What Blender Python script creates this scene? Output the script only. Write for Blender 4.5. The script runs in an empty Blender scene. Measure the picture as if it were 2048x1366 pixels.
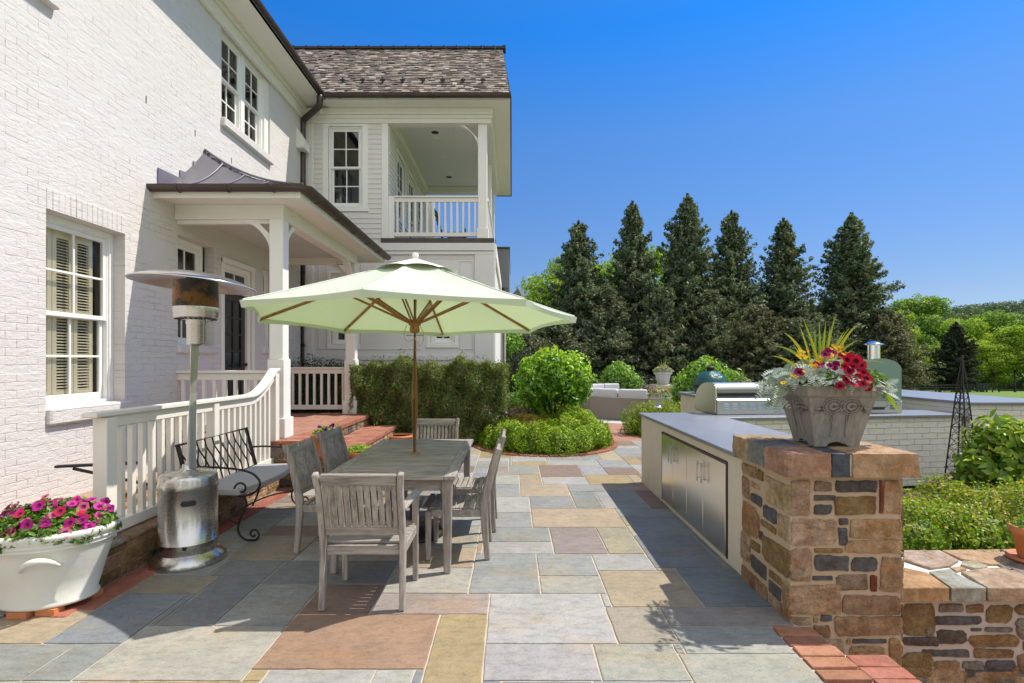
import bpy, bmesh, math, random
import numpy as np
from mathutils import Vector, Matrix
PI = math.pi
SC = bpy.context.scene
COL = SC.collection

# ---------------------------------------------------------------- camera
CAMZ = 1.6; F = 1065.0; CX = 1024.0; HY = 722.0
cam_d = bpy.data.cameras.new('camera'); cam = bpy.data.objects.new('camera', cam_d); COL.objects.link(cam)
cam.location = (0, 0, CAMZ); cam.rotation_euler = (PI/2, 0, 0)
cam_d.sensor_width = 36; cam_d.lens = 36*F/2048; cam_d.shift_y = (HY-683)/2048
cam_d.clip_start = .05; cam_d.clip_end = 6000
SC.camera = cam
# ---------------------------------------------------------------- sun, sky, exposure
LD = Vector((-.58, -.185, -1)).normalized()
sun_d = bpy.data.lights.new('sun', 'SUN'); sun = bpy.data.objects.new('sun', sun_d); COL.objects.link(sun)
sun.rotation_euler = LD.to_track_quat('-Z', 'Y').to_euler()
sun_d.energy = 4.1; sun_d.angle = math.radians(.5); sun_d.color = (1, .935, .84)
W = bpy.data.worlds.new('World'); SC.world = W; W.use_nodes = True
wn = W.node_tree.nodes; wl = W.node_tree.links
bg = wn['Background']; sky = wn.new('ShaderNodeTexSky'); sky.sky_type = 'NISHITA'; sky.sun_disc = False
sky.sun_elevation = math.asin(-LD.z); sky.sun_rotation = math.atan2(-LD.x, -LD.y)
sky.air_density = 1.0; sky.dust_density = .35; sky.ozone_density = 3.0; sky.altitude = 200
mulw = wn.new('ShaderNodeMix'); mulw.data_type = 'RGBA'; mulw.blend_type = 'MULTIPLY'; mulw.inputs[0].default_value = 1; mulw.inputs[7].default_value = (.50, .70, .91, 1)
wl.new(sky.outputs[0], mulw.inputs[6])
tcw = wn.new('ShaderNodeTexCoord'); spw = wn.new('ShaderNodeSeparateXYZ'); wl.new(tcw.outputs['Generated'], spw.inputs[0])
rmp = wn.new('ShaderNodeValToRGB'); wl.new(spw.outputs[2], rmp.inputs[0]); el = rmp.color_ramp.elements; el.new(.5); el.new(.7)
SKYMUL = [(.113, (.351, .392, .496)), (.379, (.273, .495, .724)), (.525, (.085, .515, .96)), (.95, (.40, .65, .95))]
for e_, (p_, c_) in zip(el, SKYMUL): e_.position = p_; e_.color = (*c_, 1)
wl.new(rmp.outputs[0], mulw.inputs[7])
# unseen bright cloud added to the sky behind the viewer, to lift shadow fill
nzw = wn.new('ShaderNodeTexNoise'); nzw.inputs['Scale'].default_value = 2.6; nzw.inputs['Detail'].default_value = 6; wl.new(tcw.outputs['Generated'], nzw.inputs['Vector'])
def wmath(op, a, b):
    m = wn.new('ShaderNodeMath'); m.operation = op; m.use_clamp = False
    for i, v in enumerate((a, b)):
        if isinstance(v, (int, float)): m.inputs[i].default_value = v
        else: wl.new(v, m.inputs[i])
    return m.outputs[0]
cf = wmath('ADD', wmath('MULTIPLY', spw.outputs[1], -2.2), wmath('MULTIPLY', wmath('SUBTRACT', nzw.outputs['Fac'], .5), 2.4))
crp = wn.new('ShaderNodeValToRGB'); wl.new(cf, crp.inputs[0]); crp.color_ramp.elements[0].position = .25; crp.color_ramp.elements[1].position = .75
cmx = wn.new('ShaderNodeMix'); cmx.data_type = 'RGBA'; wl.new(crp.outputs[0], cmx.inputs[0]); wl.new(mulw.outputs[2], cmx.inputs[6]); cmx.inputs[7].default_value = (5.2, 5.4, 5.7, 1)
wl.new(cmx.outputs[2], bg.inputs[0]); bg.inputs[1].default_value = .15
SC.view_settings.view_transform = 'Standard'; SC.view_settings.look = 'None'
SC.view_settings.exposure = .56; SC.view_settings.gamma = 1
SC.cycles.max_bounces = 7; SC.cycles.transparent_max_bounces = 12

# ---------------------------------------------------------------- pixel helpers (photo 2048x1366 -> metres)
def P(px, py, d): return ((px-CX)*d/F, d, CAMZ-(py-HY)*d/F)
def G(px, py, z=0.0):
    d = (CAMZ-z)*F/(py-HY); return ((px-CX)*d/F, d)
def ZA(py, d): return CAMZ-(py-HY)*d/F
def XA(px, d): return (px-CX)*d/F

# ---------------------------------------------------------------- materials
MATS = {}
class NT:
    def __init__(s, name):
        s.m = bpy.data.materials.new(name); s.m.use_nodes = True; s.t = s.m.node_tree; s.n = s.t.nodes; s.l = s.t.links
        s.b = s.n['Principled BSDF']; s.out = s.n['Material Output']; MATS[name] = s.m
    def node(s, typ, **kw):
        n = s.n.new(typ)
        for k, v in kw.items():
            if k in n.inputs: n.inputs[k].default_value = v
            else: setattr(n, k, v)
        return n
    def coord(s): return s.node('ShaderNodeTexCoord').outputs['Object']
    def geo(s): return s.node('ShaderNodeNewGeometry').outputs['Position']
    def noise(s, scale, detail=4, rough=.6, vec=None, stretch=None):
        n = s.node('ShaderNodeTexNoise'); n.inputs['Scale'].default_value = scale; n.inputs['Detail'].default_value = detail; n.inputs['Roughness'].default_value = rough
        v = vec if vec is not None else s.geo()
        if stretch:
            mp = s.node('ShaderNodeMapping'); mp.inputs['Scale'].default_value = stretch; s.l.new(v, mp.inputs[0]); v = mp.outputs[0]
        s.l.new(v, n.inputs['Vector']); return n.outputs['Fac']
    def ramp(s, fac, stops):
        r = s.node('ShaderNodeValToRGB'); s.l.new(fac, r.inputs[0]); e = r.color_ramp.elements
        while len(e) < len(stops): e.new(.5)
        for i, (p, c) in enumerate(stops):
            e[i].position = p; e[i].color = (c, c, c, 1) if isinstance(c, (int, float)) else (*c, 1)
        return r.outputs[0]
    def mix(s, fac, a, b, mode='MIX'):
        m = s.node('ShaderNodeMix'); m.data_type = 'RGBA'; m.blend_type = mode
        for sock, v in ((m.inputs[0], fac), (m.inputs[6], a), (m.inputs[7], b)):
            if hasattr(v, 'links') or hasattr(v, 'is_linked'): s.l.new(v, sock)
            elif isinstance(v, (int, float)): sock.default_value = v
            else: sock.default_value = (*v, 1)
        return m.outputs[2]
    def math(s, op, a, b=0.0, c=None):
        m = s.node('ShaderNodeMath'); m.operation = op
        for i, v in enumerate((a, b) if c is None else (a, b, c)):
            if isinstance(v, (int, float)): m.inputs[i].default_value = v
            else: s.l.new(v, m.inputs[i])
        return m.outputs[0]
    def bump(s, h, dist=.01, strength=1.0):
        b = s.node('ShaderNodeBump'); b.inputs['Distance'].default_value = dist; b.inputs['Strength'].default_value = strength
        s.l.new(h, b.inputs['Height']); s.l.new(b.outputs[0], s.b.inputs['Normal']); return b
    def attr(s): 
        a = s.node('ShaderNodeVertexColor'); a.layer_name = 'Col'; return a.outputs[0]
    def color(s, v):
        if isinstance(v, (tuple, list)): s.b.inputs['Base Color'].default_value = (*v, 1)
        else: s.l.new(v, s.b.inputs['Base Color'])
    def set(s, rough=.6, metal=0, spec=.5):
        s.b.inputs['Roughness'].default_value = rough; s.b.inputs['Metallic'].default_value = metal; s.b.inputs['Specular IOR Level'].default_value = spec; return s.m

def simple(name, col, rough=.6, metal=0, var=.12, scale=6, bump=0, bscale=60, spec=.5, stretch=None):
    t = NT(name); n = t.noise(scale, 5, .65, stretch=stretch)
    t.color(t.mix(n, tuple(c*(1-var) for c in col), tuple(min(1, c*(1+var)) for c in col)))
    if bump: t.bump(t.noise(bscale, 4, .6, stretch=stretch), bump)
    return t.set(rough, metal, spec)

def brick_paint(name, col, axis, rel=.0105, lo=.42):          # painted brick; axis = 'yz' or 'xz'
    t = NT(name); g = t.geo(); sp = t.node('ShaderNodeSeparateXYZ'); t.l.new(g, sp.inputs[0])
    wob = t.noise(2.2, 4, .7); wob2 = t.noise(9, 3, .6)
    cb = t.node('ShaderNodeCombineXYZ'); t.l.new(sp.outputs[1 if axis == 'yz' else 0], cb.inputs[0])
    zz = t.math('ADD', sp.outputs[2], t.math('MULTIPLY', t.math('SUBTRACT', wob, .5), .030))
    zz = t.math('ADD', zz, t.math('MULTIPLY', t.math('SUBTRACT', wob2, .5), .014))
    t.l.new(zz, cb.inputs[1])
    br = t.node('ShaderNodeTexBrick'); t.l.new(cb.outputs[0], br.inputs['Vector'])
    for k, v in (('Scale', 1.0), ('Mortar Size', .0045), ('Mortar Smooth', .9), ('Bias', 0.0), ('Brick Width', .215), ('Row Height', .0745)): br.inputs[k].default_value = v
    br.inputs['Color1'].default_value = (0, 0, 0, 1); br.inputs['Color2'].default_value = (1, 1, 1, 1); br.inputs['Mortar'].default_value = (.5, .5, .5, 1)
    depth = t.ramp(t.noise(3.1, 4, .75), [(lo, .0), (lo+.3, .8)])
    h = t.math('MULTIPLY', br.outputs['Fac'], t.math('MULTIPLY', depth, -1.0))
    lump = t.noise(14, 5, .65, stretch=(1, 1, 2.2)); h = t.math('ADD', h, t.math('MULTIPLY', lump, .9))
    h = t.math('ADD', h, t.math('MULTIPLY', t.noise(60, 3, .6), .14))
    lift = t.node('ShaderNodeSeparateColor'); t.l.new(br.outputs['Color'], lift.inputs[0])
    h = t.math('ADD', h, t.math('MULTIPLY', lift.outputs[0], .35))
    t.bump(h, rel)
    # thin open cracks along some mortar joints + faint chalky tint differences brick by brick
    crack = t.math('MULTIPLY', t.ramp(br.outputs['Fac'], [(.86, 0.0), (.98, 1.0)]), t.ramp(t.noise(5.5, 5, .8, stretch=(1, 1, 3)), [(.54, 0.0), (.66, .55)]))
    tint = t.mix(t.math('MULTIPLY', lift.outputs[0], .6), col, (col[0]*.985, col[1]*.95, col[2]*.935))
    tint = t.mix(t.ramp(t.noise(.9, 4, .6), [(.3, 0.0), (.8, .5)]), tint, (col[0]*.95, col[1]*.955, col[2]*.93))
    t.color(t.mix(crack, tint, (.35, .31, .27)))
    return t.set(.62, 0, .3)

def red_brick(name, along='x', herr=False):
    t = NT(name); g = t.geo(); sp = t.node('ShaderNodeSeparateXYZ'); t.l.new(g, sp.inputs[0])
    cb = t.node('ShaderNodeCombineXYZ'); a, b = (0, 1) if along == 'x' else (1, 0)
    wob = t.math('MULTIPLY', t.math('SUBTRACT', t.noise(7, 3, .6), .5), .02)
    t.l.new(t.math('ADD', sp.outputs[a], wob), cb.inputs[0]); t.l.new(t.math('ADD', sp.outputs[b], wob), cb.inputs[1])
    br = t.node('ShaderNodeTexBrick'); t.l.new(cb.outputs[0], br.inputs['Vector'])
    for k, v in (('Scale', 1.0), ('Mortar Size', .007), ('Mortar Smooth', .3), ('Bias', 0.0), ('Brick Width', .215), ('Row Height', .11)): br.inputs[k].default_value = v
    br.inputs['Color1'].default_value = (.31, .135, .095, 1); br.inputs['Color2'].default_value = (.40, .21, .15, 1); br.inputs['Mortar'].default_value = (.42, .33, .26, 1)
    n = t.noise(18, 5, .7); c = t.mix(t.ramp(n, [(.35, 0.0), (.75, .6)]), br.outputs['Color'], (.24, .085, .06)); t.color(c)
    h = t.math('ADD', t.math('MULTIPLY', br.outputs['Fac'], -1.0), t.math('MULTIPLY', t.noise(50, 4, .6), .3)); t.bump(h, .008)
    return t.set(.8, 0, .25)

def stone_attr(name, rough=.8, bump=.006, var=.75, bscale=28, spec=.3):   # colour from the mesh, mottled, stained, pitted
    t = NT(name); c = t.attr(); n1 = t.noise(8, 7, .75); n2 = t.noise(24, 6, .75); n3 = t.noise(60, 4, .8)
    c = t.mix(t.ramp(n1, [(.38, 0.0), (.60, var)]), c, t.mix(1.0, c, (.60, .50, .40), 'MULTIPLY'))
    c = t.mix(t.ramp(n2, [(.46, 0.0), (.64, var*.8)]), c, t.mix(1.0, c, (1.45, 1.36, 1.24), 'MULTIPLY'))
    c = t.mix(t.ramp(t.noise(4.1, 6, .75, stretch=(1, 1, 2.5)), [(.53, 0.0), (.64, var*.45)]), c, t.mix(1.0, c, (1.20, .74, .44), 'MULTIPLY'))
    c = t.mix(t.ramp(t.noise(5.7, 6, .8, stretch=(1, 1, 3.5)), [(.56, 0.0), (.62, var*.45)]), c, (.10, .085, .07))
    c = t.mix(t.ramp(n3, [(.34, var*.7), (.46, 0.0)]), c, t.mix(1.0, c, (.45, .42, .40), 'MULTIPLY'))
    t.color(c); vo = t.node('ShaderNodeTexVoronoi'); vo.inputs['Scale'].default_value = bscale*.7; t.l.new(t.geo(), vo.inputs[0]); h = t.math('ADD', t.noise(bscale, 7, .75), t.math('ADD', t.math('MULTIPLY', t.noise(bscale*.3, 5, .65), 1.6), t.math('MULTIPLY', vo.outputs['Distance'], .5))); t.bump(h, bump)
    return t.set(rough, 0, spec)

def flag_attr(name):                      # bluestone / sandstone paving: cloudy tints, cleft ridges, rust stains
    t = NT(name); c = t.mix(1.0, t.attr(), (.91, .885, .86), 'MULTIPLY'); g = t.geo()
    n1 = t.noise(2.3, 7, .68); n2 = t.noise(9, 7, .72, stretch=(1, 2.4, 1)); n3 = t.noise(1.3, 6, .65, stretch=(1, 1.5, 1)); n4 = t.noise(4.5, 6, .7, stretch=(2.2, 1, 1))
    c = t.mix(t.ramp(n1, [(.40, 0.0), (.60, .8)]), c, t.mix(1.0, c, (.80, .82, .835), 'MULTIPLY'))
    c = t.mix(t.ramp(n3, [(.53, 0.0), (.66, .75)]), c, t.mix(1.0, c, (1.13, .94, .70), 'MULTIPLY'))
    c = t.mix(t.ramp(n4, [(.56, 0.0), (.70, .35)]), c, t.mix(1.0, c, (1.22, 1.18, 1.12), 'MULTIPLY'))
    c = t.mix(t.ramp(n2, [(.38, .6), (.54, 0.0)]), c, t.mix(1.0, c, (.68, .67, .66), 'MULTIPLY'))
    crack = t.math('MULTIPLY', t.ramp(t.math('ABSOLUTE', t.math('SUBTRACT', t.noise(2.1, 6, .6, stretch=(1, 2.2, 1)), .47)), [(.0, 1.0), (.007, 0.0)]), t.ramp(t.noise(1.7, 2, .5), [(.56, 0.0), (.62, .55)]))
    c = t.mix(crack, c, (.10, .085, .07))
    speck = t.ramp(t.noise(70, 4, .75), [(.54, 0.0), (.66, .6)]); c = t.mix(speck, c, t.mix(1.0, c, (.6, .6, .6), 'MULTIPLY'))
    t.color(c)
    lay = t.ramp(t.noise(1.9, 6, .6, stretch=(1, 1.6, 1)), [(.30, 0.0), (.42, .2), (.44, .38), (.55, .5), (.57, .68), (.75, 1.0)])
    h = t.math('ADD', t.math('MULTIPLY', lay, 1.0), t.math('MULTIPLY', t.noise(16, 8, .72, stretch=(1, 1.8, 1)), .8)); t.bump(h, .010)
    r = t.ramp(n1, [(.2, .5), (.8, .75)]); t.l.new(r, t.b.inputs['Roughness']); t.b.inputs['Specular IOR Level'].default_value = .35
    return t.m

def leaf_mat(name, trans=.38, gloss=.025, rough=.45):
    t = NT(name); t.n.remove(t.b); c = t.attr()
    n = t.noise(1.3, 3, .6); c = t.mix(t.ramp(n, [(.35, 0.0), (.7, .45)]), c, t.mix(1.0, c, (.72, .80, .75), 'MULTIPLY'))
    d = t.node('ShaderNodeBsdfDiffuse'); tr = t.node('ShaderNodeBsdfTranslucent'); gl = t.node('ShaderNodeBsdfGlossy'); gl.inputs['Roughness'].default_value = rough
    gl.inputs['Color'].default_value = (1, 1, 1, 1)
    t.l.new(c, d.inputs[0]); t.l.new(t.mix(1.0, c, (1.25, 1.2, .6), 'MULTIPLY'), tr.inputs[0])
    m1 = t.node('ShaderNodeMixShader'); m1.inputs[0].default_value = trans; t.l.new(d.outputs[0], m1.inputs[1]); t.l.new(tr.outputs[0], m1.inputs[2])
    m2 = t.node('ShaderNodeMixShader'); m2.inputs[0].default_value = gloss; t.l.new(m1.outputs[0], m2.inputs[1]); t.l.new(gl.outputs[0], m2.inputs[2])
    t.l.new(m2.outputs[0], t.out.inputs[0]); return t.m

def glass_mat(name, tint=(.97, .96, .93), base=.05):
    t = NT(name); t.n.remove(t.b)
    tr = t.node('ShaderNodeBsdfTransparent'); tr.inputs[0].default_value = (*tint, 1)
    gl = t.node('ShaderNodeBsdfGlossy'); gl.inputs['Roughness'].default_value = .01
    lw = t.node('ShaderNodeLayerWeight'); lw.inputs[0].default_value = .22
    f = t.math('ADD', t.math('MULTIPLY', lw.outputs['Fresnel'], .6), base)
    m = t.node('ShaderNodeMixShader'); t.l.new(f, m.inputs[0]); t.l.new(tr.outputs[0], m.inputs[1]); t.l.new(gl.outputs[0], m.inputs[2]); t.l.new(m.outputs[0], t.out.inputs[0])
    return t.m

def steel(name, col=(.62, .60, .57), rough=.26, streak=(60, 60, 1.2), aniso=0):
    t = NT(name); n = t.noise(5, 4, .6, vec=t.coord(), stretch=streak); t.color(t.mix(n, tuple(c*.95 for c in col), col))
    r = t.ramp(n, [(.2, rough*.92), (.8, rough*1.1)]); t.l.new(r, t.b.inputs['Roughness']); t.b.inputs['Metallic'].default_value = 1.0
    if aniso: t.b.inputs['Anisotropic'].default_value = aniso; t.b.inputs['Anisotropic Rotation'].default_value = .25; tg = t.node('ShaderNodeTangent'); tg.direction_type = 'RADIAL'; tg.axis = 'Z'; t.l.new(tg.outputs[0], t.b.inputs['Tangent'])
    return t.m

def wood(name, c1, c2, stretch=(3, 3, 3), rough=.75):
    t = NT(name); v = t.coord(); n = t.noise(9, 7, .75, vec=v, stretch=stretch); n2 = t.noise(40, 5, .7, vec=v, stretch=stretch)
    c = t.mix(t.ramp(n, [(.3, 0.0), (.7, 1.0)]), c1, c2); c = t.mix(t.ramp(n2, [(.35, .6), (.55, 0.0)]), c, tuple(x*.45 for x in c1)); t.color(c)
    t.bump(n2, .003); return t.set(rough, 0, .25)

M_BRICKW = brick_paint('painted_brick', (.65, .61, .59), 'yz')
M_BRICKX = brick_paint('painted_brick_cross', (.70, .67, .60), 'xz', .016, .25)
M_TRIM = simple('trim_paint', (.79, .765, .715), .5, var=.04, scale=3, bump=.0015, bscale=18)
M_WIN = simple('window_paint', (.82, .80, .76), .4, var=.03)
M_SIDING = simple('siding_paint', (.70, .665, .63), .6, var=.05, bump=.001)
M_PANEL = simple('panel_paint', (.70, .675, .66), .6, var=.04)
M_RAIL = simple('railing_paint', (.76, .72, .65), .5, var=.05, scale=4, bump=.001, bscale=30)
M_SOFFIT = simple('soffit_paint', (.76, .725, .66), .6, var=.05)
M_CEIL = NT('beadboard_ceiling'); _g = M_CEIL.geo(); _w = M_CEIL.node('ShaderNodeTexWave'); _w.inputs['Scale'].default_value = 5.2; _w.bands_direction = 'X'
M_CEIL.l.new(_g, _w.inputs[0]); M_CEIL.color((.72, .72, .69)); M_CEIL.bump(M_CEIL.ramp(_w.outputs['Fac'], [(0, 0.0), (.15, 1.0)]), .01); M_CEIL = M_CEIL.set(.6)
M_COPPER = simple('aged_copper', (.085, .062, .055), .42, .55, var=.45, scale=4, bump=.002, bscale=8)
M_LEAD = simple('lead_roofing', (.17, .165, .19), .42, .6, var=.25, scale=3, bump=.004, bscale=5)
M_GLASS = glass_mat('window_glass')
M_GLASSD = glass_mat('dark_window_glass', (.5, .55, .55), .12)
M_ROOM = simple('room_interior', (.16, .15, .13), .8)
M_SHUT = simple('shutter_paint', (.80, .73, .54), .5, var=.04)
M_DOOR = simple('black_door_paint', (.022, .02, .022), .35)
M_BLACK = simple('black_iron', (.03, .027, .025), .5, .4, var=.4, scale=20, bump=.001, bscale=60)
M_SHAKE = stone_attr('wood_shakes', .85, .004, .6, 30)
M_STONE = stone_attr('field_stone', .8, .034, 1.0, 20)
M_CAPST = stone_attr('cap_stone', .8, .018, .8, 18)
M_MORTAR = simple('mortar', (.46, .34, .235), .9, var=.15, scale=15, bump=.004, bscale=70)
M_MORTARW = simple('white_mortar', (.72, .68, .62), .9, var=.08, scale=15, bump=.003, bscale=60)
M_MORTARG = simple('grey_mortar', (.42, .355, .31), .9, var=.15, scale=15, bump=.004, bscale=70)
M_FLAG = flag_attr('flagstone')
M_GROUT = simple('paving_grout', (.45, .385, .30), .9, var=.15, scale=12, bump=.002, bscale=90)
M_RBX = red_brick('red_brick_rows', 'x'); M_RBY = red_brick('red_brick_courses', 'y')
M_RBRICK = stone_attr('red_brick_solid', .85, .006, .5, 40)
M_SLATE = simple('slate_slab', (.185, .20, .23), .40, var=.25, scale=5, bump=.002, bscale=30)
M_STUCCO = simple('cream_stucco', (.64, .575, .455), .85, var=.11, scale=7, bump=.008, bscale=38)
M_STEEL = steel('brushed_steel', (.48, .48, .47), .42); M_STEELD = steel('door_steel', (.80, .77, .70), .25)
M_STEELH = steel('heater_steel', (.62, .60, .57), .27, (4, 4, 90), .75)
M_CHROME = simple('polished_metal', (.75, .74, .72), .12, 1.0, var=.03)
M_TEAK = wood('weathered_teak', (.20, .165, .14), (.46, .415, .375), (1, 1, .12))
M_TEAKX = wood('weathered_teak_cross', (.195, .165, .145), (.45, .41, .37), (.12, 1, 1))
M_TEAKY = wood('weathered_teak_long', (.24, .21, .19), (.42, .38, .345), (1, .12, 1))
M_POLE = wood('oiled_wood', (.30, .135, .035), (.42, .22, .07), (1, 1, .15), .45)
M_BENCH = simple('cast_concrete', (.44, .42, .42), .8, var=.1, scale=9, bump=.003, bscale=60)
M_WICKER = simple('grey_wicker', (.215, .185, .16), .8, var=.2, scale=40, bump=.004, bscale=120, stretch=(1, 1, 4))
M_CUSHION = simple('grey_cushion', (.50, .50, .52), .9, var=.05)
M_TUB = simple('white_glazed_planter', (.66, .65, .585), .5, var=.07, scale=5, bump=.003, bscale=14)
M_URN = simple('cast_stone', (.265, .245, .225), .85, var=.6, scale=16, bump=.012, bscale=34, stretch=(3, 3, .5))
M_TERRA = simple('terracotta', (.52, .19, .075), .7, var=.15)
M_EGG = NT('green_glaze'); _v = M_EGG.node('ShaderNodeTexVoronoi'); _v.inputs['Scale'].default_value = 90; M_EGG.l.new(M_EGG.coord(), _v.inputs[0])
M_EGG.color((.018, .085, .072)); M_EGG.bump(_v.outputs['Distance'], .004); M_EGG = M_EGG.set(.18)
M_RUBBER = simple('black_rubber', (.015, .015, .015), .5)
M_BARK = simple('bark', (.10, .075, .055), .9, var=.35, scale=20, bump=.02, bscale=25)
M_SOIL = simple('mulch', (.085, .055, .04), .95, var=.4, scale=30, bump=.02, bscale=60)
M_GRAVEL = simple('pale_gravel', (.34, .33, .31), .9, var=.4, scale=60, bump=.02, bscale=70)
M_LEAF = leaf_mat('leaf_matte'); M_LEAFG = leaf_mat('leaf_glossy', .40, .035, .4); M_NEEDLE = leaf_mat('needle_foliage', .32, .02, .5)
M_PETAL = leaf_mat('petal', .4, .01)
_t = NT('grass_ground'); _n = _t.noise(.06, 5, .6); _n2 = _t.noise(3, 5, .7)
_t.color(_t.mix(_t.ramp(_n2, [(.3, 0.0), (.75, .6)]), _t.mix(_n, (.13, .20, .035), (.19, .27, .05)), (.09, .14, .03))); _t.bump(_t.noise(25, 4, .7), .03); M_GRASS = _t.set(.9, 0, .15)
# canopy cloth: diffuse top, light glows through to the underside
_t = NT('canvas'); _t.n.remove(_t.b); _d = _t.node('ShaderNodeBsdfDiffuse'); _tr = _t.node('ShaderNodeBsdfTranslucent'); _m = _t.node('ShaderNodeMixShader'); _m.inputs[0].default_value = .30
_nn = _t.noise(2.5, 5, .6); _t.l.new(_t.mix(_nn, (.62, .69, .56), (.69, .75, .63)), _d.inputs[0]); _tr.inputs[0].default_value = (.50, .64, .28, 1)
_t.l.new(_d.outputs[0], _m.inputs[1]); _t.l.new(_tr.outputs[0], _m.inputs[2]); _t.l.new(_m.outputs[0], _t.out.inputs[0]); M_CANVAS = _t.m
_cb = _t.node('ShaderNodeBump'); _cb.inputs['Distance'].default_value = .012; _t.l.new(_t.noise(3.2, 4, .55, stretch=(1, 1, .6)), _cb.inputs['Height']); _t.l.new(_cb.outputs[0], _d.inputs['Normal']); _t.l.new(_cb.outputs[0], _tr.inputs['Normal'])
M_VENT = simple('vent_canvas', (.74, .78, .70), .9, var=.05)
M_HPOLE = steel('brushed_pole', (.82, .80, .76), .5, (4, 4, 90))
_t = NT('scorched_mesh'); _n = _t.noise(6, 4, .7); _w = _t.node('ShaderNodeTexWave'); _w.inputs['Scale'].default_value = 60; _w.bands_direction = 'Z'; _t.l.new(_t.coord(), _w.inputs[0])
_t.color(_t.mix(_t.ramp(_n, [(.42, 0.0), (.56, 1.0)]), (.10, .095, .09), (.42, .22, .08))); _t.bump(_w.outputs['Fac'], .003); M_SCORCH = _t.set(.3, .9)

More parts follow.
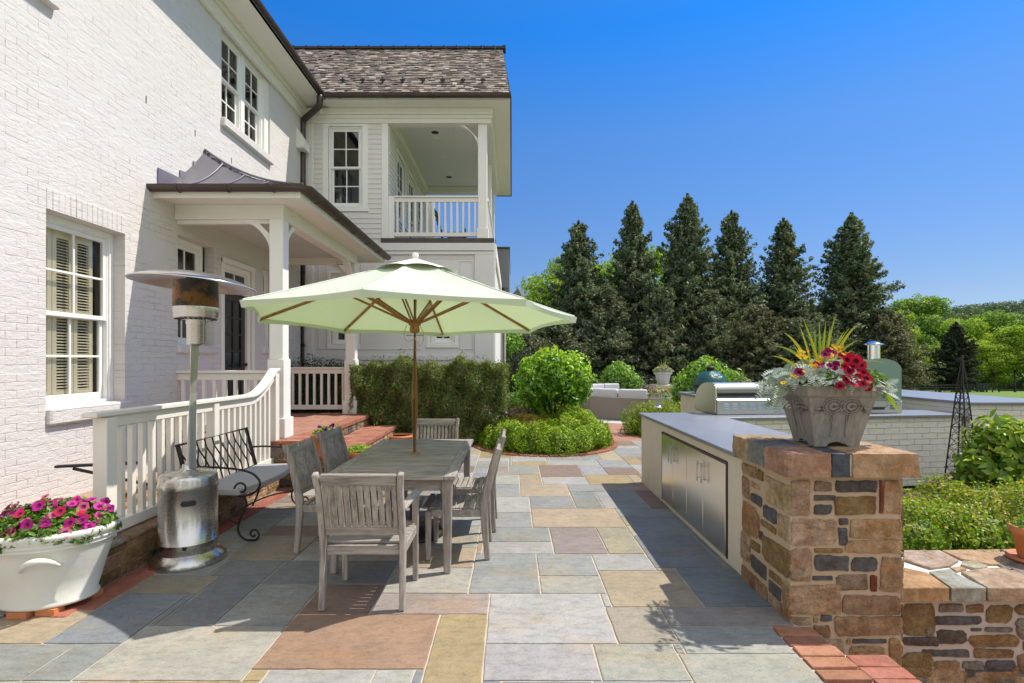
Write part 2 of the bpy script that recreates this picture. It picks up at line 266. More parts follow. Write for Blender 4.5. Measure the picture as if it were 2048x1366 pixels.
# ---------------------------------------------------------------- mesh helpers
def tag(o, label=None, cat=None, group=None, kind=None):
    if label: o['label'] = label
    if cat: o['category'] = cat
    if group: o['group'] = group
    if kind: o['kind'] = kind
    return o
def thing(name, loc=(0, 0, 0), label=None, cat=None, group=None, rz=0):
    o = bpy.data.objects.new(name, None); COL.objects.link(o); o.location = loc; o.rotation_euler.z = rz
    o.empty_display_size = .1
    return tag(o, label, cat, group)
def root_of(o):
    off = Vector((0, 0, 0))
    while o: off += o.location; o = o.parent
    return off
def copy_tree(o, parent=None):
    c = o.copy(); COL.objects.link(c); c.parent = parent
    for ch in list(o.children): copy_tree(ch, c)
    return c
def frame_of(d):
    d = Vector(d).normalized(); up = Vector((0, 0, 1)) if abs(d.z) < .95 else Vector((1, 0, 0))
    a = d.cross(up).normalized(); return a, a.cross(d).normalized()
class MB:
    def __init__(s): s.v = []; s.f = []; s.c = []; s.sm = []
    def add(s, vs, fs, col=None, smooth=False):
        n = len(s.v); s.v += [tuple(v) for v in vs]
        for f in fs: s.f.append(tuple(i+n for i in f)); s.c.append(col or (.5, .5, .5)); s.sm.append(smooth)
        return s
    def box(s, x0, x1, y0, y1, z0, z1, col=None, jit=0):
        if x1 < x0: x0, x1 = x1, x0
        if y1 < y0: y0, y1 = y1, y0
        if z1 < z0: z0, z1 = z1, z0
        vs = [(x, y, z) for z in (z0, z1) for x, y in ((x0, y0), (x1, y0), (x1, y1), (x0, y1))]
        if jit: vs = [tuple(a+random.uniform(-jit, jit) for a in v) for v in vs]
        return s.add(vs, [(3, 2, 1, 0), (4, 5, 6, 7), (0, 1, 5, 4), (1, 2, 6, 5), (2, 3, 7, 6), (3, 0, 4, 7)], col)
    def bar(s, a, b, w, h, up=(0, 0, 1), col=None, w2=None, h2=None):     # box from a to b, w across, h along up
        a = Vector(a); b = Vector(b); d = (b-a).normalized(); upv = Vector(up)
        if abs(d.dot(upv)) > .98: upv = Vector((0, 1, 0)) if abs(d.y) < .9 else Vector((1, 0, 0))
        r = d.cross(upv).normalized(); u = r.cross(d).normalized(); w2 = w2 or w; h2 = h2 or h
        vs = [p+r*sx*ww/2+u*sy*hh/2 for p, ww, hh in ((a, w, h), (b, w2, h2)) for sx, sy in ((-1, -1), (1, -1), (1, 1), (-1, 1))]
        return s.add(vs, [(0, 1, 2, 3), (7, 6, 5, 4), (0, 4, 5, 1), (1, 5, 6, 2), (2, 6, 7, 3), (3, 7, 4, 0)], col)
    def sweep(s, path, w, h, up=(0, 0, 1), col=None):                      # rectangular section along a path
        path = [Vector(p) for p in path]; n = len(path); vs = []
        for i, p in enumerate(path):
            d = (path[min(i+1, n-1)]-path[max(i-1, 0)]).normalized(); upv = Vector(up); r = d.cross(upv).normalized(); u = r.cross(d).normalized()
            ww = w[i] if isinstance(w, (list, tuple)) else w; hh = h[i] if isinstance(h, (list, tuple)) else h
            vs += [p+r*a*ww/2+u*b*hh/2 for a, b in ((-1, -1), (1, -1), (1, 1), (-1, 1))]
        fs = [(0, 1, 2, 3), tuple(4*(n-1)+k for k in (3, 2, 1, 0))]
        for i in range(n-1):
            for k in range(4): fs.append((4*i+k, 4*i+4+k, 4*i+4+(k+1) % 4, 4*i+(k+1) % 4))
        return s.add(vs, fs, col)
    def tube(s, path, r, seg=8, col=None, smooth=True, cap=True):
        path = [Vector(p) for p in path]; n = len(path); vs = []; A = None
        for i, p in enumerate(path):
            d = (path[min(i+1, n-1)]-path[max(i-1, 0)]).normalized()
            if A is None: A, B = frame_of(d)
            else:
                A = (A-d*A.dot(d)).normalized(); B = d.cross(A).normalized()
            rr = r[i] if isinstance(r, (list, tuple)) else r
            vs += [p+(A*math.cos(2*PI*k/seg)+B*math.sin(2*PI*k/seg))*rr for k in range(seg)]
        fs = [(i*seg+k, i*seg+(k+1) % seg, (i+1)*seg+(k+1) % seg, (i+1)*seg+k) for i in range(n-1) for k in range(seg)]
        s.add(vs, fs, col, smooth)
        if cap: s.add(vs[:seg], [tuple(range(seg))[::-1]], col); s.add(vs[-seg:], [tuple(range(seg))], col)
        return s
    def lathe(s, prof, c=(0, 0, 0), seg=32, sx=1, sy=1, smooth=True, col=None, rot=0):
        vs = []; n = len(prof)
        for r, z in prof:
            for k in range(seg):
                a = 2*PI*k/seg; x, y = r*math.cos(a)*sx, r*math.sin(a)*sy
                vs.append((c[0]+x*math.cos(rot)-y*math.sin(rot), c[1]+x*math.sin(rot)+y*math.cos(rot), c[2]+z))
        fs = [(i*seg+k, i*seg+(k+1) % seg, (i+1)*seg+(k+1) % seg, (i+1)*seg+k) for i in range(n-1) for k in range(seg)]
        if prof[0][0] > 1e-6: s.add(vs[:seg], [tuple(range(seg))[::-1]], col)
        if prof[-1][0] > 1e-6: s.add(vs[-seg:], [tuple(range(seg))], col)
        return s.add(vs, fs, col, smooth)
    def prism(s, poly, off, col=None):                                     # 3D polygon extruded by off
        poly = [Vector(p) for p in poly]; off = Vector(off); n = len(poly); vs = poly+[p+off for p in poly]
        return s.add(vs, [tuple(range(n))[::-1], tuple(range(n, 2*n))]+[(k, (k+1) % n, n+(k+1) % n, n+k) for k in range(n)], col)
    def build(s, name, mat, parent=None, bevel=0, world=True, seg=1, angle=None, fix=True):
        me = bpy.data.meshes.new(name); off = root_of(parent) if (parent and world) else Vector((0, 0, 0))
        me.from_pydata([(v[0]-off.x, v[1]-off.y, v[2]-off.z) for v in s.v], [], s.f); me.materials.append(mat)
        me.polygons.foreach_set('use_smooth', s.sm)
        ca = me.color_attributes.new('Col', 'BYTE_COLOR', 'CORNER')
        arr = np.empty((len(me.loops), 4), 'f'); k = 0
        for f, c in zip(s.f, s.c): arr[k:k+len(f), :3] = c; k += len(f)
        arr[:, 3] = 1; ca.data.foreach_set('color', lin2byte(arr).ravel())
        if fix:
            bm = bmesh.new(); bm.from_mesh(me); bmesh.ops.recalc_face_normals(bm, faces=bm.faces); bm.to_mesh(me); bm.free()
        me.update(); o = bpy.data.objects.new(name, me); COL.objects.link(o); o.parent = parent
        if bevel:
            m = o.modifiers.new('bevel', 'BEVEL'); m.width = bevel; m.segments = seg; m.limit_method = 'ANGLE'; m.angle_limit = math.radians(40)
        return o
def lin2byte(a): return a            # BYTE_COLOR 'color' accessor takes scene-linear values
def boxo(name, mat, parent, *b, bevel=.004): return MB().box(*b).build(name, mat, parent, bevel)

# ---------------------------------------------------------------- leaves
def leaf_mesh(name, mat, pts, nrm, size, cols, parent=None, elong=1.8, fold=.25, droop=0.0, spread=.8, extra=None, world=True, seed=1, szvar=.35, up=0.0):
    rng = np.random.default_rng(seed); n = len(pts); pts = np.asarray(pts, float); nrm = np.asarray(nrm, float)
    nn = nrm+rng.normal(0, spread, (n, 3)); nn[:, 2] += up; nn /= np.linalg.norm(nn, axis=1)[:, None]+1e-9
    t = rng.normal(0, 1, (n, 3)); t[:, 2] -= droop; t -= nn*(t*nn).sum(1)[:, None]; t /= np.linalg.norm(t, axis=1)[:, None]+1e-9
    b = np.cross(nn, t); sz = (np.asarray(size)*(1+rng.uniform(-szvar, szvar, n)))[:, None]
    L = sz*elong; v0 = pts-t*L*.5; v2 = pts+t*L*.5; v1 = pts+b*sz*.5+nn*sz*fold; v3 = pts-b*sz*.5+nn*sz*fold
    V = np.stack([v0, v1, v2, v3], 1).reshape(-1, 3)
    # two triangles per leaf, folded on the midrib
    idx = np.arange(n)*4; Fc = np.stack([idx, idx+1, idx+2, idx, idx+2, idx+3], 1).reshape(-1)
    me = bpy.data.meshes.new(name); off = root_of(parent) if (parent and world) else Vector((0, 0, 0)); V = V-np.array(off)
    cols = np.asarray(cols, float)
    if cols.ndim == 1: cols = np.repeat(cols[None], n, 0)
    me.vertices.add(len(V)); me.vertices.foreach_set('co', V.astype('f').ravel())
    me.loops.add(len(Fc)); me.loops.foreach_set('vertex_index', Fc.astype('i'))
    me.polygons.add(2*n); me.polygons.foreach_set('loop_start', (np.arange(2*n)*3).astype('i')); me.polygons.foreach_set('loop_total', np.full(2*n, 3, 'i'))
    ca = me.color_attributes.new('Col', 'BYTE_COLOR', 'CORNER'); arr = np.ones((6*n, 4), 'f'); arr[:, :3] = np.repeat(np.clip(cols, 0, 1), 6, 0); ca.data.foreach_set('color', arr.ravel())
    me.materials.append(mat); me.update(); me.validate(); o = bpy.data.objects.new(name, me); COL.objects.link(o); o.parent = parent
    return o
def vary(rng, n, *cols, jit=.15):
    cols = np.array(cols, float); w = rng.integers(0, len(cols), n); c = cols[w]*(1+rng.uniform(-jit, jit, (n, 1))); return c
def blob_points(rng, n, blobs, inner=.25, flat_bottom=None, lump=.12, stray=.07):
    """points through the outer shell of a union of ellipsoids (cx,cy,cz,rx,ry,rz)"""
    B = np.array(blobs, float); area = (B[:, 3]*B[:, 4]+B[:, 4]*B[:, 5]+B[:, 3]*B[:, 5]); out = []; nr = []; tot = 0
    ph = rng.uniform(0, 6, (4, 3)); fr = rng.normal(0, 2.8, (4, 3))
    while tot < n:
        k = rng.choice(len(B), n, p=area/area.sum()); d = rng.normal(0, 1, (n, 3)); d /= np.linalg.norm(d, axis=1)[:, None]
        bump = 1+lump*sum(np.sin((d*fr[i]*1.7+ph[i]).sum(1)+k) for i in range(4))/2
        rad = (1-inner*rng.random(n)**1.6)*bump; sr_ = rng.random(n) < stray; rad = np.where(sr_, rad+.16*rng.random(n), rad)
        p = B[k, :3]+d*B[k, 3:6]*rad[:, None]; keep = np.ones(n, bool)
        for j in range(len(B)):
            q = ((p-B[j, :3])/B[j, 3:6]); keep &= ~(((q**2).sum(1) < (1-inner*1.3)**2) & (k != j))
        if flat_bottom is not None: keep &= p[:, 2] > flat_bottom
        out.append(p[keep]); nr.append(d[keep]/B[k[keep], 3:6]); tot += keep.sum()
    p = np.concatenate(out)[:n]; m = np.concatenate(nr)[:n]; m /= np.linalg.norm(m, axis=1)[:, None]; return p, m
def ico_core(blobs, scale=.8, sub=2, zmin=None):
    bm = bmesh.new()
    for (x, y, z, a, b, c) in blobs:
        r = bmesh.ops.create_icosphere(bm, subdivisions=sub, radius=1)
        for v in r['verts']: v.co = Vector((x+v.co.x*a*scale, y+v.co.y*b*scale, z+v.co.z*c*scale))
    if zmin is not None:
        for v in bm.verts: v.co.z = max(v.co.z, zmin)
    m = MB(); vs = [tuple(v.co) for v in bm.verts]; fs = [tuple(v.index for v in f.verts) for f in bm.faces]; bm.verts.index_update()
    fs = [tuple(v.index for v in f.verts) for f in bm.faces]; bm.free(); return vs, fs
def bush(name, blobs, n, size, cols, label, cat, group=None, mat=None, base=None, elong=1.6, core=True, flat=0.0, inner=.25, seed=1, lump=.12, spread=.6, droop=0, stems=None, corecol=None, tips=None, up=0.0):
    """a shrub: leaf foliage over a leafy core; stems optional"""
    rng = np.random.default_rng(seed); bl = blobs; cx = sum(b[0] for b in bl)/len(bl); cy = sum(b[1] for b in bl)/len(bl)
    root = thing(name, (cx, cy, flat), label, cat, group); p, nm = blob_points(rng, n, bl, inner, flat+.01, lump)
    c = vary(rng, n, *cols)
    if tips is not None:
        m = rng.random(n) < np.clip(nm[:, 2]*.6+.1, 0, 1)*tips[1]; c[m] = np.array(tips[0])*(1+rng.uniform(-.15, .15, (m.sum(), 1)))
    leaf_mesh('foliage', mat or M_LEAF, p, nm, size, c, root, elong, seed=seed, spread=spread, droop=droop, up=up)
    if core:
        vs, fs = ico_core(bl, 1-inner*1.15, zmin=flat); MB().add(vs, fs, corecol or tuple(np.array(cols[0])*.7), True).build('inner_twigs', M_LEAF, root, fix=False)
    if stems:
        mb = MB()
        for s_ in stems: mb.tube(s_[0], s_[1], 7)
        mb.build('stem', M_BARK, root)
    return root

# ================================================================ SETTING
def zone_z(x, y):
    z = -.03
    if x > 1.6 and y < 3.5: z = -.64
    r = max(0, y-24); z -= 5.2*min(1, (r/90.0))**1.1*min(1, max(0, (x+25)/35))
    d = math.hypot(x, y)
    if d > 300:
        t = (d-300)/700; z += 82*min(1, t)**1.4*(.5+.5*min(1, max(0, (x-100)/400)))*(1+.10*math.sin(x*.006+1.2)+.06*math.sin(x*.017)) if y > 0 else 0
    return z
xs = sorted(set([-1500, -900, -500, -300, -180, -100, -60, -40, -25, -15, -8, -4, 0, 1.595, 1.605, 3, 5, 8, 12, 18, 25, 35, 50, 65, 80, 100, 120, 150, 180, 220, 270, 320, 400, 480, 560, 650, 750, 850, 950, 1100, 1300, 1600]))
ys = sorted(set([-600, -200, -80, -30, -10, -3, 0, 2, 3.495, 3.505, 5, 8, 12, 16, 20, 24, 28, 32, 38, 45, 55, 65, 80, 95, 110, 125, 150, 180, 220, 260, 300, 350, 400, 460, 520, 600, 680, 760, 850, 950, 1100, 1300]))
mb = MB(); vs = [(x, y, zone_z(x, y)) for y in ys for x in xs]; nx = len(xs)
fs = [(j*nx+i, j*nx+i+1, (j+1)*nx+i+1, (j+1)*nx+i) for j in range(len(ys)-1) for i in range(nx-1)]
mb.add(vs, fs, None, True); tag(mb.build('ground', M_GRASS, fix=False), kind='structure')

# flagstone terrace: grout bed and laid stones
PATIO = [(-9, -9), (1.55, -9), (1.55, 3.2), (1.72, 3.2), (1.72, 7.0), (2.3, 7.0), (3.0, 10.6), (-.2, 10.6), (-4.4, 10.6), (-9, 10.6)]  # bare bed extended unseen behind the viewer to bounce warm light into shadows
bed = MB(); bed.prism([(x, y, -.7) for x, y in PATIO], (0, 0, .703)); tag(bed.build('patio_bed', M_GROUT), kind='structure')
def RC(*a): return a
C_BL = (.31, .32, .31); C_PB = (.385, .385, .365); C_PG = (.38, .38, .33); C_TAN = (.40, .33, .235); C_OCH = (.36, .285, .155); C_RUST = (.33, .22, .145)
C_MAU = (.305, .27, .245); C_SLT = (.235, .255, .27); C_GG = (.275, .295, .275); C_BRN = (.27, .20, .16); C_DK = (.20, .19, .19); C_TG = (.32, .29, .235)
rng = random.Random(5)
ST = []   # (x0,x1,y0,y1,col)
def S(nlx, nly, frx, fry, c):
    a = G(nlx, nly); b = G(frx, fry); ST.append((a[0], b[0], a[1], b[1], c))
for a in [(492, 1345, 880, 1234, C_RUST), (838, 1374, 975, 1234, C_OCH), (148, 1366, 565, 1258, C_PG), (470, 1420, 720, 1347, C_PB), (722, 1420, 838, 1347, C_PB),
    (102, 1286, 392, 1188, C_SLT), (-300, 1289, 250, 1189, C_TAN), (315, 1255, 537, 1152, C_SLT), (422, 1258, 632, 1170, C_BL), (240, 1187, 445, 1152, C_TG), (417, 1151, 567, 1123, C_SLT),
    (520, 1170, 800, 1122, C_SLT), (587, 1232, 770, 1170, C_BRN), (740, 1231, 982, 1192, C_MAU), (770, 1191, 952, 1139, C_PG), (942, 1191, 1072, 1111, C_BL), (795, 1139, 955, 1098, C_TAN), (450, 1122, 640, 1075, C_TG),
    (1073, 1153, 1183, 1112, C_BL), (1073, 1190.5, 1193, 1155, C_PG), (1194, 1139, 1294, 1111, C_PB), (1220, 1212, 1351, 1140.5, C_TAN), (1240, 1283, 1308, 1213, C_TG), (974, 1284, 1207, 1192, C_PB),
    (959, 1371, 1189, 1287, C_PB), (1208.6, 1371, 1349, 1287, C_PG), (1365, 1313.6, 1544.5, 1256, C_PG), (1390, 1375, 1595, 1314, C_PG), (1341, 1254, 1541, 1213, C_MAU), (1400, 1211, 1462.5, 1140.5, C_SLT),
    (1314, 1139, 1392, 1075, C_SLT), (1275, 1075, 1357, 1035, C_SLT), (1250, 1035, 1339.5, 1018, C_BL), (1235.5, 1018, 1265, 983, C_BL), (1290, 1018, 1310, 983, C_BRN),
    (1070, 1053, 1232.6, 1019, C_TAN), (1216, 1109, 1256, 1055, (.38, .35, .25)), (1106.6, 1108.5, 1193, 1055, C_MAU), (967, 1084, 1099, 1055, C_GG), (967, 1109, 1102, 1085, C_PB), (973, 1053, 1065.5, 1027, C_BL),
    (977.6, 1026.4, 1062.6, 997, C_PB), (1070, 1017.6, 1143, 998, C_BL), (1149, 1017.6, 1188.6, 984, C_GG), (1206, 1017.6, 1218, 984, C_PB), (1039, 995.7, 1134.4, 972, C_TAN), (988, 995, 1037, 978.7, C_BL),
    (1084.6, 971, 1169.6, 956, C_PB), (1180, 970, 1254.5, 951.4, C_OCH), (1083, 955, 1158, 932, C_BRN), (1039, 971, 1080, 953, C_TAN), (972, 971, 1037, 953, C_PG), (972, 951, 1080, 943.5, C_TG),
    (1018.7, 943, 1078.7, 932.7, C_GG), (1021.6, 931, 1087.5, 925, C_OCH), (1169.6, 951, 1201.8, 931, C_BL), (1210.6, 950, 1266, 937.6, C_BRN), (1201.8, 936.8, 1248.7, 921, C_BL), (1097.8, 931, 1193, 921.5, C_PB)]: S(*a)
CELL = .05; OX, OY = -6.0, .6; NX, NY = int(8.7/CELL), int(10.0/CELL)
occ = np.zeros((NX, NY), bool); stones = []
for (x0, x1, y0, y1, c) in ST:
    i0, i1, j0, j1 = round((x0-OX)/CELL), round((x1-OX)/CELL), round((y0-OY)/CELL), round((y1-OY)/CELL)
    i0 = max(i0, 0); j0 = max(j0, 0)
    while i0 < i1 and occ[i0:i0+2, j0:j1].any(): i0 += 1
    while i1 > i0 and occ[i1-2:i1, j0:j1].any(): i1 -= 1
    while j0 < j1 and occ[i0:i1, j0:j0+1].any(): j0 += 1
    while j1 > j0 and occ[i0:i1, j1-1:j1].any(): j1 -= 1
    if i1-i0 < 2 or j1-j0 < 2: continue
    occ[i0:i1, j0:j1] = True; stones.append([i0, i1, j0, j1, c])
for st_ in stones:                                           # close slivers between traced stones
    for side in (0, 1, 2, 3):
        for gap in (1, 2, 3, 4):
            i0, i1, j0, j1 = st_[:4]
            if side == 0: a, b, c_, d_, e, f_ = i0-gap, i0, j0, j1, i0-gap-1, i0-gap
            elif side == 1: a, b, c_, d_, e, f_ = i1, i1+gap, j0, j1, i1+gap, i1+gap+1
            if side < 2:
                if a < 1 or b >= NX-1: break
                if not occ[a:b, j0:j1].any() and occ[e:f_, j0:j1].all(): occ[a:b, j0:j1] = True; st_[side] = a if side == 0 else b; break
            else:
                a, b = (j0-gap, j0) if side == 2 else (j1, j1+gap); e = j0-gap-1 if side == 2 else j1+gap
                if a < 1 or b >= NY-1: break
                if not occ[i0:i1, a:b].any() and occ[i0:i1, e].mean() > .7: occ[i0:i1, a:b] = True; st_[side] = a if side == 2 else b; break
pal = [C_BL, C_PB, C_PG, C_TAN, C_MAU, C_SLT, C_GG, C_TG, C_BL, C_PB, C_BRN, C_OCH, C_PB, C_BL]
for j in range(NY):
    for i in range(NX):
        if occ[i, j]: continue
        w = rng.choice([6, 8, 9, 12, 12, 15, 18]); h = rng.choice([6, 6, 8, 9, 12])
        i1 = i
        while i1 < NX and i1-i < w and not occ[i1, j]: i1 += 1
        if i1 < NX-3 and not occ[i1:i1+3, j].all() and i1-i == w:      # avoid leaving slivers
            k = i1
            while k < NX and not occ[k, j] and k-i1 < 4: k += 1
            if k-i1 < 4: i1 = k
        j1 = j
        while j1 < NY and j1-j < h and not occ[i:i1, j1].any(): j1 += 1
        k = j1
        while k < NY and k-j1 < 3 and not occ[i:i1, k].any(): k += 1
        if k-j1 < 3: j1 = k
        occ[i:i1, j:j1] = True
        cc_ = rng.choice(pal)
        if min(i1-i, j1-j) <= 3:
            for q_ in stones:
                if q_[0] <= i < q_[1]+1 and q_[2] <= j < q_[3]+1: cc_ = q_[4]
        stones.append([i, i1, j, j1, cc_])
mb = MB()
def inpatio(x, y):
    if y > 7.6: return -4.5 < x < 1.72+(y-7.6)*.29
    return x < (1.555 if y < 3.2 else 1.72)
for i0, i1, j0, j1, c in stones:
    g = .006; x0, x1, y0, y1 = OX+i0*CELL+g, OX+i1*CELL-g, OY+j0*CELL+g, OY+j1*CELL-g
    xmax = 1.55 if (y0+y1)/2 < 3.2 else 1.72+(.58 if (y0+y1)/2 > 7.05 else 0)+max(0, ((y0+y1)/2-7.05)*.2)
    if x0 > xmax-.05: continue
    x1 = min(x1, xmax-.006)
    if y1 <= .62 or y0 > 10.75: continue
    if x1 < -5.9: continue
    f = rng.uniform(.9, 1.08); c = tuple(v*f*rng.uniform(.98, 1.02) for v in c); zt = .010+rng.uniform(-.001, .001)
    # chiselled outline
    def edge(ax, ay, bx, by):
        n = max(2, int(math.hypot(bx-ax, by-ay)/.07)); return [(ax+(bx-ax)*t/n+rng.uniform(-.0025, .0025), ay+(by-ay)*t/n+rng.uniform(-.0025, .0025)) for t in range(n)]
    pts = edge(x0, y0, x1, y0)+edge(x1, y0, x1, y1)+edge(x1, y1, x0, y1)+edge(x0, y1, x0, y0)
    n = len(pts); cx, cy = (x0+x1)/2, (y0+y1)/2
    vs = [(x, y, -.006) for x, y in pts]+[(x, y, zt-.002) for x, y in pts]+[(x+(.005 if x < cx else -.005), y+(.005 if y < cy else -.005), zt) for x, y in pts]
    fs = [(k, (k+1) % n, n+(k+1) % n, n+k) for k in range(n)]+[(n+k, n+(k+1) % n, 2*n+(k+1) % n, 2*n+k) for k in range(n)]+[tuple(range(2*n, 3*n))]
    mb.add(vs, fs, c)
tag(mb.build('patio_flagstones', M_FLAG), kind='structure')

# brick edging by the pillar, real bricks
mb = MB(); y = 3.185
while y > .8:
    f = rng.uniform(.85, 1.15); mb.box(1.556+rng.uniform(-.004, .004), 1.790+rng.uniform(-.006, .006), y-.101, y-.005, -.06, .014+rng.uniform(-.004, .004), (.36*f, .16*f*rng.uniform(.9, 1.15), .11*f), .005)
    if y < 2.86: f = rng.uniform(.85, 1.1); mb.box(1.80, 2.03, y-.08, y+.020, -.06, .012, (.38*f, .155*f, .11*f), .004)
    y -= .109
tag(mb.build('brick_edging', M_RBRICK, bevel=.006, seg=2), kind='structure')
mb = MB(); mb.prism([(1.55, .6, -.7), (2.03, .6, -.7), (2.03, 2.87, -.7), (1.80, 2.9, -.7), (1.80, 3.22, -.7), (1.55, 3.22, -.7)], (0, 0, .70)); tag(mb.build('edging_bed', M_GROUT), kind='structure')
boxo('lower_landing', M_RBX, None, 1.62, 7, 0, 3.5, -.68, -.60, bevel=0)['kind'] = 'structure'

# brick paths, beds behind the terrace
def disc(name, mat, cx, cy, r, z, th=.06, seg=64, r0=None, a0=0, a1=2*PI, sx=1, kind='structure'):
    m = MB(); pts = [(cx+r*sx*math.cos(a0+(a1-a0)*k/seg), cy+r*math.sin(a0+(a1-a0)*k/seg)) for k in range(seg+1)]
    if r0 is None: m.prism([(x, y, z-th) for x, y in pts[:-1]], (0, 0, th))
    else:
        inn = [(cx+r0*sx*math.cos(a0+(a1-a0)*k/seg), cy+r0*math.sin(a0+(a1-a0)*k/seg)) for k in range(seg+1)]
        for k in range(seg): m.prism([(*pts[k], z-th), (*pts[k+1], z-th), (*inn[k+1], z-th), (*inn[k], z-th)], (0, 0, th))
    return tag(m.build(name, mat), kind=kind)
m = MB(); m.prism([(.3, 10.6, -.08), (3.2, 10.6, -.08), (3.6, 14.6, -.08), (.8, 14.6, -.08)], (0, 0, .088)); tag(m.build('brick_path', M_RBX), kind='structure')
m = MB(); m.prism([(.4, 16.2, -.08), (2.2, 14.6, -.08), (3.0, 15, -.08), (1.2, 22, -.08), (-.2, 22, -.08)], (0, 0, .084)); tag(m.build('far_brick_path', M_RBX), kind='structure')
disc('fire_pit_paving', simple('pale_paving', (.42, .42, .40), .8, var=.12, scale=2), 4.2, 16.6, 3.4, .012)
m = MB(); m.prism([(2.56, 3.9, -.08), (14, 3.9, -.08), (14, 6.9, -.08), (2.56, 6.5, -.08)], (0, 0, .07)); tag(m.build('planting_bed', M_SOIL), kind='structure')
m = MB(); m.prism([(-4.6, 10.3, -.08), (-.9, 10.3, -.08), (-.1, 9.75, -.08), (1.2, 10.6, -.08), (.9, 15, -.08), (-2, 19, -.08), (-4.6, 12, -.08)], (0, 0, .09)); tag(m.build('shrub_bed', M_SOIL), kind='structure')
# curved brick rim round the boxwood island
rim = MB(); ring = []
for k in range(30):
    t = k/29; a = math.radians(-168+t*205); ring.append((.62+1.22*math.cos(a), 10.35+1.36*math.sin(a)*(1 if math.sin(a) < 0 else 2.2)))
for k in range(29):
    a = Vector((*ring[k], .0)); b = Vector((*ring[k+1], .0)); d = (b-a).normalized(); nrm = Vector((d.y, -d.x, 0)); f = rng.uniform(.85, 1.15)
    for q in (0, .5): rim.prism([a+(b-a)*(q+.03)-nrm*.02, a+(b-a)*(q+.47)-nrm*.02, a+(b-a)*(q+.47)+nrm*.19, a+(b-a)*(q+.03)+nrm*.19], (0, 0, .03), (.36*f, .15*f, .10*f))
tag(rim.build('curved_brick_rim', M_RBRICK), kind='structure')
m = MB(); m.prism([(x, y, -.05) for x, y in ring]+[(.6, 14.2, -.05), (-.5, 13.8, -.05)], (0, 0, .075)); tag(m.build('island_soil', M_SOIL), kind='structure')

# ================================================================ STONEWORK
def stonework(name, mat, mortar, rects, plane, parent, h=.016, seed=3, rough=.12, th=.02):
    """rects: (u0,u1,v0,v1,col[,shape]) on plane(u,v,n)->world"""
    r = random.Random(seed); mb = MB()
    for q in rects:
        u0, u1, v0, v1, c = q[:5]; w, hh = u1-u0, v1-v0; s = min(w, hh)
        if s < .012: continue
        g = min(.005, s*.10); u0 += g; u1 -= g; v0 += g; v1 -= g
        cut = s*r.uniform(.08, .22)*(rough/.12); pts = []
        corners = [(u0, v0, 1, 0), (u1, v0, 0, 1), (u1, v1, -1, 0), (u0, v1, 0, -1)]
        jc = s*.10*(rough/.12); C = [(a+r.uniform(-jc, jc)*.6, b+r.uniform(-jc, jc)*.6) for a, b in ((u0, v0), (u1, v0), (u1, v1), (u0, v1))]
        for k in range(4):
            a = C[k]; b = C[(k+1) % 4]; L = math.hypot(b[0]-a[0], b[1]-a[1]); d = ((b[0]-a[0])/L, (b[1]-a[1])/L); c0 = min(cut*r.uniform(.3, 1.2), L*.3); c1 = min(cut*r.uniform(.3, 1.2), L*.3)
            n = max(2, int(L/.028))
            for i in range(n+1):
                t = c0+(L-c0-c1)*i/n; j = min(.0045, s*.045); pts.append((a[0]+d[0]*t+r.uniform(-j, j), a[1]+d[1]*t+r.uniform(-j, j)))
        n = len(pts); cu, cv = (u0+u1)/2, (v0+v1)/2; hs_ = h*r.uniform(.6, 1.3); f = r.uniform(.88, 1.12); c = tuple(x*f for x in c)
        tilt = (r.uniform(-.25, .25)*hs_, r.uniform(-.25, .25)*hs_)
        def lvl(k, hh_): return [plane(cu+(u-cu)*k, cv+(v-cv)*k, hh_+tilt[0]*(u-cu)/max(w, .01)+tilt[1]*(v-cv)/max(hh, .01)+r.uniform(-1, 1)*hs_*.1) for u, v in pts]
        k1 = 1-min(.2, .004/s*2)
        rgh = hs_*.13
        def rock(k): return [plane(cu+(u-cu)*k+r.uniform(-1, 1)*s*.02, cv+(v-cv)*k+r.uniform(-1, 1)*s*.02, hs_+r.uniform(-rgh, rgh)) for u, v in pts]
        vs = lvl(1, -.006)+lvl(1, hs_*.6)+lvl(k1, hs_*.95)+rock(.78)+rock(.5)+rock(.22)+[plane(cu, cv, hs_)]
        fs = [(l*n+k, l*n+(k+1) % n, (l+1)*n+(k+1) % n, (l+1)*n+k) for l in range(5) for k in range(n)]
        mb.add(vs, fs, c, False); m0 = len(mb.v)-len(vs); mb.add([], [], None)
        for k in range(n): mb.f.append((m0+5*n+k, m0+5*n+(k+1) % n, m0+6*n)); mb.c.append(c); mb.sm.append(False)
    return mb.build(name, mat, parent)
K_DK = (.125, .13, .14); K_SP = (.27, .21, .15); K_TAN = (.47, .335, .20); K_PT = (.54, .38, .25); K_MT = (.47, .355, .26); K_OL = (.29, .21, .095); K_BR = (.37, .25, .155); K_RB = (.25, .085, .05); K_PO = (.50, .42, .26); K_RU = (.45, .275, .14); K_GR = (.28, .265, .235)
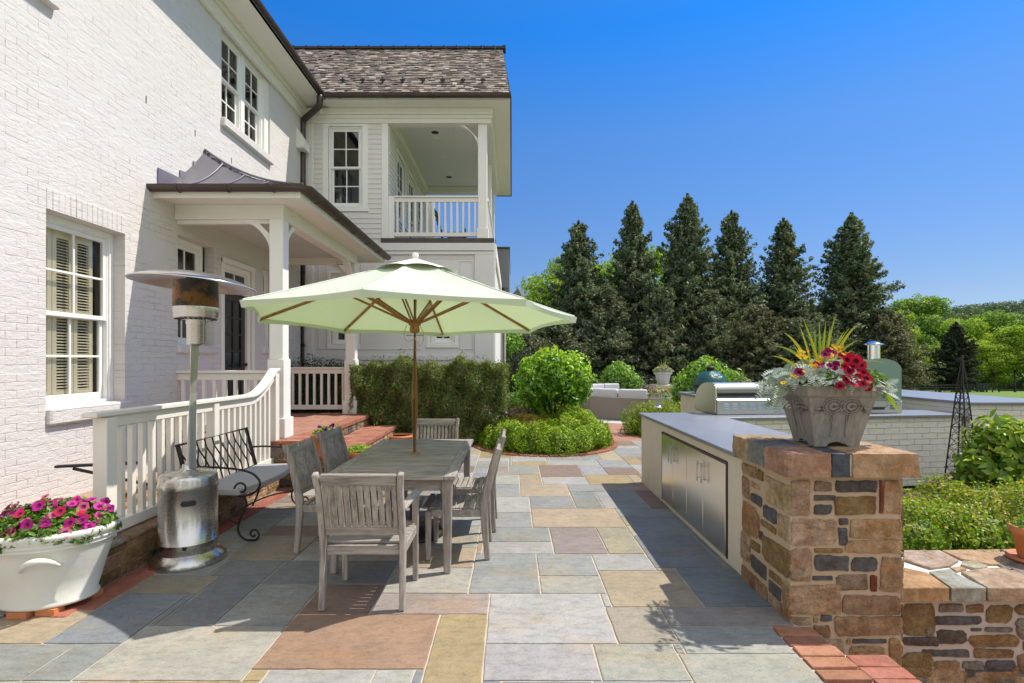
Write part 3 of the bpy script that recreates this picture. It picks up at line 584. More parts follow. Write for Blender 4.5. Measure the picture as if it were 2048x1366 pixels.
def rubble(r, u0, u1, v0, v1, cols, hmin=.07, hmax=.16, wmin=.10, wmax=.32):
    out = []; v = v0
    while v < v1-.03:
        hh = min(r.uniform(hmin, hmax), v1-v); hh = v1-v if v1-v-hh < .04 else hh; u = u0-r.uniform(0, .05)
        while u < u1-.02:
            w = r.uniform(wmin, wmax); w = u1-u if u1-u-w < .07 else w
            a = max(u, u0); b = min(u+w, u1)
            if b-a > .03:
                if hh > .11 and r.random() < .4:
                    k = v+hh*r.uniform(.35, .65); 
                    if (b-a) > .2 and r.random() < .5: m_ = a+(b-a)*r.uniform(.35, .65); out += [(a, m_, v, k, r.choice(cols)), (m_, b, v, k, r.choice(cols))]
                    else: out.append((a, b, v, k, r.choice(cols)))
                    out.append((a, b, k, v+hh, r.choice(cols)))
                else: out.append((a, b, v, v+hh, r.choice(cols)))
            u += w
        v += hh
    return out
# --- pillar
PX0, PX1, PY0, PY1 = 1.685, 2.375, 3.23, 3.92
pil = thing('stone_pillar', (2.03, 3.575, -.6), 'square rubble stone pillar at the end of the grill counter', 'pillar')
MB().box(PX0+.008, PX1-.008, PY0+.008, PY1-.008, -.64, .905).build('mortar_core', M_MORTAR, pil)
fr = [(330,272,445,462,K_MT),(457,275,560,340,K_SP),(575,270,806,340,K_DK),(833,265,935,458,K_PT),(812,270,831,455,K_RB),(457,350,577,383,K_DK),(460,402,555,460,K_DK),(567,356,803,462,K_OL),(327,478,583,625,K_MT),(592,478,648,515,K_DK),(588,525,645,628,K_DK),(655,478,935,590,K_TAN),(630,590,935,672,K_TAN),
 (460,637,617,666,K_OL),(327,640,443,820,K_MT),(458,675,650,768,K_DK),(660,682,803,770,K_DK),(815,683,935,877,K_TAN),(327,835,605,998,K_PT),(452,788,563,815,K_DK),(577,780,755,872,K_SP),(762,782,803,877,K_RB),(612,890,935,1000,K_BR),(568,1004,935,1112,K_BR),
 (455,1000,483,1045,K_PT),(493,995,558,1040,K_DK),(455,1052,550,1130,K_BR),(327,1005,445,1110,K_MT),(330,1120,440,1235,K_MT),(450,1135,628,1235,K_MT),(635,1127,660,1160,K_PT),(668,1127,852,1157,K_DK),(650,1165,840,1255,K_TAN),(862,1120,935,1330,K_TAN),(640,1262,850,1340,K_RB),(327,1245,630,1340,K_BR),(327,1350,560,1480,K_TAN),(570,1350,760,1420,K_DK),(570,1430,760,1500,K_OL),(770,1350,935,1500,K_BR),(327,1490,760,1560,K_MT)]
k_ = .0011233
stonework('front_stones', M_STONE, None, [(PX0+k_*(a-327), PX0+k_*(c-327), 1.1815-k_*d, 1.1815-k_*b, e) for a, b, c, d, e in fr], lambda u, v, n: (u, PY0-n+.004, v), pil, .009, 4)
lf = [(65,170,140,270,K_TAN),(145,205,178,285,K_OL),(182,232,333,460,K_PO),(65,245,103,375,K_BR),(107,270,157,330,K_PT),(108,330,170,425,K_DK),(175,390,252,520,K_DK),(162,475,247,570,K_OL),(254,445,325,620,K_PO),(62,378,155,600,K_RU),(157,540,175,605,K_DK),(172,555,325,820,K_OL),(112,585,160,675,K_OL),(60,530,108,725,K_MT),(109,665,195,820,K_DK),(207,745,275,850,K_OL),(204,800,274,930,K_DK),(60,722,200,940,K_BR),(280,800,325,1040,K_TAN),(212,872,278,1020,K_MT)]
def LF(x, y):
    px, py = 1460+x/2.7, 860+y/2.7; d = PX0*F/(px-CX); return d, CAMZ-(py-HY)*d/F
rects = []
for a, b, c, d, e in lf:
    p = LF(a, b); q = LF(c, d); rects.append((min(p[0], q[0]), max(p[0], q[0]), min(p[1], q[1]), max(p[1], q[1]), e))
stonework('left_stones', M_STONE, None, rects, lambda u, v, n: (PX0-n+.004, min(max(u, PY0), PY1), v), pil, .009, 5)
rr = random.Random(8); allc = [K_TAN, K_PT, K_MT, K_OL, K_BR, K_DK, K_GR, K_RU]
stonework('right_stones', M_STONE, None, rubble(rr, PY0, PY1, -.6, .9, allc), lambda u, v, n: (PX1+n-.004, u, v), pil, .009, 6)
cap = MB()
for (x0, x1, y0, y1, c, dz) in [(1.640, 1.90, 3.175, 3.46, (.40, .26, .17), 0), (1.912, 2.018, 3.18, 3.48, (.085, .10, .13), -.004), (2.03, 2.425, 3.17, 3.52, (.46, .31, .19), 0), (1.642, 1.90, 3.472, 3.70, (.22, .23, .22), -.003), (1.645, 1.92, 3.712, 3.975, (.42, .30, .17), .002), (1.912, 2.20, 3.492, 3.97, (.40, .32, .23), -.004), (2.212, 2.42, 3.532, 3.97, (.41, .33, .24), 0)]:
    # rough-hewn block with broken edges
    nx_, ny_ = max(2, int((x1-x0)/.035)), max(2, int((y1-y0)/.035)); z0, z1 = .905, 1.05+dz; vs = []; fs = []
    def pt(i, j, z): 
        x = x0+(x1-x0)*i/nx_; y = y0+(y1-y0)*j/ny_; e = (i in (0, nx_)) or (j in (0, ny_)); jt = .004
        return (x+rr.uniform(-jt, jt), y+rr.uniform(-jt, jt), z+(rr.uniform(-.006, .0) if e else rr.uniform(-.002, .002)))
    for j in range(ny_+1):
        for i in range(nx_+1): vs.append(pt(i, j, z1))
    W_ = nx_+1
    for j in range(ny_):
        for i in range(nx_): fs.append((j*W_+i, j*W_+i+1, (j+1)*W_+i+1, (j+1)*W_+i))
    rimi = [i for i in range(W_)]+[j*W_+nx_ for j in range(1, ny_+1)]+[ny_*W_+i for i in range(nx_-1, -1, -1)]+[j*W_ for j in range(ny_-1, 0, -1)]
    prev = rimi; cx_, cy_ = (x0+x1)/2, (y0+y1)/2
    for zz in (z1-.04, z1-.09, z0):
        new = []
        for i in rimi: x, y, z = vs[i]; vs.append((x+rr.uniform(-.004, .004), y+rr.uniform(-.004, .004), zz+rr.uniform(-.004, .004) if zz > z0 else zz)); new.append(len(vs)-1)
        n = len(prev)
        for k in range(n): fs.append((prev[k], prev[(k+1) % n], new[(k+1) % n], new[k]))
        prev = new
    fs.append(tuple(prev)); cap.add(vs, fs, tuple(v*rr.uniform(.95, 1.05) for v in c))
cap.build('cap_stones', M_CAPST, pil)
MB().box(1.655, 2.41, 3.19, 3.96, .91, 1.036).build('cap_mortar', M_MORTARW, pil)

# --- low stone wall right
lw = thing('low_stone_wall', (3.6, 3.7, -.6), 'low rubble stone wall with flagstone cap beside the pillar', 'wall')
MB().box(2.378, 7.5, 3.44, 3.95, -.64, .075).build('mortar_core', M_MORTARG, lw)
def WR(x, y): px, py = 1800+x/4.778, 1080+y/4.778; return XA(px, 3.42), ZA(py, 3.42)
wr = [(38,625,355,915,K_OL),(385,620,635,710,K_GR),(655,620,835,715,K_BR),(850,620,1105,830,K_OL),(330,740,795,832,(.13,.13,.15)),(250,840,340,915,K_GR),(365,865,660,1012,(.13,.115,.10)),(695,850,808,893,K_DK),(830,843,1105,893,(.24,.20,.18)),(680,912,1175,1045,(.30,.20,.09)),(720,1048,1110,1140,(.27,.18,.09)),(38,930,395,1032,(.15,.13,.13)),(218,1048,685,1140,(.15,.145,.15)),(38,1080,340,1330,K_OL),(345,1165,595,1250,K_BR),(610,1165,830,1250,K_GR),(835,1160,1135,1250,(.15,.14,.15)),(240,1262,700,1430,K_OL),(715,1265,1150,1400,K_BR),(1120,615,1300,725,K_OL),(1130,765,1320,960,K_GR),(1155,1100,1400,1300,K_BR),(38,1345,230,1430,K_DK),(1190,960,1500,1090,K_OL)]
rects = []
for a, b, c, d, e in wr:
    p = WR(a, b); q = WR(c, d); rects.append((p[0], q[0], q[1], p[1], e))
rects += rubble(rr, 3.45, 7.4, -.6, .06, allc)
rects += rubble(rr, 2.40, 3.45, -.64, -.36, allc)
stonework('face_stones', M_STONE, None, rects, lambda u, v, n: (u, 3.44-n+.004, v), lw, .018, 9, rough=.2)
MB().box(2.40, 7.5, 3.385, 4.02, .078, .152).build('cap_mortar', M_MORTARW, lw)
mb = MB()
def WT(x, y, z=.17): px, py = 1800+x/4.778, 1080+y/4.778; return G(px, py, z)
for poly, c, front in [([(30,470),(492,468),(262,310),(35,262)], (.42,.27,.14), 1), ([(500,462),(825,458),(560,330),(480,272),(275,300)], (.33,.34,.30), 1), ([(835,455),(1300,455),(1130,330),(1000,262),(850,262),(580,300)], (.40,.31,.22), 1),
    ([(35,185),(290,265),(480,240),(560,190),(385,97),(35,95)], (.40,.33,.27), 0), ([(395,95),(590,180),(830,225),(975,228),(1100,195),(955,85)], (.45,.32,.20), 0), ([(575,235),(700,265),(800,265),(840,240),(720,200),(600,195)], (.36,.34,.24), 0), ([(965,85),(1110,190),(1300,190),(1200,85)], (.38,.38,.35), 0), ([(470,262),(540,292),(640,270),(560,248)], (.45,.32,.2), 0), ([(985,235),(1100,200),(1320,230),(1450,340),(1200,335)], (.26,.22,.19), 0)]:
    pp = [WT(*q) for q in poly]
    if front: pp[0] = (pp[0][0], 3.355); pp[1] = (pp[1][0], 3.355)
    base = [(x, y, .160) for x, y in pp]
    if front: mb.prism([(x, y, .080) for x, y in pp], (0, 0, .092), c)
    else: mb.prism([(x, y, .13) for x, y in pp], (0, 0, .041), c)
x = 3.0
x = WT(1300, 455)[0]+.02
while x < 7.3: w = rr.uniform(.3, .55); mb.box(x, x+w-.02, 3.36, 3.65, .08, .1685, rr.choice([(.42,.3,.18), (.34,.34,.3), (.38,.31,.25)])); mb.box(x+.1, x+w+.08, 3.67, 4.0, .13, .1675, rr.choice([(.42,.3,.18), (.34,.34,.3), (.38,.31,.25)])); x += w
mb.build('cap_stones', M_CAPST, lw, bevel=.006, seg=2)

# ================================================================ OUTDOOR KITCHEN
kit = thing('grill_counter', (1.7, 5.5, 0), 'L-shaped cream stucco counter with slate top and steel doors, beside the stone pillar', 'counter')
KX = 1.70
def Rk(x, y):                                   # the cross leg is turned a little (7 degrees) about its inner corner
    a = math.radians(7.2); dx, dy = x-2.61, y-6.45; return (2.61+dx*math.cos(a)-dy*math.sin(a), 6.45+dx*math.sin(a)+dy*math.cos(a))
body = MB()
body.box(KX, 2.56, 6.02, 7.0, 0, .88); body.box(KX, 2.56, 3.925, 4.20, 0, .88); body.box(KX, 2.56, 4.20, 6.02, .80, .88); body.box(KX+.04, 2.56, 4.20, 6.02, -.02, .80); body.box(KX, KX+.04, 4.20, 6.02, -.02, .035)
body.build('stucco_body', M_STUCCO, kit, bevel=.01)
m = MB(); m.prism([(*Rk(2.56-.0, 6.50), 0), (*Rk(5.86, 6.50), 0), (*Rk(5.86, 7.02), 0), (2.45, 7.0, 0), (2.562, 6.5, 0)], (0, 0, .88)); m.build('brick_body', M_BRICKX, kit)
m = MB(); m.prism([(KX-.04, 3.98, .882), (2.61, 3.98, .882), (2.61, 6.45, .882), (*Rk(5.93, 6.45), .882), (*Rk(5.93, 7.1), .882), (2.2, 7.08, .882), (KX-.02, 7.08, .882)], (0, 0, .032)); m.build('slate_top', M_SLATE, kit, bevel=.004)
splits = [6.0, 5.59, 5.156, 4.716, 4.22]
fm = MB(); fm.box(KX-.012, KX+.01, 4.19, 6.03, .785, .80); fm.box(KX-.008, KX+.01, 4.20, 4.213, .04, .784); fm.box(KX-.008, KX+.01, 6.008, 6.02, .04, .784); fm.build('door_frame', M_COPPER, kit)
for i in range(4):
    d = MB().box(KX-.010, KX+.02, splits[i+1]+.004, splits[i]-.004, .05, .782).build('steel_door', M_STEELD, kit, bevel=.003)
    hy = splits[i+1]+.05 if i % 2 == 0 else splits[i]-.05
    h = MB(); h.tube([(KX-.045, hy, .53), (KX-.045, hy, .71)], .007, 10); h.tube([(KX-.045, hy, .56), (KX-.005, hy, .56)], .005, 8); h.tube([(KX-.045, hy, .68), (KX-.005, hy, .68)], .005, 8); h.build('handle', M_CHROME, d)
bar = thing('raised_bar', (5.9, 8, 0), 'raised white brick bar with long slate top behind the grill counter', 'counter')
m = MB(); m.box(5.90, 7.15, 6.86, 11.5, 0, 1.04); m.build('brick_body', M_BRICKX, bar)
MB().box(2.88, 5.90, 8.30, 9.1, 0, 1.04).build('stucco_body', M_STUCCO, bar, bevel=.01)
m = MB(); m.prism([(5.86, 6.81, 1.042), (7.2, 6.81, 1.042), (7.2, 11.55, 1.042), (5.86, 11.55, 1.042)], (0, 0, .032)); m.prism([(2.84, 8.26, 1.042), (5.85, 8.26, 1.042), (5.85, 9.14, 1.042), (2.84, 9.14, 1.042)], (0, 0, .032)); m.build('slate_top', M_SLATE, bar, bevel=.004)

# built-in gas grill, its back to the terrace
gx, gy = 2.60, 6.74
gr = thing('gas_grill', (gx, gy, .914), 'stainless steel built-in gas grill with louvred back on slate counter', 'grill', rz=math.radians(7.2))
Wg = 1.05
def gp(prof, x0, x1, name, mat, bevel=.004):
    m = MB(); m.prism([(x0, y, z) for y, z in prof], (x1-x0, 0, 0)); return m.build(name, mat, gr, bevel, world=False)
hb = gp([(0, .004), (.60, .004), (.60, .17), (.10, .26), (0, .185)], 0, Wg, 'housing', M_STEEL)
for i in range(8):
    for j in range(3):
        x = .09+i*.115; z = .075+j*.028; MB().prism([(x, .0, z), (x, -.010, z+.004), (x, 0, z+.016)], (.062, 0, 0)).build('louvre', M_CHROME, hb, world=False)
m = MB(); oa = [(.045, .275), (.040, .335), (.06, .375), (.12, .395), (.20, .405), (.30, .40), (.39, .385), (.46, .355), (.53, .31), (.57, .26), (.60, .21), (.62, .15)]; ia = [(.065, .275), (.062, .33), (.08, .36), (.13, .378), (.20, .388), (.30, .383), (.38, .37), (.45, .34), (.515, .30), (.552, .25), (.582, .205), (.60, .15)]
n_ = len(oa); vs = [(x, *p) for p in oa+ia for x in (.022, Wg-.022)]
m.add(vs, [(2*i, 2*i+1, 2*i+3, 2*i+2) for i in range(n_-1)]+[(2*(n_+i), 2*(n_+i)+2, 2*(n_+i)+3, 2*(n_+i)+1) for i in range(n_-1)]+[(0, 1, 2*n_+1, 2*n_), (2*n_-2, 2*n_-1, 4*n_-1, 4*n_-2)], None, True); lid = m.build('hood', M_STEEL, gr, world=False)
for x in (-.004, Wg-.018): gp([(.044, .02), (.039, .336), (.059, .377), (.12, .397), (.20, .407), (.30, .402), (.39, .387), (.46, .357), (.53, .312), (.572, .262), (.622, .15), (.622, .02)], x, x+.024, 'end_panel', M_STEELD)
MB().tube([(.12, .68, .22), (Wg-.12, .68, .22)], .014, 10).build('hood_handle', M_CHROME, gr, world=False)
gp([(.06, .2), (.06, .31), (.2, .34), (.2, .2)], .03, Wg-.03, 'rear_slot', M_RUBBER)

# kamado egg on the bar
eg = thing('ceramic_grill', (3.24, 8.7, 1.0), 'dark green dimpled egg-shaped ceramic grill on the raised bar', 'grill')
MB().lathe([(.16, .02), (.235, .06), (.262, .13), (.268, .185)], (3.24, 8.7, 1.0), 48).build('base_bowl', M_EGG, eg)
MB().lathe([(.268, .21), (.262, .25), (.242, .31), (.205, .365), (.15, .41), (.095, .435), (.06, .445)], (3.24, 8.7, 1.0), 48).build('dome_lid', M_EGG, eg)
MB().lathe([(.274, .178), (.276, .182), (.276, .212), (.272, .216)], (3.24, 8.7, 1.0), 48).build('steel_band', M_BLACK, eg)
m = MB().lathe([(.058, .43), (.058, .47), (.066, .475), (.064, .50), (.03, .515), (0, .517)], (3.24, 8.7, 1.0), 20); m.build('vent_cap', M_BLACK, eg)
MB().tube([(3.31, 8.56, 1.385), (3.318, 8.545, 1.39)], .026, 16).build('thermometer', M_CHROME, eg)

# pizza oven
ox, oy = 4.825, 6.97
ov = thing('pizza_oven', (ox, oy, .914), 'arched stainless steel outdoor oven with chimney on slate counter', 'oven', rz=math.radians(5))
def arch(w, zs, zt, n=14): return [(-w, zs)]+[(-w*math.cos(PI*k/n), zs+(zt-zs)*math.sin(PI*k/n)) for k in range(1, n)]+[(w, zs)]
ar = [(-.295, .165)]+arch(.295, .575, .72)+[(.295, .165)]
m = MB(); m.prism([(x, 0, z) for x, z in ar], (0, .012, 0)); m.build('rear_panel', simple('oven_panel', (.20, .29, .25), .4, .45, var=.06), ov, world=False)
ar2 = [(-.28, .17)]+arch(.28, .575, .705)+[(.28, .17)]; m = MB(); m.prism([(x, .014, z) for x, z in ar2], (0, .70, 0)); m.build('arched_body', M_STEEL, ov, world=False)
b_ = MB().box(-.30, .30, -.005, .72, .004, .162).build('base_box', M_STEEL, ov, .004, world=False)
s_ = MB(); s_.box(-.12, .05, -.012, -.004, .05, .085); [s_.box(.13, .22, -.010, -.004, .055+k*.022, .065+k*.022) for k in range(4)]; s_.build('vent_slot', M_RUBBER, b_, world=False)
s_ = MB().bar((.04, -.014, .06), (.17, -.014, .155), .008, .012).build('brace', M_STEEL, ov, world=False)
m = MB(); m.lathe([(.075, .70), (.075, .90)], (0, .12, 0), 24); m.lathe([(.07, .895), (.115, .905), (.108, .915), (.04, .945), (0, .955)], (0, .12, 0), 24); m.build('chimney', M_CHROME, ov, world=False)

# ================================================================ WINDOWS
class Plane:                    # u along the wall, z up, n out of the wall
    def __init__(s, kind, c): s.k = kind; s.c = c
    def __call__(s, u, z, n): return (s.c+n, u, z) if s.k == 'X' else (u, s.c-n, z)
def tb(m, T, u0, u1, z0, z1, n0, n1, col=None):
    a = T(u0, z0, n0); b = T(u1, z1, n1); return m.box(a[0], b[0], a[1], b[1], a[2], b[2], col)
def sash(T, u0, u1, z0, z1, n, cols, rows, parent, glass, rail=.045, bar=.022, bottom=.06, name='sash'):
    m = MB(); t = .035
    tb(m, T, u0, u0+rail, z0, z1, n-t, n); tb(m, T, u1-rail, u1, z0, z1, n-t, n); tb(m, T, u0+rail, u1-rail, z0, z0+bottom, n-t, n-.001); tb(m, T, u0+rail, u1-rail, z1-rail, z1, n-t, n-.001)
    a0, a1, b0, b1 = u0+rail, u1-rail, z0+bottom, z1-rail
    for i in range(1, cols): u = a0+(a1-a0)*i/cols; tb(m, T, u-bar/2, u+bar/2, b0, b1, n-t+.004, n-.004)
    for i in range(1, rows): z = b0+(b1-b0)*i/rows; tb(m, T, a0, a1, z-bar/2, z+bar/2, n-t+.006, n-.006)
    o = m.build(name, M_WIN, parent, .003); g = MB(); g.add([T(a0, b0, n-t/2), T(a1, b0, n-t/2), T(a1, b1, n-t/2), T(a0, b1, n-t/2)], [(0, 1, 2, 3)]); g.build('pane', glass, o, fix=False)
def window(T, u0, u1, z0, z1, parent, n=-.10, cols=2, rows=2, fw=.07, sill=True, casing=0, glass=None, room=True, depth=.8, mid=None, inner=True, sillz=None):
    """double-hung window filling the opening u0..u1, z0..z1 with its outer face at depth n"""
    glass = glass or M_GLASSD; m = MB()
    tb(m, T, u0, u0+fw, z0, z1, n-.10, n); tb(m, T, u1-fw, u1, z0, z1, n-.10, n); tb(m, T, u0+fw, u1-fw, z1-fw, z1, n-.10, n-.001)
    tb(m, T, u0+fw, u0+fw+.018, z0, z1-fw, n-.1, n-.016); tb(m, T, u1-fw-.018, u1-fw, z0, z1-fw, n-.1, n-.016); tb(m, T, u0+fw, u1-fw, z1-fw-.018, z1-fw, n-.1, n-.017)
    tb(m, T, u0+fw, u1-fw, z0, z0+.03, n-.1, n+.01)
    if casing:
        tb(m, T, u0-casing, u0, z0-.02, z1+casing, n-.03, n+.025); tb(m, T, u1, u1+casing, z0-.02, z1+casing, n-.03, n+.025); tb(m, T, u0, u1, z1, z1+casing, n-.03, n+.024); tb(m, T, u0-casing-.02, u1+casing+.02, z0-.10, z0-.02, n-.03, n+.045)
    fo = m.build('window', M_WIN, parent, .004)
    a0, a1, b0, b1 = u0+fw+.02, u1-fw-.02, z0+.03, z1-fw-.02; mid = mid or (b0+b1)/2
    sash(T, a0, a1, mid-.02, b1, n-.022, cols, rows, fo, glass, bottom=.045)
    sash(T, a0+.001, a1-.001, b0, mid+.02, n-.062, cols, rows, fo, glass, bottom=.075)
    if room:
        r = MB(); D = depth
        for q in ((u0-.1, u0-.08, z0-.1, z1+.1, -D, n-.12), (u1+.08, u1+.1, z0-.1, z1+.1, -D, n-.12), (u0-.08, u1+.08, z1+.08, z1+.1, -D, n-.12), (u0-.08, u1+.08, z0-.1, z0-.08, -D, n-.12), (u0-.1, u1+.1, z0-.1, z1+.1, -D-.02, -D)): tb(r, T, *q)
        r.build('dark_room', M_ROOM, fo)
    return fo
def shutters(T, u0, u1, z0, z1, n, parent, leaves=3, close=True, mat=None):
    mat = mat or M_SHUT; m = MB(); w = (u1-u0)/leaves
    for i in range(leaves):
        a, b = u0+i*w+.004, u0+(i+1)*w-.004; s_ = .05
        tb(m, T, a, a+s_, z0, z1, n-.03, n); tb(m, T, b-s_, b, z0, z1, n-.03, n)
        for zz in (z0, (z0+z1)/2-.04, z1-.09): tb(m, T, a+s_, b-s_, zz, zz+.09, n-.029, n-.001)
        for (c0, c1) in ((z0+.09, (z0+z1)/2-.04), ((z0+z1)/2+.05, z1-.09)):
            k = int((c1-c0)/.030)
            for j in range(k):
                z = c0+(j+.5)*(c1-c0)/k; p = [T(a+s_, z-.007, n-.002), T(b-s_, z-.007, n-.002), T(b-s_, z+.005, n-.022), T(a+s_, z+.005, n-.022)]; q = [(x[0], x[1], x[2]-.005) for x in p]
                m.add(p+q, [(0, 1, 2, 3), (7, 6, 5, 4), (0, 4, 5, 1), (3, 2, 6, 7)])
    return m.build('louvred_shutter', mat, parent)

# ================================================================ MAIN HOUSE
XW = -4.40; DW = 11.27; TW = Plane('X', XW)
def WY(px): return -XW*F/(CX-px)              # depth of a wall point from its pixel column
def WZ(px, py): return ZA(py, WY(px))
hou = thing('brick_house', (XW, 4, 0), 'tall white painted brick house along the terrace with white sash windows', 'house')
Wl = [WY(92), WY(250)]; Wlz = (1.15, 3.04)
U1 = (WY(443)-.0, WY(540)); U1z = (5.30, 6.70)
U0 = (WY(-120), WY(104)); U0z = (5.13, 6.70)
Pw = (WY(365)-.10, WY(428)); Pwz = (1.82, 3.27)
Dr = (WY(446), WY(503)); Drz = (.60, 3.10)
Pw2 = (WY(526), WY(545)); Pw2z = (1.85, 3.25)
holes = [(*Wl, *Wlz), (*U1, *U1z), (*U0, *U0z), (*Pw, *Pwz), (*Dr, *Drz), (*Pw2, *Pw2z)]
def wall_holes(T, u0, u1, z0, z1, holes, depth, name, mat, parent, back=False):
    us = sorted({u0, u1, *[h[0] for h in holes], *[h[1] for h in holes]}); zs = sorted({z0, z1, *[h[2] for h in holes], *[h[3] for h in holes]}); m = MB()
    for i in range(len(us)-1):
        for j in range(len(zs)-1):
            uc, zc = (us[i]+us[i+1])/2, (zs[j]+zs[j+1])/2
            if any(h[0] < uc < h[1] and h[2] < zc < h[3] for h in holes): continue
            m.add([T(us[i], zs[j], 0), T(us[i+1], zs[j], 0), T(us[i+1], zs[j+1], 0), T(us[i], zs[j+1], 0)], [(0, 1, 2, 3)])
    for h in holes:
        a, b, c, d = h; e = -depth
        for p, q in (((a, c), (b, c)), ((b, c), (b, d)), ((b, d), (a, d)), ((a, d), (a, c))): m.add([T(*p, 0), T(*q, 0), T(*q, e), T(*p, e)], [(0, 1, 2, 3)])
    if back: a = T(u0, z0, -1.0); b = T(u1, z1, -.95); m.box(a[0], b[0], a[1], b[1], a[2], b[2])      # back of the wall keeps the rooms dark
    return m.build(name, mat, parent, fix=False)
wall_holes(TW, -3.0, DW, -.1, 6.95, holes, .14, 'brick_wall', M_BRICKW, hou, True)
w1 = window(TW, *Wl, *Wlz, hou, n=-.13, glass=M_GLASS, depth=.55, fw=.06)
shutters(TW, Wl[0]+.08, Wl[1]-.16, 1.20, 2.95, -.24, w1, 3)
def sill(T, u0, u1, z0, z1, out=.06, parent=hou, mat=None): m = MB(); tb(m, T, u0, u1, z0, z1, -.12, out); return m.build('window_sill', mat or M_BRICKW, parent, .015)
sill(TW, Wl[0]+.0, Wl[1]+.06, .99, 1.148, .05)
sill(TW, U1[0]-.02, U1[1]+.02, 5.16, 5.297, .07); sill(TW, U0[0], U0[1]+.02, 4.96, 5.127, .07); sill(TW, Pw[0]-.02, Pw[1]+.02, 1.70, 1.817, .04); sill(TW, Pw2[0]-.02, Pw2[1]+.02, 1.73, 1.847, .04)
mid = (U1[0]+U1[1])/2-.05; window(TW, U1[0], mid, *U1z, hou, n=-.06, fw=.06, glass=M_GLASSD); window(TW, mid+.001, U1[1]-.16, *U1z, hou, n=-.06, fw=.06, glass=M_GLASSD)
m = MB(); tb(m, TW, U1[1]-.16, U1[1], *U1z, -.1, -.03); m.build('window_casing', M_TRIM, hou)
window(TW, *U0, *U0z, hou, n=-.10, glass=M_GLASS); window(TW, Pw[0], Pw[1]-.08, *Pwz, hou, n=-.12); window(TW, *Pw2, *Pw2z, hou, n=-.08, fw=.04)
# soldier course lintel over the shuttered window
m = MB(); r_ = random.Random(2); y = Wl[0]-.0
while y < Wl[1]: m.box(XW-.01, XW+.006+r_.uniform(-.002, .002), y+.003, y+.066, Wlz[1], Wlz[1]+.20); y += .069
m.build('soldier_lintel', M_BRICKW, hou, .004)
# entrance door
m = MB(); a, b = Dr; fz = .60
tb(m, TW, a, a+.09, fz, 3.1, -.16, -.02); tb(m, TW, b-.09, b, fz, 3.1, -.16, -.02); tb(m, TW, a+.09, b-.09, 3.02, 3.1, -.16, -.021); tb(m, TW, a+.09, b-.09, 2.68, 2.76, -.16, -.022)
sx_ = (a+b)/2
tb(m, TW, a-.06, a, fz, 3.16, .0, .03); tb(m, TW, b, b+.06, fz, 3.16, .0, .03); tb(m, TW, a-.06, b+.06, 3.1, 3.18, .001, .04)
m.build('door_frame', M_TRIM, hou, .004)
def door(u0, u1, z0, z1, n, parent):
    m = MB(); r = .11; rows = 4; zb = z0+.85
    tb(m, TW, u0, u0+r, z0, z1, n-.045, n); tb(m, TW, u1-r, u1, z0, z1, n-.045, n); tb(m, TW, u0+r, u1-r, z0, z0+.24, n-.045, n-.001); tb(m, TW, u0+r, u1-r, zb-.08, zb+.04, n-.045, n-.001); tb(m, TW, u0+r, u1-r, z1-.12, z1, n-.045, n-.001)
    tb(m, TW, u0+r, u1-r, z0+.24, zb-.08, n-.035, n-.02)
    uc = (u0+u1)/2; tb(m, TW, uc-.015, uc+.015, zb+.04, z1-.12, n-.04, n-.006)
    for k in range(1, rows): z = zb+.04+(z1-.16-zb)*k/rows; tb(m, TW, u0+r, u1-r, z-.014, z+.014, n-.04, n-.008)
    d = m.build('door', M_DOOR, parent, .004); g = MB(); g.add([TW(u0+r, zb, n-.025), TW(u1-r, zb, n-.025), TW(u1-r, z1-.1, n-.025), TW(u0+r, z1-.1, n-.025)], [(0, 1, 2, 3)]); g.build('pane', M_GLASSD, d, fix=False)
    k = MB(); p = TW(u1-.055, z0+.93, n); k.lathe([(.026, 0), (.026, .006), (.011, .01), (.011, .03), (.026, .038), (.030, .05), (.022, .062), (0, .066)], (0, 0, 0), 16)
    k.v = [(p[0]+v[2], p[1]+v[0], p[2]+v[1]) for v in k.v]; k.build('handle', M_BLACK, d)
door(a+.10, b-.10, .61, 2.67, -.06, hou)
sash(TW, a+.09, b-.09, 2.76, 3.02, -.05, 2, 1, hou, M_GLASSD, .03, .02, .03, 'transom')
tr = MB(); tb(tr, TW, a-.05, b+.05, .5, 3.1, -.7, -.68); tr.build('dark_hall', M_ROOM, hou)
# cornice, soffit, gutter, roof edge
ZS = 6.95; XG = -3.80
m = MB(); tb(m, TW, -3, DW-.0, 6.70, ZS, .0, .05); tb(m, TW, -3, DW, ZS-.09, ZS, .05, .085); tb(m, TW, -3, DW, 6.66, 6.70, .0, .065); m.build('frieze', M_SOFFIT, hou, .006)
m = MB(); m.box(XW, XG-.07, -3, DW, ZS, ZS+.02); m.box(XG-.10, XG-.07, -3, DW-.47, ZS-.0, ZS+.12); m.build('soffit', M_SOFFIT, hou)
gut = []
for k in range(9): a_ = PI*k/8; gut.append((XG-.005-.065+.065*math.cos(a_+PI), ZS+.10+.075*math.sin(a_+PI)))
m = MB(); gg = [(XG-.135, ZS+.105)]+[(x+.0, z) for x, z in gut]+[(XG-.005, ZS+.105)]
m.add([(x, y_, z) for y_ in (-3, DW-.50) for x, z in gg], [(i, i+1, len(gg)+i+1, len(gg)+i) for i in range(len(gg)-1)]+[tuple(range(len(gg))), tuple(range(len(gg), 2*len(gg)))], None, True)
m.build('gutter', M_COPPER, hou)
m = MB(); m.prism([(XG-.06, -3, ZS+.10), (XW-4, -3, ZS+4.0), (XW-4, -3, ZS+3.9), (XG-.06, -3, ZS+.06)], (0, DW+3.0, 0)); m.build('roof', M_COPPER, hou)
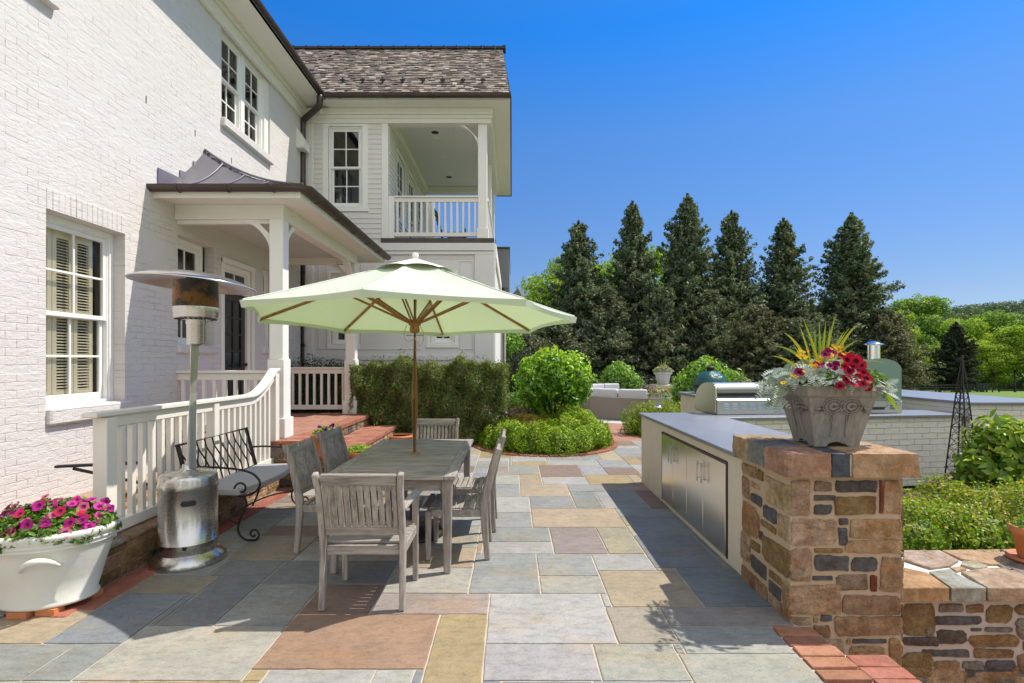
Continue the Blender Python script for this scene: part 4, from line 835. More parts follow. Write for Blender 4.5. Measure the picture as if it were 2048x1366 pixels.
# downspout with swan neck at the inner corner
dsx, dsy = XA(606, DW-.12), DW-.14
top = Vector((XA(640, DW-.5), DW-.52, ZS+.02))
pth = [top, top+Vector((.0, .0, -.17)), top+Vector((-.03, .03, -.23)), Vector((dsx+.05, dsy-.03, ZS-.30)), Vector((dsx, dsy, ZS-.36)), Vector((dsx, dsy, ZS-.55)), Vector((dsx, dsy, 3.9))]
def smooth_path(pts, it=2):
    pts = [Vector(p) for p in pts]
    for _ in range(it):
        q = [pts[0]]
        for a_, b_ in zip(pts, pts[1:]): q += [a_*.75+b_*.25, a_*.25+b_*.75]
        pts = q+[pts[-1]]
    return pts
m = MB(); m.tube(smooth_path(pth), .062, 14); m.tube([(dsx, dsy, 3.9), (dsx, dsy, .1)], .062, 14)
for z in (5.3, 3.4, 1.9): m.tube([(dsx, dsy, z), (dsx, dsy, z+.05)], .07, 14)
m.build('downspout', M_COPPER, hou)
m = MB(); vy = WY(598); m.prism([(XW, vy-.16, 5.95), (XW+.16, vy-.16, 5.95), (XW+.16, vy-.16, 6.1), (XW, vy-.16, 6.38)], (0, .34, 0)); m.build('vent_hood', M_TRIM, hou, .005)
for px, py in ((292, 200), (390, 267), (463, 322)):
    d = WY(px); m = MB(); tb(m, TW, d-.006, d+.006, ZA(py, d)-.04, ZA(py, d)+.05, -.005, .004); m.build('weep_slot', M_RUBBER, hou)
MB().box(XW-9, XW-8.9, -3, DW, 0, 7).build('far_wall', M_BRICKW, hou)

# ================================================================ ENTRY PORCH
por = thing('entry_porch', (-3.5, 8.4, 0), 'covered white entry porch with dark metal roof and brick floor', 'porch')
CXo = -2.98; CD = 6.93; FZ = .595; BD = 10.1; cw = .18
def column(y, name='column'):
    m = MB(); x0, x1 = CXo-cw, CXo
    m.box(x0, x1, y, y+cw, FZ+.26, 3.45); m.box(x0-.018, x1+.018, y-.018, y+cw+.018, FZ+.26, FZ+1.02); m.box(x0-.045, x1+.045, y-.045, y+cw+.045, FZ+.002, FZ+.26)
    m.prism([(x0-.018, y-.018, FZ+1.02), (x1+.018, y-.018, FZ+1.02), (x1+.018, y+cw+.018, FZ+1.02), (x0-.018, y+cw+.018, FZ+1.02)], (0, 0, .012))
    return m.build(name, M_TRIM, por, .006)
column(CD); column(BD)
m = MB(); m.box(XW, CXo+.0, CD+.01, CD+cw-.01, 3.45, 3.64); m.box(XW, CXo, BD+.01, BD+cw-.01, 3.45, 3.64); m.box(CXo-cw+.01, CXo+.004, CD+cw-.01, BD+.01, 3.449, 3.639)
m.box(XW, CXo-.04, CD+.05, CD+cw-.05, 3.40, 3.45); m.build('beam', M_SOFFIT, por, .005)
ov_ = .435; GX = CXo+ov_; G0 = CD-ov_-.02; G1 = BD+cw+ov_+.2
m = MB(); m.box(XW, GX-.06, G0+.06, G1-.06, 3.64, 3.66); m.box(XW, GX-.05, G0+.05, G0+.07, 3.60, 3.74); m.box(GX-.07, GX-.05, G0+.07, G1-.05, 3.60, 3.739); m.box(XW, GX-.07, G1-.07, G1-.05, 3.60, 3.739); m.build('soffit', M_SOFFIT, por)
MB().box(XW, CXo-cw, CD+cw, BD, 3.56, 3.58).build('ceiling', simple('porch_ceiling', (.55, .56, .52), .6), por)
def bracket(p, axis, sgn, r=.37, w=.10):       # quarter-round knee brace
    n = 12; outer = []; 
    for k in range(n+1): a_ = PI/2*k/n; outer.append((r*(1-math.sin(a_)), -r*(1-math.cos(a_))))   # concave arc from beam to post
    poly = outer+[(0, -r-.10), (0, -.0)][0:1]
    prof = [(r+.10, 0)]+outer+[(0, -r-.10), (0, -r-.0)]
    inner_ = [(r+.12, 0)]+[(x+.0, z) for x, z in outer]+[(0, -r-.12)]
    arc = [((r+.12)*(1-math.sin(PI/2*k/n)), -(r+.12)*(1-math.cos(PI/2*k/n))) for k in range(n+1)]
    poly = arc+[(0, -.20), (.20, 0)]
    m = MB(); P3 = [(p[0]+sgn*x, p[1], p[2]+z) if axis == 'x' else (p[0], p[1]+sgn*x, p[2]+z) for x, z in poly]
    off = (0, w, 0) if axis == 'x' else (w, 0, 0); m.prism(P3, off); return m.build('bracket', M_TRIM, por)
bracket((CXo-cw, CD+.045, 3.45), 'x', -1); bracket((CXo-.135, CD+cw, 3.45), 'y', 1); bracket((CXo-.135, BD, 3.45), 'y', -1); bracket((CXo-cw, BD+.045, 3.45), 'x', -1)
# concave hipped metal roof against the wall
def gprof(t): t = max(0, min(1.0, t)); return .42*t+.58*t*t
m = MB(); NXr, NYr = 24, 60; vs = []
for j in range(NYr+1):
    for i in range(NXr+1):
        x = XW+(GX-XW)*i/NXr; y_ = G0+(G1-G0)*j/NYr; t = min((y_-G0)/1.16, (GX-x)/1.86, (G1-y_)/1.16); vs.append((x, y_, 3.74+.88*gprof(t)))
m.add(vs, [(j*(NXr+1)+i, j*(NXr+1)+i+1, (j+1)*(NXr+1)+i+1, (j+1)*(NXr+1)+i) for j in range(NYr) for i in range(NXr)], None, True)
rf = m.build('metal_roof', M_LEAD, por, fix=False)
m = MB()
def rz_(x, y_): t = min((y_-G0)/1.16, (GX-x)/1.86, (G1-y_)/1.16); return 3.752+.88*gprof(t)
for k in range(1, 9):                                    # standing seams and hip rolls
    y_ = G0+.1+k*(G1-G0-.2)/9
    if y_ > G0+.6: m.tube([(x, y_, rz_(x, y_)) for x in [GX-(GX-XW)*q/10 for q in range(11)] if (GX-x)/1.86 <= min((y_-G0)/1.16, (G1-y_)/1.16)+.02], .011, 6)
for k in range(1, 4): x = GX-.1-k*.45; m.tube([(x, y_, rz_(x, y_)) for y_ in [G0+q*.1 for q in range(12)] if (y_-G0)/1.16 <= (GX-x)/1.86+.02], .011, 6)
m.tube([(GX-1.86*t, G0+1.16*t, 3.756+.88*gprof(t)) for t in [q/12 for q in range(13)]], .016, 6)
m.build('roof_seams', M_LEAD, por)
m = MB()                                                  # stepped flashing let into the brick
teeth = [(314, 335), (314, 370), (406, 370), (452, 352), (500, 372), (590, 380), (590, 368), (545, 362), (500, 361), (470, 352), (440, 327), (406, 300), (406, 331), (385, 322), (385, 350), (358, 340), (358, 356)]
tp = [(XW+.006, WY(a_), WZ(a_, b_)) for a_, b_ in teeth]; m.prism(tp, (.010, 0, 0)); m.build('stepped_flashing', M_LEAD, por)
m = MB(); ring = [(-.075, .0)]+[(-.075+.0+.0, 0)]
def halfround(path, r=.07):
    """open half-round gutter swept along a path"""
    mm = MB(); n = len(path); seg = 10; vs = []
    for i, p in enumerate(path):
        p = Vector(p); d = (Vector(path[min(i+1, n-1)])-Vector(path[max(i-1, 0)])); d.z = 0; d.normalize(); rgt = Vector((d.y, -d.x, 0))
        if 0 < i < n-1:
            d0 = (p-Vector(path[i-1])).normalized(); r0 = Vector((d0.y, -d0.x, 0)); rgt = rgt/max(.3, rgt.dot(r0))
        for k in range(seg+1): a_ = PI+PI*k/seg; vs.append(p+rgt*(r*math.cos(a_))+Vector((0, 0, r*1.05*math.sin(a_))))
    W_ = seg+1
    mm.add(vs, [(i*W_+k, (i+1)*W_+k, (i+1)*W_+k+1, i*W_+k+1) for i in range(n-1) for k in range(seg)], None, True); mm.add(vs[:W_], [tuple(range(W_))]); mm.add(vs[-W_:], [tuple(range(W_))])
    return mm
gm = halfround([(XW+.0, G0, 3.735), (GX-.04, G0, 3.735), (GX, G0+.04, 3.735), (GX, G1, 3.735)], .072)
for p0, ax in [((XW+.35, G0), 'x'), ((XW+.95, G0), 'x'), ((XW+1.5, G0), 'x'), ((GX, G0+.5), 'y'), ((GX, G0+1.3), 'y'), ((GX, G0+2.1), 'y'), ((GX, G0+2.9), 'y'), ((GX, G0+3.6), 'y')]:
    pts = []
    for k in range(11): a_ = PI+PI*k/10; c_, s2 = .077*math.cos(a_), .081*math.sin(a_); pts.append((p0[0], p0[1]+c_, 3.735+s2) if ax == 'x' else (p0[0]+c_, p0[1], 3.735+s2))
    gm.tube(pts, .008, 6)
gm.build('gutter', M_COPPER, por)
# brick floor, stone base and steps
EX = -2.67; Y0 = 6.66; Y1 = 10.4
MB().box(XW, EX-.03, Y0+.03, Y1-.03, -.05, FZ-.062).build('base_core', M_MORTAR, por)
MB().box(XW, EX-.22, Y0+.22, Y1, FZ-.06, FZ).build('porch_floor', M_RBY, por)
def rowlock(m, x0, x1, y0, y1, z0, z1, along, w=.068):
    k = (y0 if along == 'y' else x0); end = (y1 if along == 'y' else x1)
    while k < end-.02:
        f = r_.uniform(.8, 1.15); c = (.35*f, .155*f, .105*f); e = min(k+w-.006, end); dz = r_.uniform(-.003, .003)
        if along == 'y': m.box(x0, x1, k, e, z0, z1+dz, c)
        else: m.box(k, e, y0, y1, z0, z1+dz, c)
        k += w
m = MB(); rowlock(m, EX-.215, EX, Y0, Y1, FZ-.062, FZ+.004, 'y'); rowlock(m, XW, EX-.22, Y0, Y0+.215, FZ-.062, FZ+.004, 'x', .10); m.build('brick_edge', M_RBRICK, por, .004)
st = thing('porch_steps', (-2.3, 8, 0), 'red brick and rubble steps along the porch floor edge', 'steps')
SX1, SX2, SE = -2.15, -1.78, 9.95
MB().box(EX+.0, SX1-.03, Y0+.06, SE-.03, -.05, .34).build('base_core', M_MORTAR, st); MB().box(SX1-.0, SX2-.03, Y0+.10, SE-.25, -.05, .15).build('lower_core', M_MORTAR, st)
m = MB(); rowlock(m, SX1-.215, SX1, Y0+.03, SE, .34, .402, 'y')
for x0 in (EX+.002, EX+.155): rowlock(m, x0, x0+.147, Y0+.03, SE, .34, .40, 'y', .215)
m.build('brick_tread', M_RBRICK, st, .004); m = MB()
rowlock(m, SX2-.215, SX2, Y0+.07, SE-.2, .15, .205, 'y'); rowlock(m, SX1+.002, SX2-.22, Y0+.07, SE-.2, .15, .203, 'y', .215); m.build('brick_tread', M_RBRICK, st, .004)
stonework('riser_stones', M_STONE, None, rubble(rr, Y0+.1, SE-.05, .0, .33, allc, .08, .13), lambda u, v, n: (SX1-.03+n-.004, u, v), st, .014, 31)
stonework('lower_riser_stones', M_STONE, None, rubble(rr, Y0+.14, SE-.28, .0, .145, allc, .08, .14), lambda u, v, n: (SX2-.03+n-.004, u, v), st, .014, 33)
stonework('end_stones', M_STONE, None, rubble(rr, EX+.0, SX1-.05, 0, .33, allc, .08, .12), lambda u, v, n: (u, Y0+.06-n+.004, v), st, .014, 34)
stonework('upper_riser_stones', M_STONE, None, rubble(rr, Y0+.05, Y1-.05, .40, .53, allc, .08, .13), lambda u, v, n: (EX-.03+n-.004, u, v), por, .014, 32)
stonework('front_stones', M_STONE, None, rubble(rr, -3.3, EX-.03, 0, .53, allc, .09, .15), lambda u, v, n: (u, Y0+.03-n+.004, v), por, .016, 35)

# low stone curb below the railing, areaway behind it
cb = thing('stone_curb', (-3.0, 5.2, 0), 'low rubble stone curb under the long white railing', 'curb')
MB().box(-3.16, -2.90, 3.66, 6.64, -.05, .25).build('mortar_core', M_MORTAR, cb)
stonework('curb_stones', M_STONE, None, rubble(rr, 3.66, 6.62, .0, .25, [K_OL, K_BR, K_TAN, K_DK, K_RU, K_BR, K_OL], .07, .14, .14, .38), lambda u, v, n: (-2.90+n-.004, u, v), cb, .02, 41)
stonework('end_stones', M_STONE, None, rubble(rr, -3.16, -2.9, 0, .25, allc, .08, .14), lambda u, v, n: (u, 3.66-n+.004, v), cb, .02, 42)
m = MB(); y = 3.62
while y < 6.6: L = rr.uniform(.25, .5); m.box(-3.18, -2.87, y, min(y+L-.012, 6.64), .25, .285, rr.choice([(.33,.24,.15), (.30,.27,.23), (.36,.27,.17)])); y += L
m.build('cap_stones', M_CAPST, cb, bevel=.008)
m = MB(); y = 3.3
while y < 6.6:
    for k, x in enumerate((-2.865, -2.765)):
        f = r_.uniform(.75, 1.1); m.box(x, x+.094, y+k*.1, y+k*.1+.205, -.03, .016+r_.uniform(-.002, .002), (.34*f, .125*f, .085*f))
    y += .212
for q in range(5):
    for k in range(3): f = r_.uniform(.75, 1.1); m.box(-3.1-q*.212, -2.895-q*.212, 3.32+k*.1, 3.412+k*.1, -.03, .016, (.34*f, .125*f, .085*f))
tag(m.build('brick_border', M_RBRICK, bevel=.005), kind='structure')
tag(MB().box(XW, -3.16, 3.2, 6.64, -.05, .02).build('areaway_gravel', M_GRAVEL), kind='structure')
lg = thing('areaway_ledge', (-4.2, 5, 0), 'low stone ledge with pale coping at foot of the house wall', 'ledge')
MB().box(XW+.0, -4.12, 2.0, 6.64, 0, .20).build('ledge_core', M_MORTAR, lg)
stonework('ledge_stones', M_STONE, None, rubble(rr, 2.0, 6.6, 0, .20, allc, .07, .12), lambda u, v, n: (-4.12+n-.004, u, v), lg, .012, 51)
m = MB(); y = 2.0
while y < 6.6: L = rr.uniform(.5, .8); m.box(XW+.002, -4.08, y, min(y+L-.01, 6.64), .20, .245, (.42, .33, .24)); y += L
m.build('coping', M_CAPST, lg, bevel=.006)

# ================================================================ RAILINGS
def baluster(m, x, y, z0, z1, w=.042): m.box(x-w/2, x+w/2, y-w/2, y+w/2, z0, z1)
RX = -3.02
r1 = thing('terrace_railing', (RX, 5.2, .28), 'long cream railing with gooseneck handrail rising to the porch column', 'railing')
def railz(y): t = max(0, min(1, (y-6.12)/.62)); return 1.20+.29*t**1.7
path = [(RX, 3.80, 1.21)]+[(RX, y, railz(y)) for y in [5.8+k*.06 for k in range(18)]]
m = MB(); m.sweep(path, .115, .035); m.build('handrail_cap', M_RAIL, r1, .006)
m = MB(); m.sweep([(p[0], p[1]+(.12 if i == 0 else 0), p[2]-.062) for i, p in enumerate(path)], .05, .085); m.build('rail', M_RAIL, r1, .004)
m = MB(); m.box(RX-.03, RX+.03, 4.0, 6.75, .30, .385); m.build('bottom_rail', M_RAIL, r1, .004)
for (y, w, zb) in ((3.90, .105, .286), (5.33, .09, .29), (6.70, .10, .29)):
    MB().box(RX-w/2, RX+w/2, y, y+w, zb, railz(y)-.018).build('post', M_RAIL, r1, .004)
y = 4.11
while y < 6.66:
    if not 5.26 < y < 5.49: mm = MB(); baluster(mm, RX, y, .38, railz(y)-.10); mm.build('baluster', M_RAIL, r1, .002)
    y += .118
def xrail(name, x0, x1, y, z0, z1, label, step=.125, top=.04, mat=None, group=None, gap=.08, post=None):
    mat = mat or M_RAIL; r = thing(name, ((x0+x1)/2, y, z0), label, 'railing', group)
    MB().box(x0, x1, y-.055, y+.055, z1-.035, z1).build('handrail_cap', mat, r, .005); MB().box(x0, x1, y-.025, y+.025, z1-.125, z1-.036).build('rail', mat, r, .003)
    MB().box(x0, x1, y-.03, y+.03, z0+gap, z0+gap+.085).build('bottom_rail', mat, r, .003)
    n = int((x1-x0)/step); 
    for k in range(n):
        mm = MB(); baluster(mm, x0+(k+.5)*(x1-x0)/n, y, z0+gap+.08, z1-.12); mm.build('baluster', mat, r, .002)
    for p in (post or []): MB().box(p-.05, p+.05, y-.05, y+.05, z0, z1-.037).build('post', mat, r, .003)
    return r
xrail('porch_railing', XW+.0, CXo-cw-.002, CD+.09, FZ, 1.475, 'short cream railing across the near end of porch, from wall to column')
xrail('porch_railing', XW+.0, CXo-cw-.002, BD+.09, FZ, 1.485, 'short pinkish-cream railing across the far end of porch, before the dark hedge')
ib = thing('iron_bracket', (-3.6, 4.3, .3), 'thin black iron bracket arm jutting left of the railing post', 'bracket')
m = MB(); m.bar((XA(112, 4.35), 4.35, ZA(933, 4.35)), (-3.1, 4.45, ZA(930, 4.35)), .05, .02); m.bar((XA(142, 4.35), 4.37, ZA(938, 4.35)), (-3.05, 4.5, .55), .022, .022); m.bar((-3.1, 4.45, .75), (-3.1, 4.45, .30), .03, .03); m.build('arm', M_BLACK, ib, .003)

# ================================================================ BALCONY WING
D0 = DW; TF = Plane('Y', D0)
def FX(px): return XA(px, D0)
def FZ_(py): return ZA(py, D0)
wing = thing('balcony_wing', (-2.4, 12, 0), 'cream clapboard wing with shingle roof and open upper balcony', 'house wing')
XR = FX(988)
z_b0, z_b1 = FZ_(487), FZ_(477); zbeam = FZ_(248); ZSo = 6.91; XLb = FX(777); YB = 15.96
wh = (FX(657), FX(725), FZ_(414), FZ_(253))
lw1 = (FX(663), FX(712), 1.95, 3.45); lw2 = (FX(861), FX(909), 1.98, 3.45)
wall_holes(TF, XW, XR, 0, z_b0, [(lw1[0], lw1[1], lw1[2], lw1[3]), (lw2[0], lw2[1], lw2[2], lw2[3])], .1, 'lower_wall', M_PANEL, wing)
wall_holes(TF, XW, XLb, z_b0, ZSo, [wh], .08, 'upper_wall', M_SIDING, wing)
window(TF, *wh, wing, n=-.01, fw=.03, casing=.12, glass=M_GLASSD, depth=1.2)
window(TF, *lw1, wing, n=-.02, fw=.05, casing=.07, cols=2, rows=2); window(TF, *lw2, wing, n=-.02, fw=.05, casing=.07, cols=2, rows=2)
# clapboards
def claps(T, u0, u1, z0, z1, holes, name, parent):
    m = MB(); z = z0; h = .105
    while z < z1-.01:
        segs = [(u0, u1)]
        for (a_, b_, c_, d_) in holes:
            if z+h > c_ and z < d_: segs = [s for q in segs for s in ((q[0], min(q[1], a_)), (max(q[0], b_), q[1])) if s[1]-s[0] > .01]
        for (a_, b_) in segs:
            zt = min(z+h+.01, z1); m.add([T(a_, z, .004), T(b_, z, .004), T(b_, z, .022), T(a_, z, .022), T(a_, zt, .005), T(b_, zt, .005), T(b_, zt, .008), T(a_, zt, .008)], [(0, 1, 2, 3), (3, 2, 6, 7), (4, 5, 6, 7), (0, 3, 7, 4), (1, 2, 6, 5)])
        z += h
    return m.build(name, M_SIDING, parent)
claps(TF, FX(627), FX(764), z_b1, zbeam, [(wh[0]-.12, wh[1]+.12, wh[2]-.1, wh[3]+.12)], 'clapboard', wing)
m = MB(); tb(m, TF, FX(611), FX(627), 0.1, zbeam, 0, .03); tb(m, TF, FX(764), FX(777), z_b1, zbeam, 0, .032); m.build('corner_board', M_TRIM, wing, .003)
m = MB(); tb(m, TF, XW, FX(983), zbeam, ZSo, -.16, .05); tb(m, TF, XW, FX(985), ZSo-.20, ZSo-.13, .05, .075); tb(m, TF, XW, FX(986), ZSo-.13, ZSo, .05, .11)
m.box(FX(983)-.20, FX(983)+.003, D0+.16, 16.1, zbeam, ZSo); m.box(FX(983), FX(986), D0+.0, 16.3, ZSo-.14, ZSo-.001); m.box(XLb, FX(983)-.2, 15.96, 16.1, zbeam+.002, ZSo); m.build('frieze_beam', M_SOFFIT, wing, .006)
m = MB(); XE = -.06; YG = 10.82; YE = 17.1
m.box(XG-.05, XE, YG+.05, D0+.01, ZSo, ZSo+.02); m.box(FX(983)-.1, XE, D0+.01, YE, ZSo+.0005, ZSo+.02); m.box(XG, XE, YG+.03, YG+.05, ZSo-.002, ZSo+.10); m.box(XE, XE+.02, YG+.03, YE, ZSo-.002, ZSo+.10); m.build('soffit', M_SOFFIT, wing)
gm = halfround([(XG+.02, YG-.04, ZSo+.10), (XA(1022, YG)-.0, YG-.04, ZSo+.10)], .072)
x = XG+.3
while x < -.2:
    gm.tube([(x, YG-.04+.077*math.cos(PI+PI*k/10), ZSo+.10+.081*math.sin(PI+PI*k/10)) for k in range(11)], .008, 6); x += .95
gm.box(XE+.022, XE+.05, YG+.06, YE, ZSo+.0, ZSo+.12); gm.box(-.5, XE+.05, YE, YE+.03, ZSo-.02, ZSo+.10)
gm.build('gutter', M_COPPER, wing)
# roof: every shake its own little board
r_ = random.Random(11)
m = MB(); L = math.hypot(2.03, 2.07); sl = Vector((0, 2.03, 2.07))/L; nn = Vector((0, -2.07, 2.03))/L; rows = 26; org = Vector((0, YG+.0, ZSo+.13))
SHC = [(.25, .225, .205), (.31, .28, .25), (.19, .165, .15), (.22, .175, .16), (.40, .37, .33), (.13, .115, .105)]
for i in range(rows):
    s0 = i*L/rows; x = XG-2.0-r_.uniform(0, .1); xr = XE-.0+(-.17)*(s0/L)
    while x < xr:
        w = r_.uniform(.07, .17); x1 = min(x+w-.004, xr); t0 = r_.uniform(.012, .030); j = r_.uniform(-.012, .012)
        if x1 > x+.01 and r_.random() > .012:
            a_ = org+sl*(s0-.01+j); b_ = org+sl*(s0+L/rows*1.7); vs = []
            for (p, hh) in ((a_, t0), (b_, .006)):
                for xx in (x, x1): vs += [p+Vector((xx, 0, 0)), p+Vector((xx, 0, 0))+nn*(hh+.012*(p is a_))]
            f = r_.uniform(.7, 1.25); c = r_.choice(SHC); m.add(vs, [(0, 2, 3, 1), (4, 5, 7, 6), (1, 3, 7, 5), (0, 1, 5, 4), (2, 6, 7, 3)], tuple(v*f for v in c))
        x += w
m.build('roof_shakes', M_SHAKE, wing)
m = MB(); apx = org+sl*L
m.add([(XG-2.1, YG, ZSo+.12), (XE, YG, ZSo+.12), (XE-.17, apx.y, apx.z-.01), (XG-2.1, apx.y, apx.z-.01), (XE, YE, ZSo+.12), (XE-.17, YE-2, apx.z-.01), (XG-2.1, YE-2, apx.z-.01), (XG-2.1, YE, ZSo+.12)], [(0, 1, 2, 3), (1, 4, 5, 2), (2, 5, 6, 3), (4, 7, 6, 5)]); m.build('roof_deck', M_SHAKE, wing)
m = MB(); x = XG-2.0
while x < XE-.2: m.box(x, min(x+.28, XE-.17), apx.y-.10, apx.y+.12, apx.z-.02, apx.z+.035, (.06, .055, .055)); m.box(x+.25, min(x+.29, XE-.17), apx.y-.11, apx.y+.13, apx.z-.02, apx.z+.05, (.06, .055, .055)); x += .30
m.build('ridge_cap', M_SHAKE, wing)
m = MB()
for i in range(22):
    t = i/22; z = ZSo+.10+t*2.0; xx = XE+.0-.17*t; y = YG+.05+2.03*t
    while y < YE: w = r_.uniform(.1, .22); f = r_.uniform(.6, 1.1); m.box(xx-.02, xx+.012+r_.uniform(0, .012), y, y+w, z, z+.12, (.07*f, .06*f, .055*f)); y += w
m.build('side_shakes', M_SHAKE, wing)
sg = [XLb+.15, FX(830), FX(858), FX(885), FX(915), FX(940), FX(965)]
x = XG+.25; m = MB()
while x < -.3: p = org+sl*.55; m.box(x-.012, x+.012, p.y-.06, p.y+.03, p.z, p.z+.10, (.03, .03, .03)); m.box(x-.05, x+.05, p.y-.07, p.y-.05, p.z+.03, p.z+.07, (.03, .03, .03)); x += .42
m.build('snow_guard', M_BLACK, wing)
MB().tube([(XA(968, apx.y+.2), apx.y+.2, apx.z), (XA(968, apx.y+.2), apx.y+.2, apx.z+.26)], .006, 6).build('lightning_rod', M_BLACK, wing)
# balcony: floor, ceiling, side wall, posts, brackets
m = MB(); m.box(XLb-.15, FX(988)-.0, D0-.05, YB+.15, z_b0, z_b1); m.build('balcony_floor', M_COPPER, wing, .004)
MB().box(XLb, FX(983)-.2, D0+.16, YB, 6.80, 6.83).build('ceiling', M_CEIL, wing)
TB = Plane('X', XLb)
bh = (12.1, 13.0, 4.9, 6.35); bd = (13.45, 14.4, 4.22, 6.35); bh2 = (14.75, 15.5, 4.9, 6.35)
wall_holes(TB, D0, YB+.15, z_b1, 6.82, [bh, bd, bh2], .08, 'balcony_wall', M_SIDING, wing)
claps(TB, D0+.03, YB+.1, z_b1, 6.70, [(h[0]-.08, h[1]+.08, h[2]-.05, h[3]+.08) for h in (bh, bd, bh2)], 'clapboard', wing)
window(TB, *bh, wing, n=-.01, fw=.05, casing=.08); window(TB, *bh2, wing, n=-.01, fw=.05, casing=.08); window(TB, *bd, wing, n=-.01, fw=.08, casing=.08, rows=3)
m = MB(); m.box(XLb, XLb+.10, D0+.16, YB, 6.62, 6.80); m.box(XLb, FX(983)-.2, YB-.09, YB, 6.62, 6.799); m.build('crown_moulding', M_SOFFIT, wing, .01)
bx0, bx1 = FX(956), FX(974)
for y in (D0-.0, 13.6, YB-.02):
    m = MB(); m.box(bx0, bx1, y, y+.19, z_b1, zbeam); m.box(bx0-.02, bx1+.03, y-.02, y+.21, z_b1, z_b1+.22); m.build('post', M_TRIM, wing, .005)
MB().box(FX(777), FX(788), D0+.0, D0+.10, z_b1, FZ_(392)).build('post', M_TRIM, wing, .003)
m = MB(); n = 12; R = .52; arc = [(R*(1-math.sin(PI/2*k/n)), -R*(1-math.cos(PI/2*k/n))) for k in range(n+1)]+[(0, -R*.55), (R*.55, 0)]
m.prism([(bx0-x_, D0+.05, zbeam+z_) for x_, z_ in arc], (0, .09, 0)); m.build('bracket', M_TRIM, wing)
br = xrail('balcony_railing', FX(788), bx0, D0+.06, z_b1, FZ_(391), 'white balustrade across the upper balcony opening', .125, gap=.05)
sr = thing('balcony_railing', (bx1, 13.5, z_b1), 'white balustrade on the outer right side of upper balcony', 'railing')
m = MB(); m.box(bx1-.06, bx1+.03, D0+.19, YB, FZ_(391)-.06, FZ_(391)); m.build('rail', M_TRIM, sr, .004); m = MB(); m.box(bx1-.05, bx1+.02, D0+.19, YB, z_b1+.06, z_b1+.14); m.build('bottom_rail', M_TRIM, sr, .004)
y = D0+.3
while y < YB-.05: mm = MB(); baluster(mm, bx1-.015, y, z_b1+.14, FZ_(391)-.05); mm.build('baluster', M_TRIM, sr); y += .13
rb = xrail('balcony_railing', XLb+.05, bx0, YB+.06, z_b1, FZ_(391), 'white balustrade at the far end of upper balcony, seen against sky', .125, gap=.05)
for i, (u, v) in enumerate(((870, 265), (873, 276), (887, 314), (900, 345), (898, 354))):
    d = (6.80-CAMZ)*F/(HY-v); MB().lathe([(.0, -.006), (.07, -.006), (.085, 0), (.085, .004)], (XA(u, d), d, 6.796), 20).build('ceiling_spotlight', M_BLACK if i in (0, 4) else M_TRIM, wing)
# dark balcony chair behind the balusters
ch = thing('balcony_chair', (-1.35, 12.6, z_b1), 'dark folding chair behind the balcony balusters', 'chair')
MB().box(-1.55, -1.1, 12.5, 12.95, z_b1+.40, z_b1+.44).build('seat', M_DOOR, ch, .01)
m = MB(); m.bar((-1.58, 12.55, z_b1), (-1.83, 12.55, z_b1+1.0), .035, .03); m.bar((-1.58, 12.9, z_b1), (-1.83, 12.9, z_b1+1.0), .035, .03)
for k in range(6): t = .45+k*.1; m.bar((-1.58-.25*t, 12.55, z_b1+t), (-1.58-.25*t, 12.9, z_b1+t), .07, .015)
m.build('backrest', M_DOOR, ch)
for s_, yy in ((-1.5, 12.52), (-1.14, 12.52), (-1.5, 12.92), (-1.14, 12.92)): MB().box(s_-.02, s_+.02, yy-.02, yy+.02, z_b1, z_b1+.62 if s_ > -1.3 else z_b1+.4).build('leg', M_DOOR, ch)
# lower wall panelling
m = MB(); zt = FZ_(500)
tb(m, TF, FX(627), XR-.002, z_b0-.16, z_b0, 0, .06); tb(m, TF, FX(627), XR, zt-.10, zt-.04, 0, .05)
tb(m, TF, FX(950), XR-.001, .1, zt-.10, 0, .045); tb(m, TF, FX(627), FX(950), 1.62, 1.72, 0, .03); tb(m, TF, FX(627), FX(950), 1.40, 1.46, 0, .025)
for a_, b_ in ((637, 655), (722, 840), (920, 946)):
    for q in ((a_, a_+1.5, 1.86, 3.7), (b_-1.5, b_, 1.86, 3.7)): tb(m, TF, FX(q[0]), FX(q[1]), q[2], q[3], 0, .014)
    tb(m, TF, FX(a_), FX(b_), 1.84, 1.86, 0, .014); tb(m, TF, FX(a_), FX(b_), 3.7, 3.72, 0, .014)
m.build('wall_panel', M_PANEL, wing, .003)
bb = MB(); x = FX(630)
while x < FX(950): tb(bb, TF, x, x+.045, .2, 1.40, 0, .012); tb(bb, TF, x, x+.045, 3.76, 4.0-.09, 0, .010); x += .055
bb.build('beadboard', M_PANEL, wing)
m = MB(); m.box(XR-.05, XR, D0, 17.0, 0, z_b0); m.box(XR, XR+.03, D0-.01, D0+.12, 0, z_b0); m.box(XR, XR+.025, 16.8, 17, 0, z_b0); m.box(XR, XR+.05, D0, 17, z_b0-.3, z_b0-.02); m.build('side_wall', M_TRIM, wing, .003)
MB().box(XW, XLb, YB+2, YB+2.1, 0, 7).build('rear_wall', M_SIDING, wing)
m = MB(); m.tube([(XR+.10, 17.1, 0), (XR+.10, 17.1, 3.95)], .05, 10); m.build('downspout', M_COPPER, wing)
fl = thing('floodlight', P(640, 224, 11.1), 'small white twin floodlight under the wing soffit', 'floodlight')
p = P(638, 216, 11.15)
m = MB().lathe([(.04, 0), (.045, .02), (.03, .05), (.02, .07)], (p[0]-.0, p[1], p[2]), 16); m.build('mount', M_TRIM, fl)
for dx, dz in ((-.04, -.03), (.05, -.09)): MB().lathe([(.02, .05), (.035, .02), (.045, -.03), (.04, -.04), (0, -.04)], (p[0]+dx, p[1]-.05, p[2]+dz), 16).build('lamp', M_TRIM, fl)
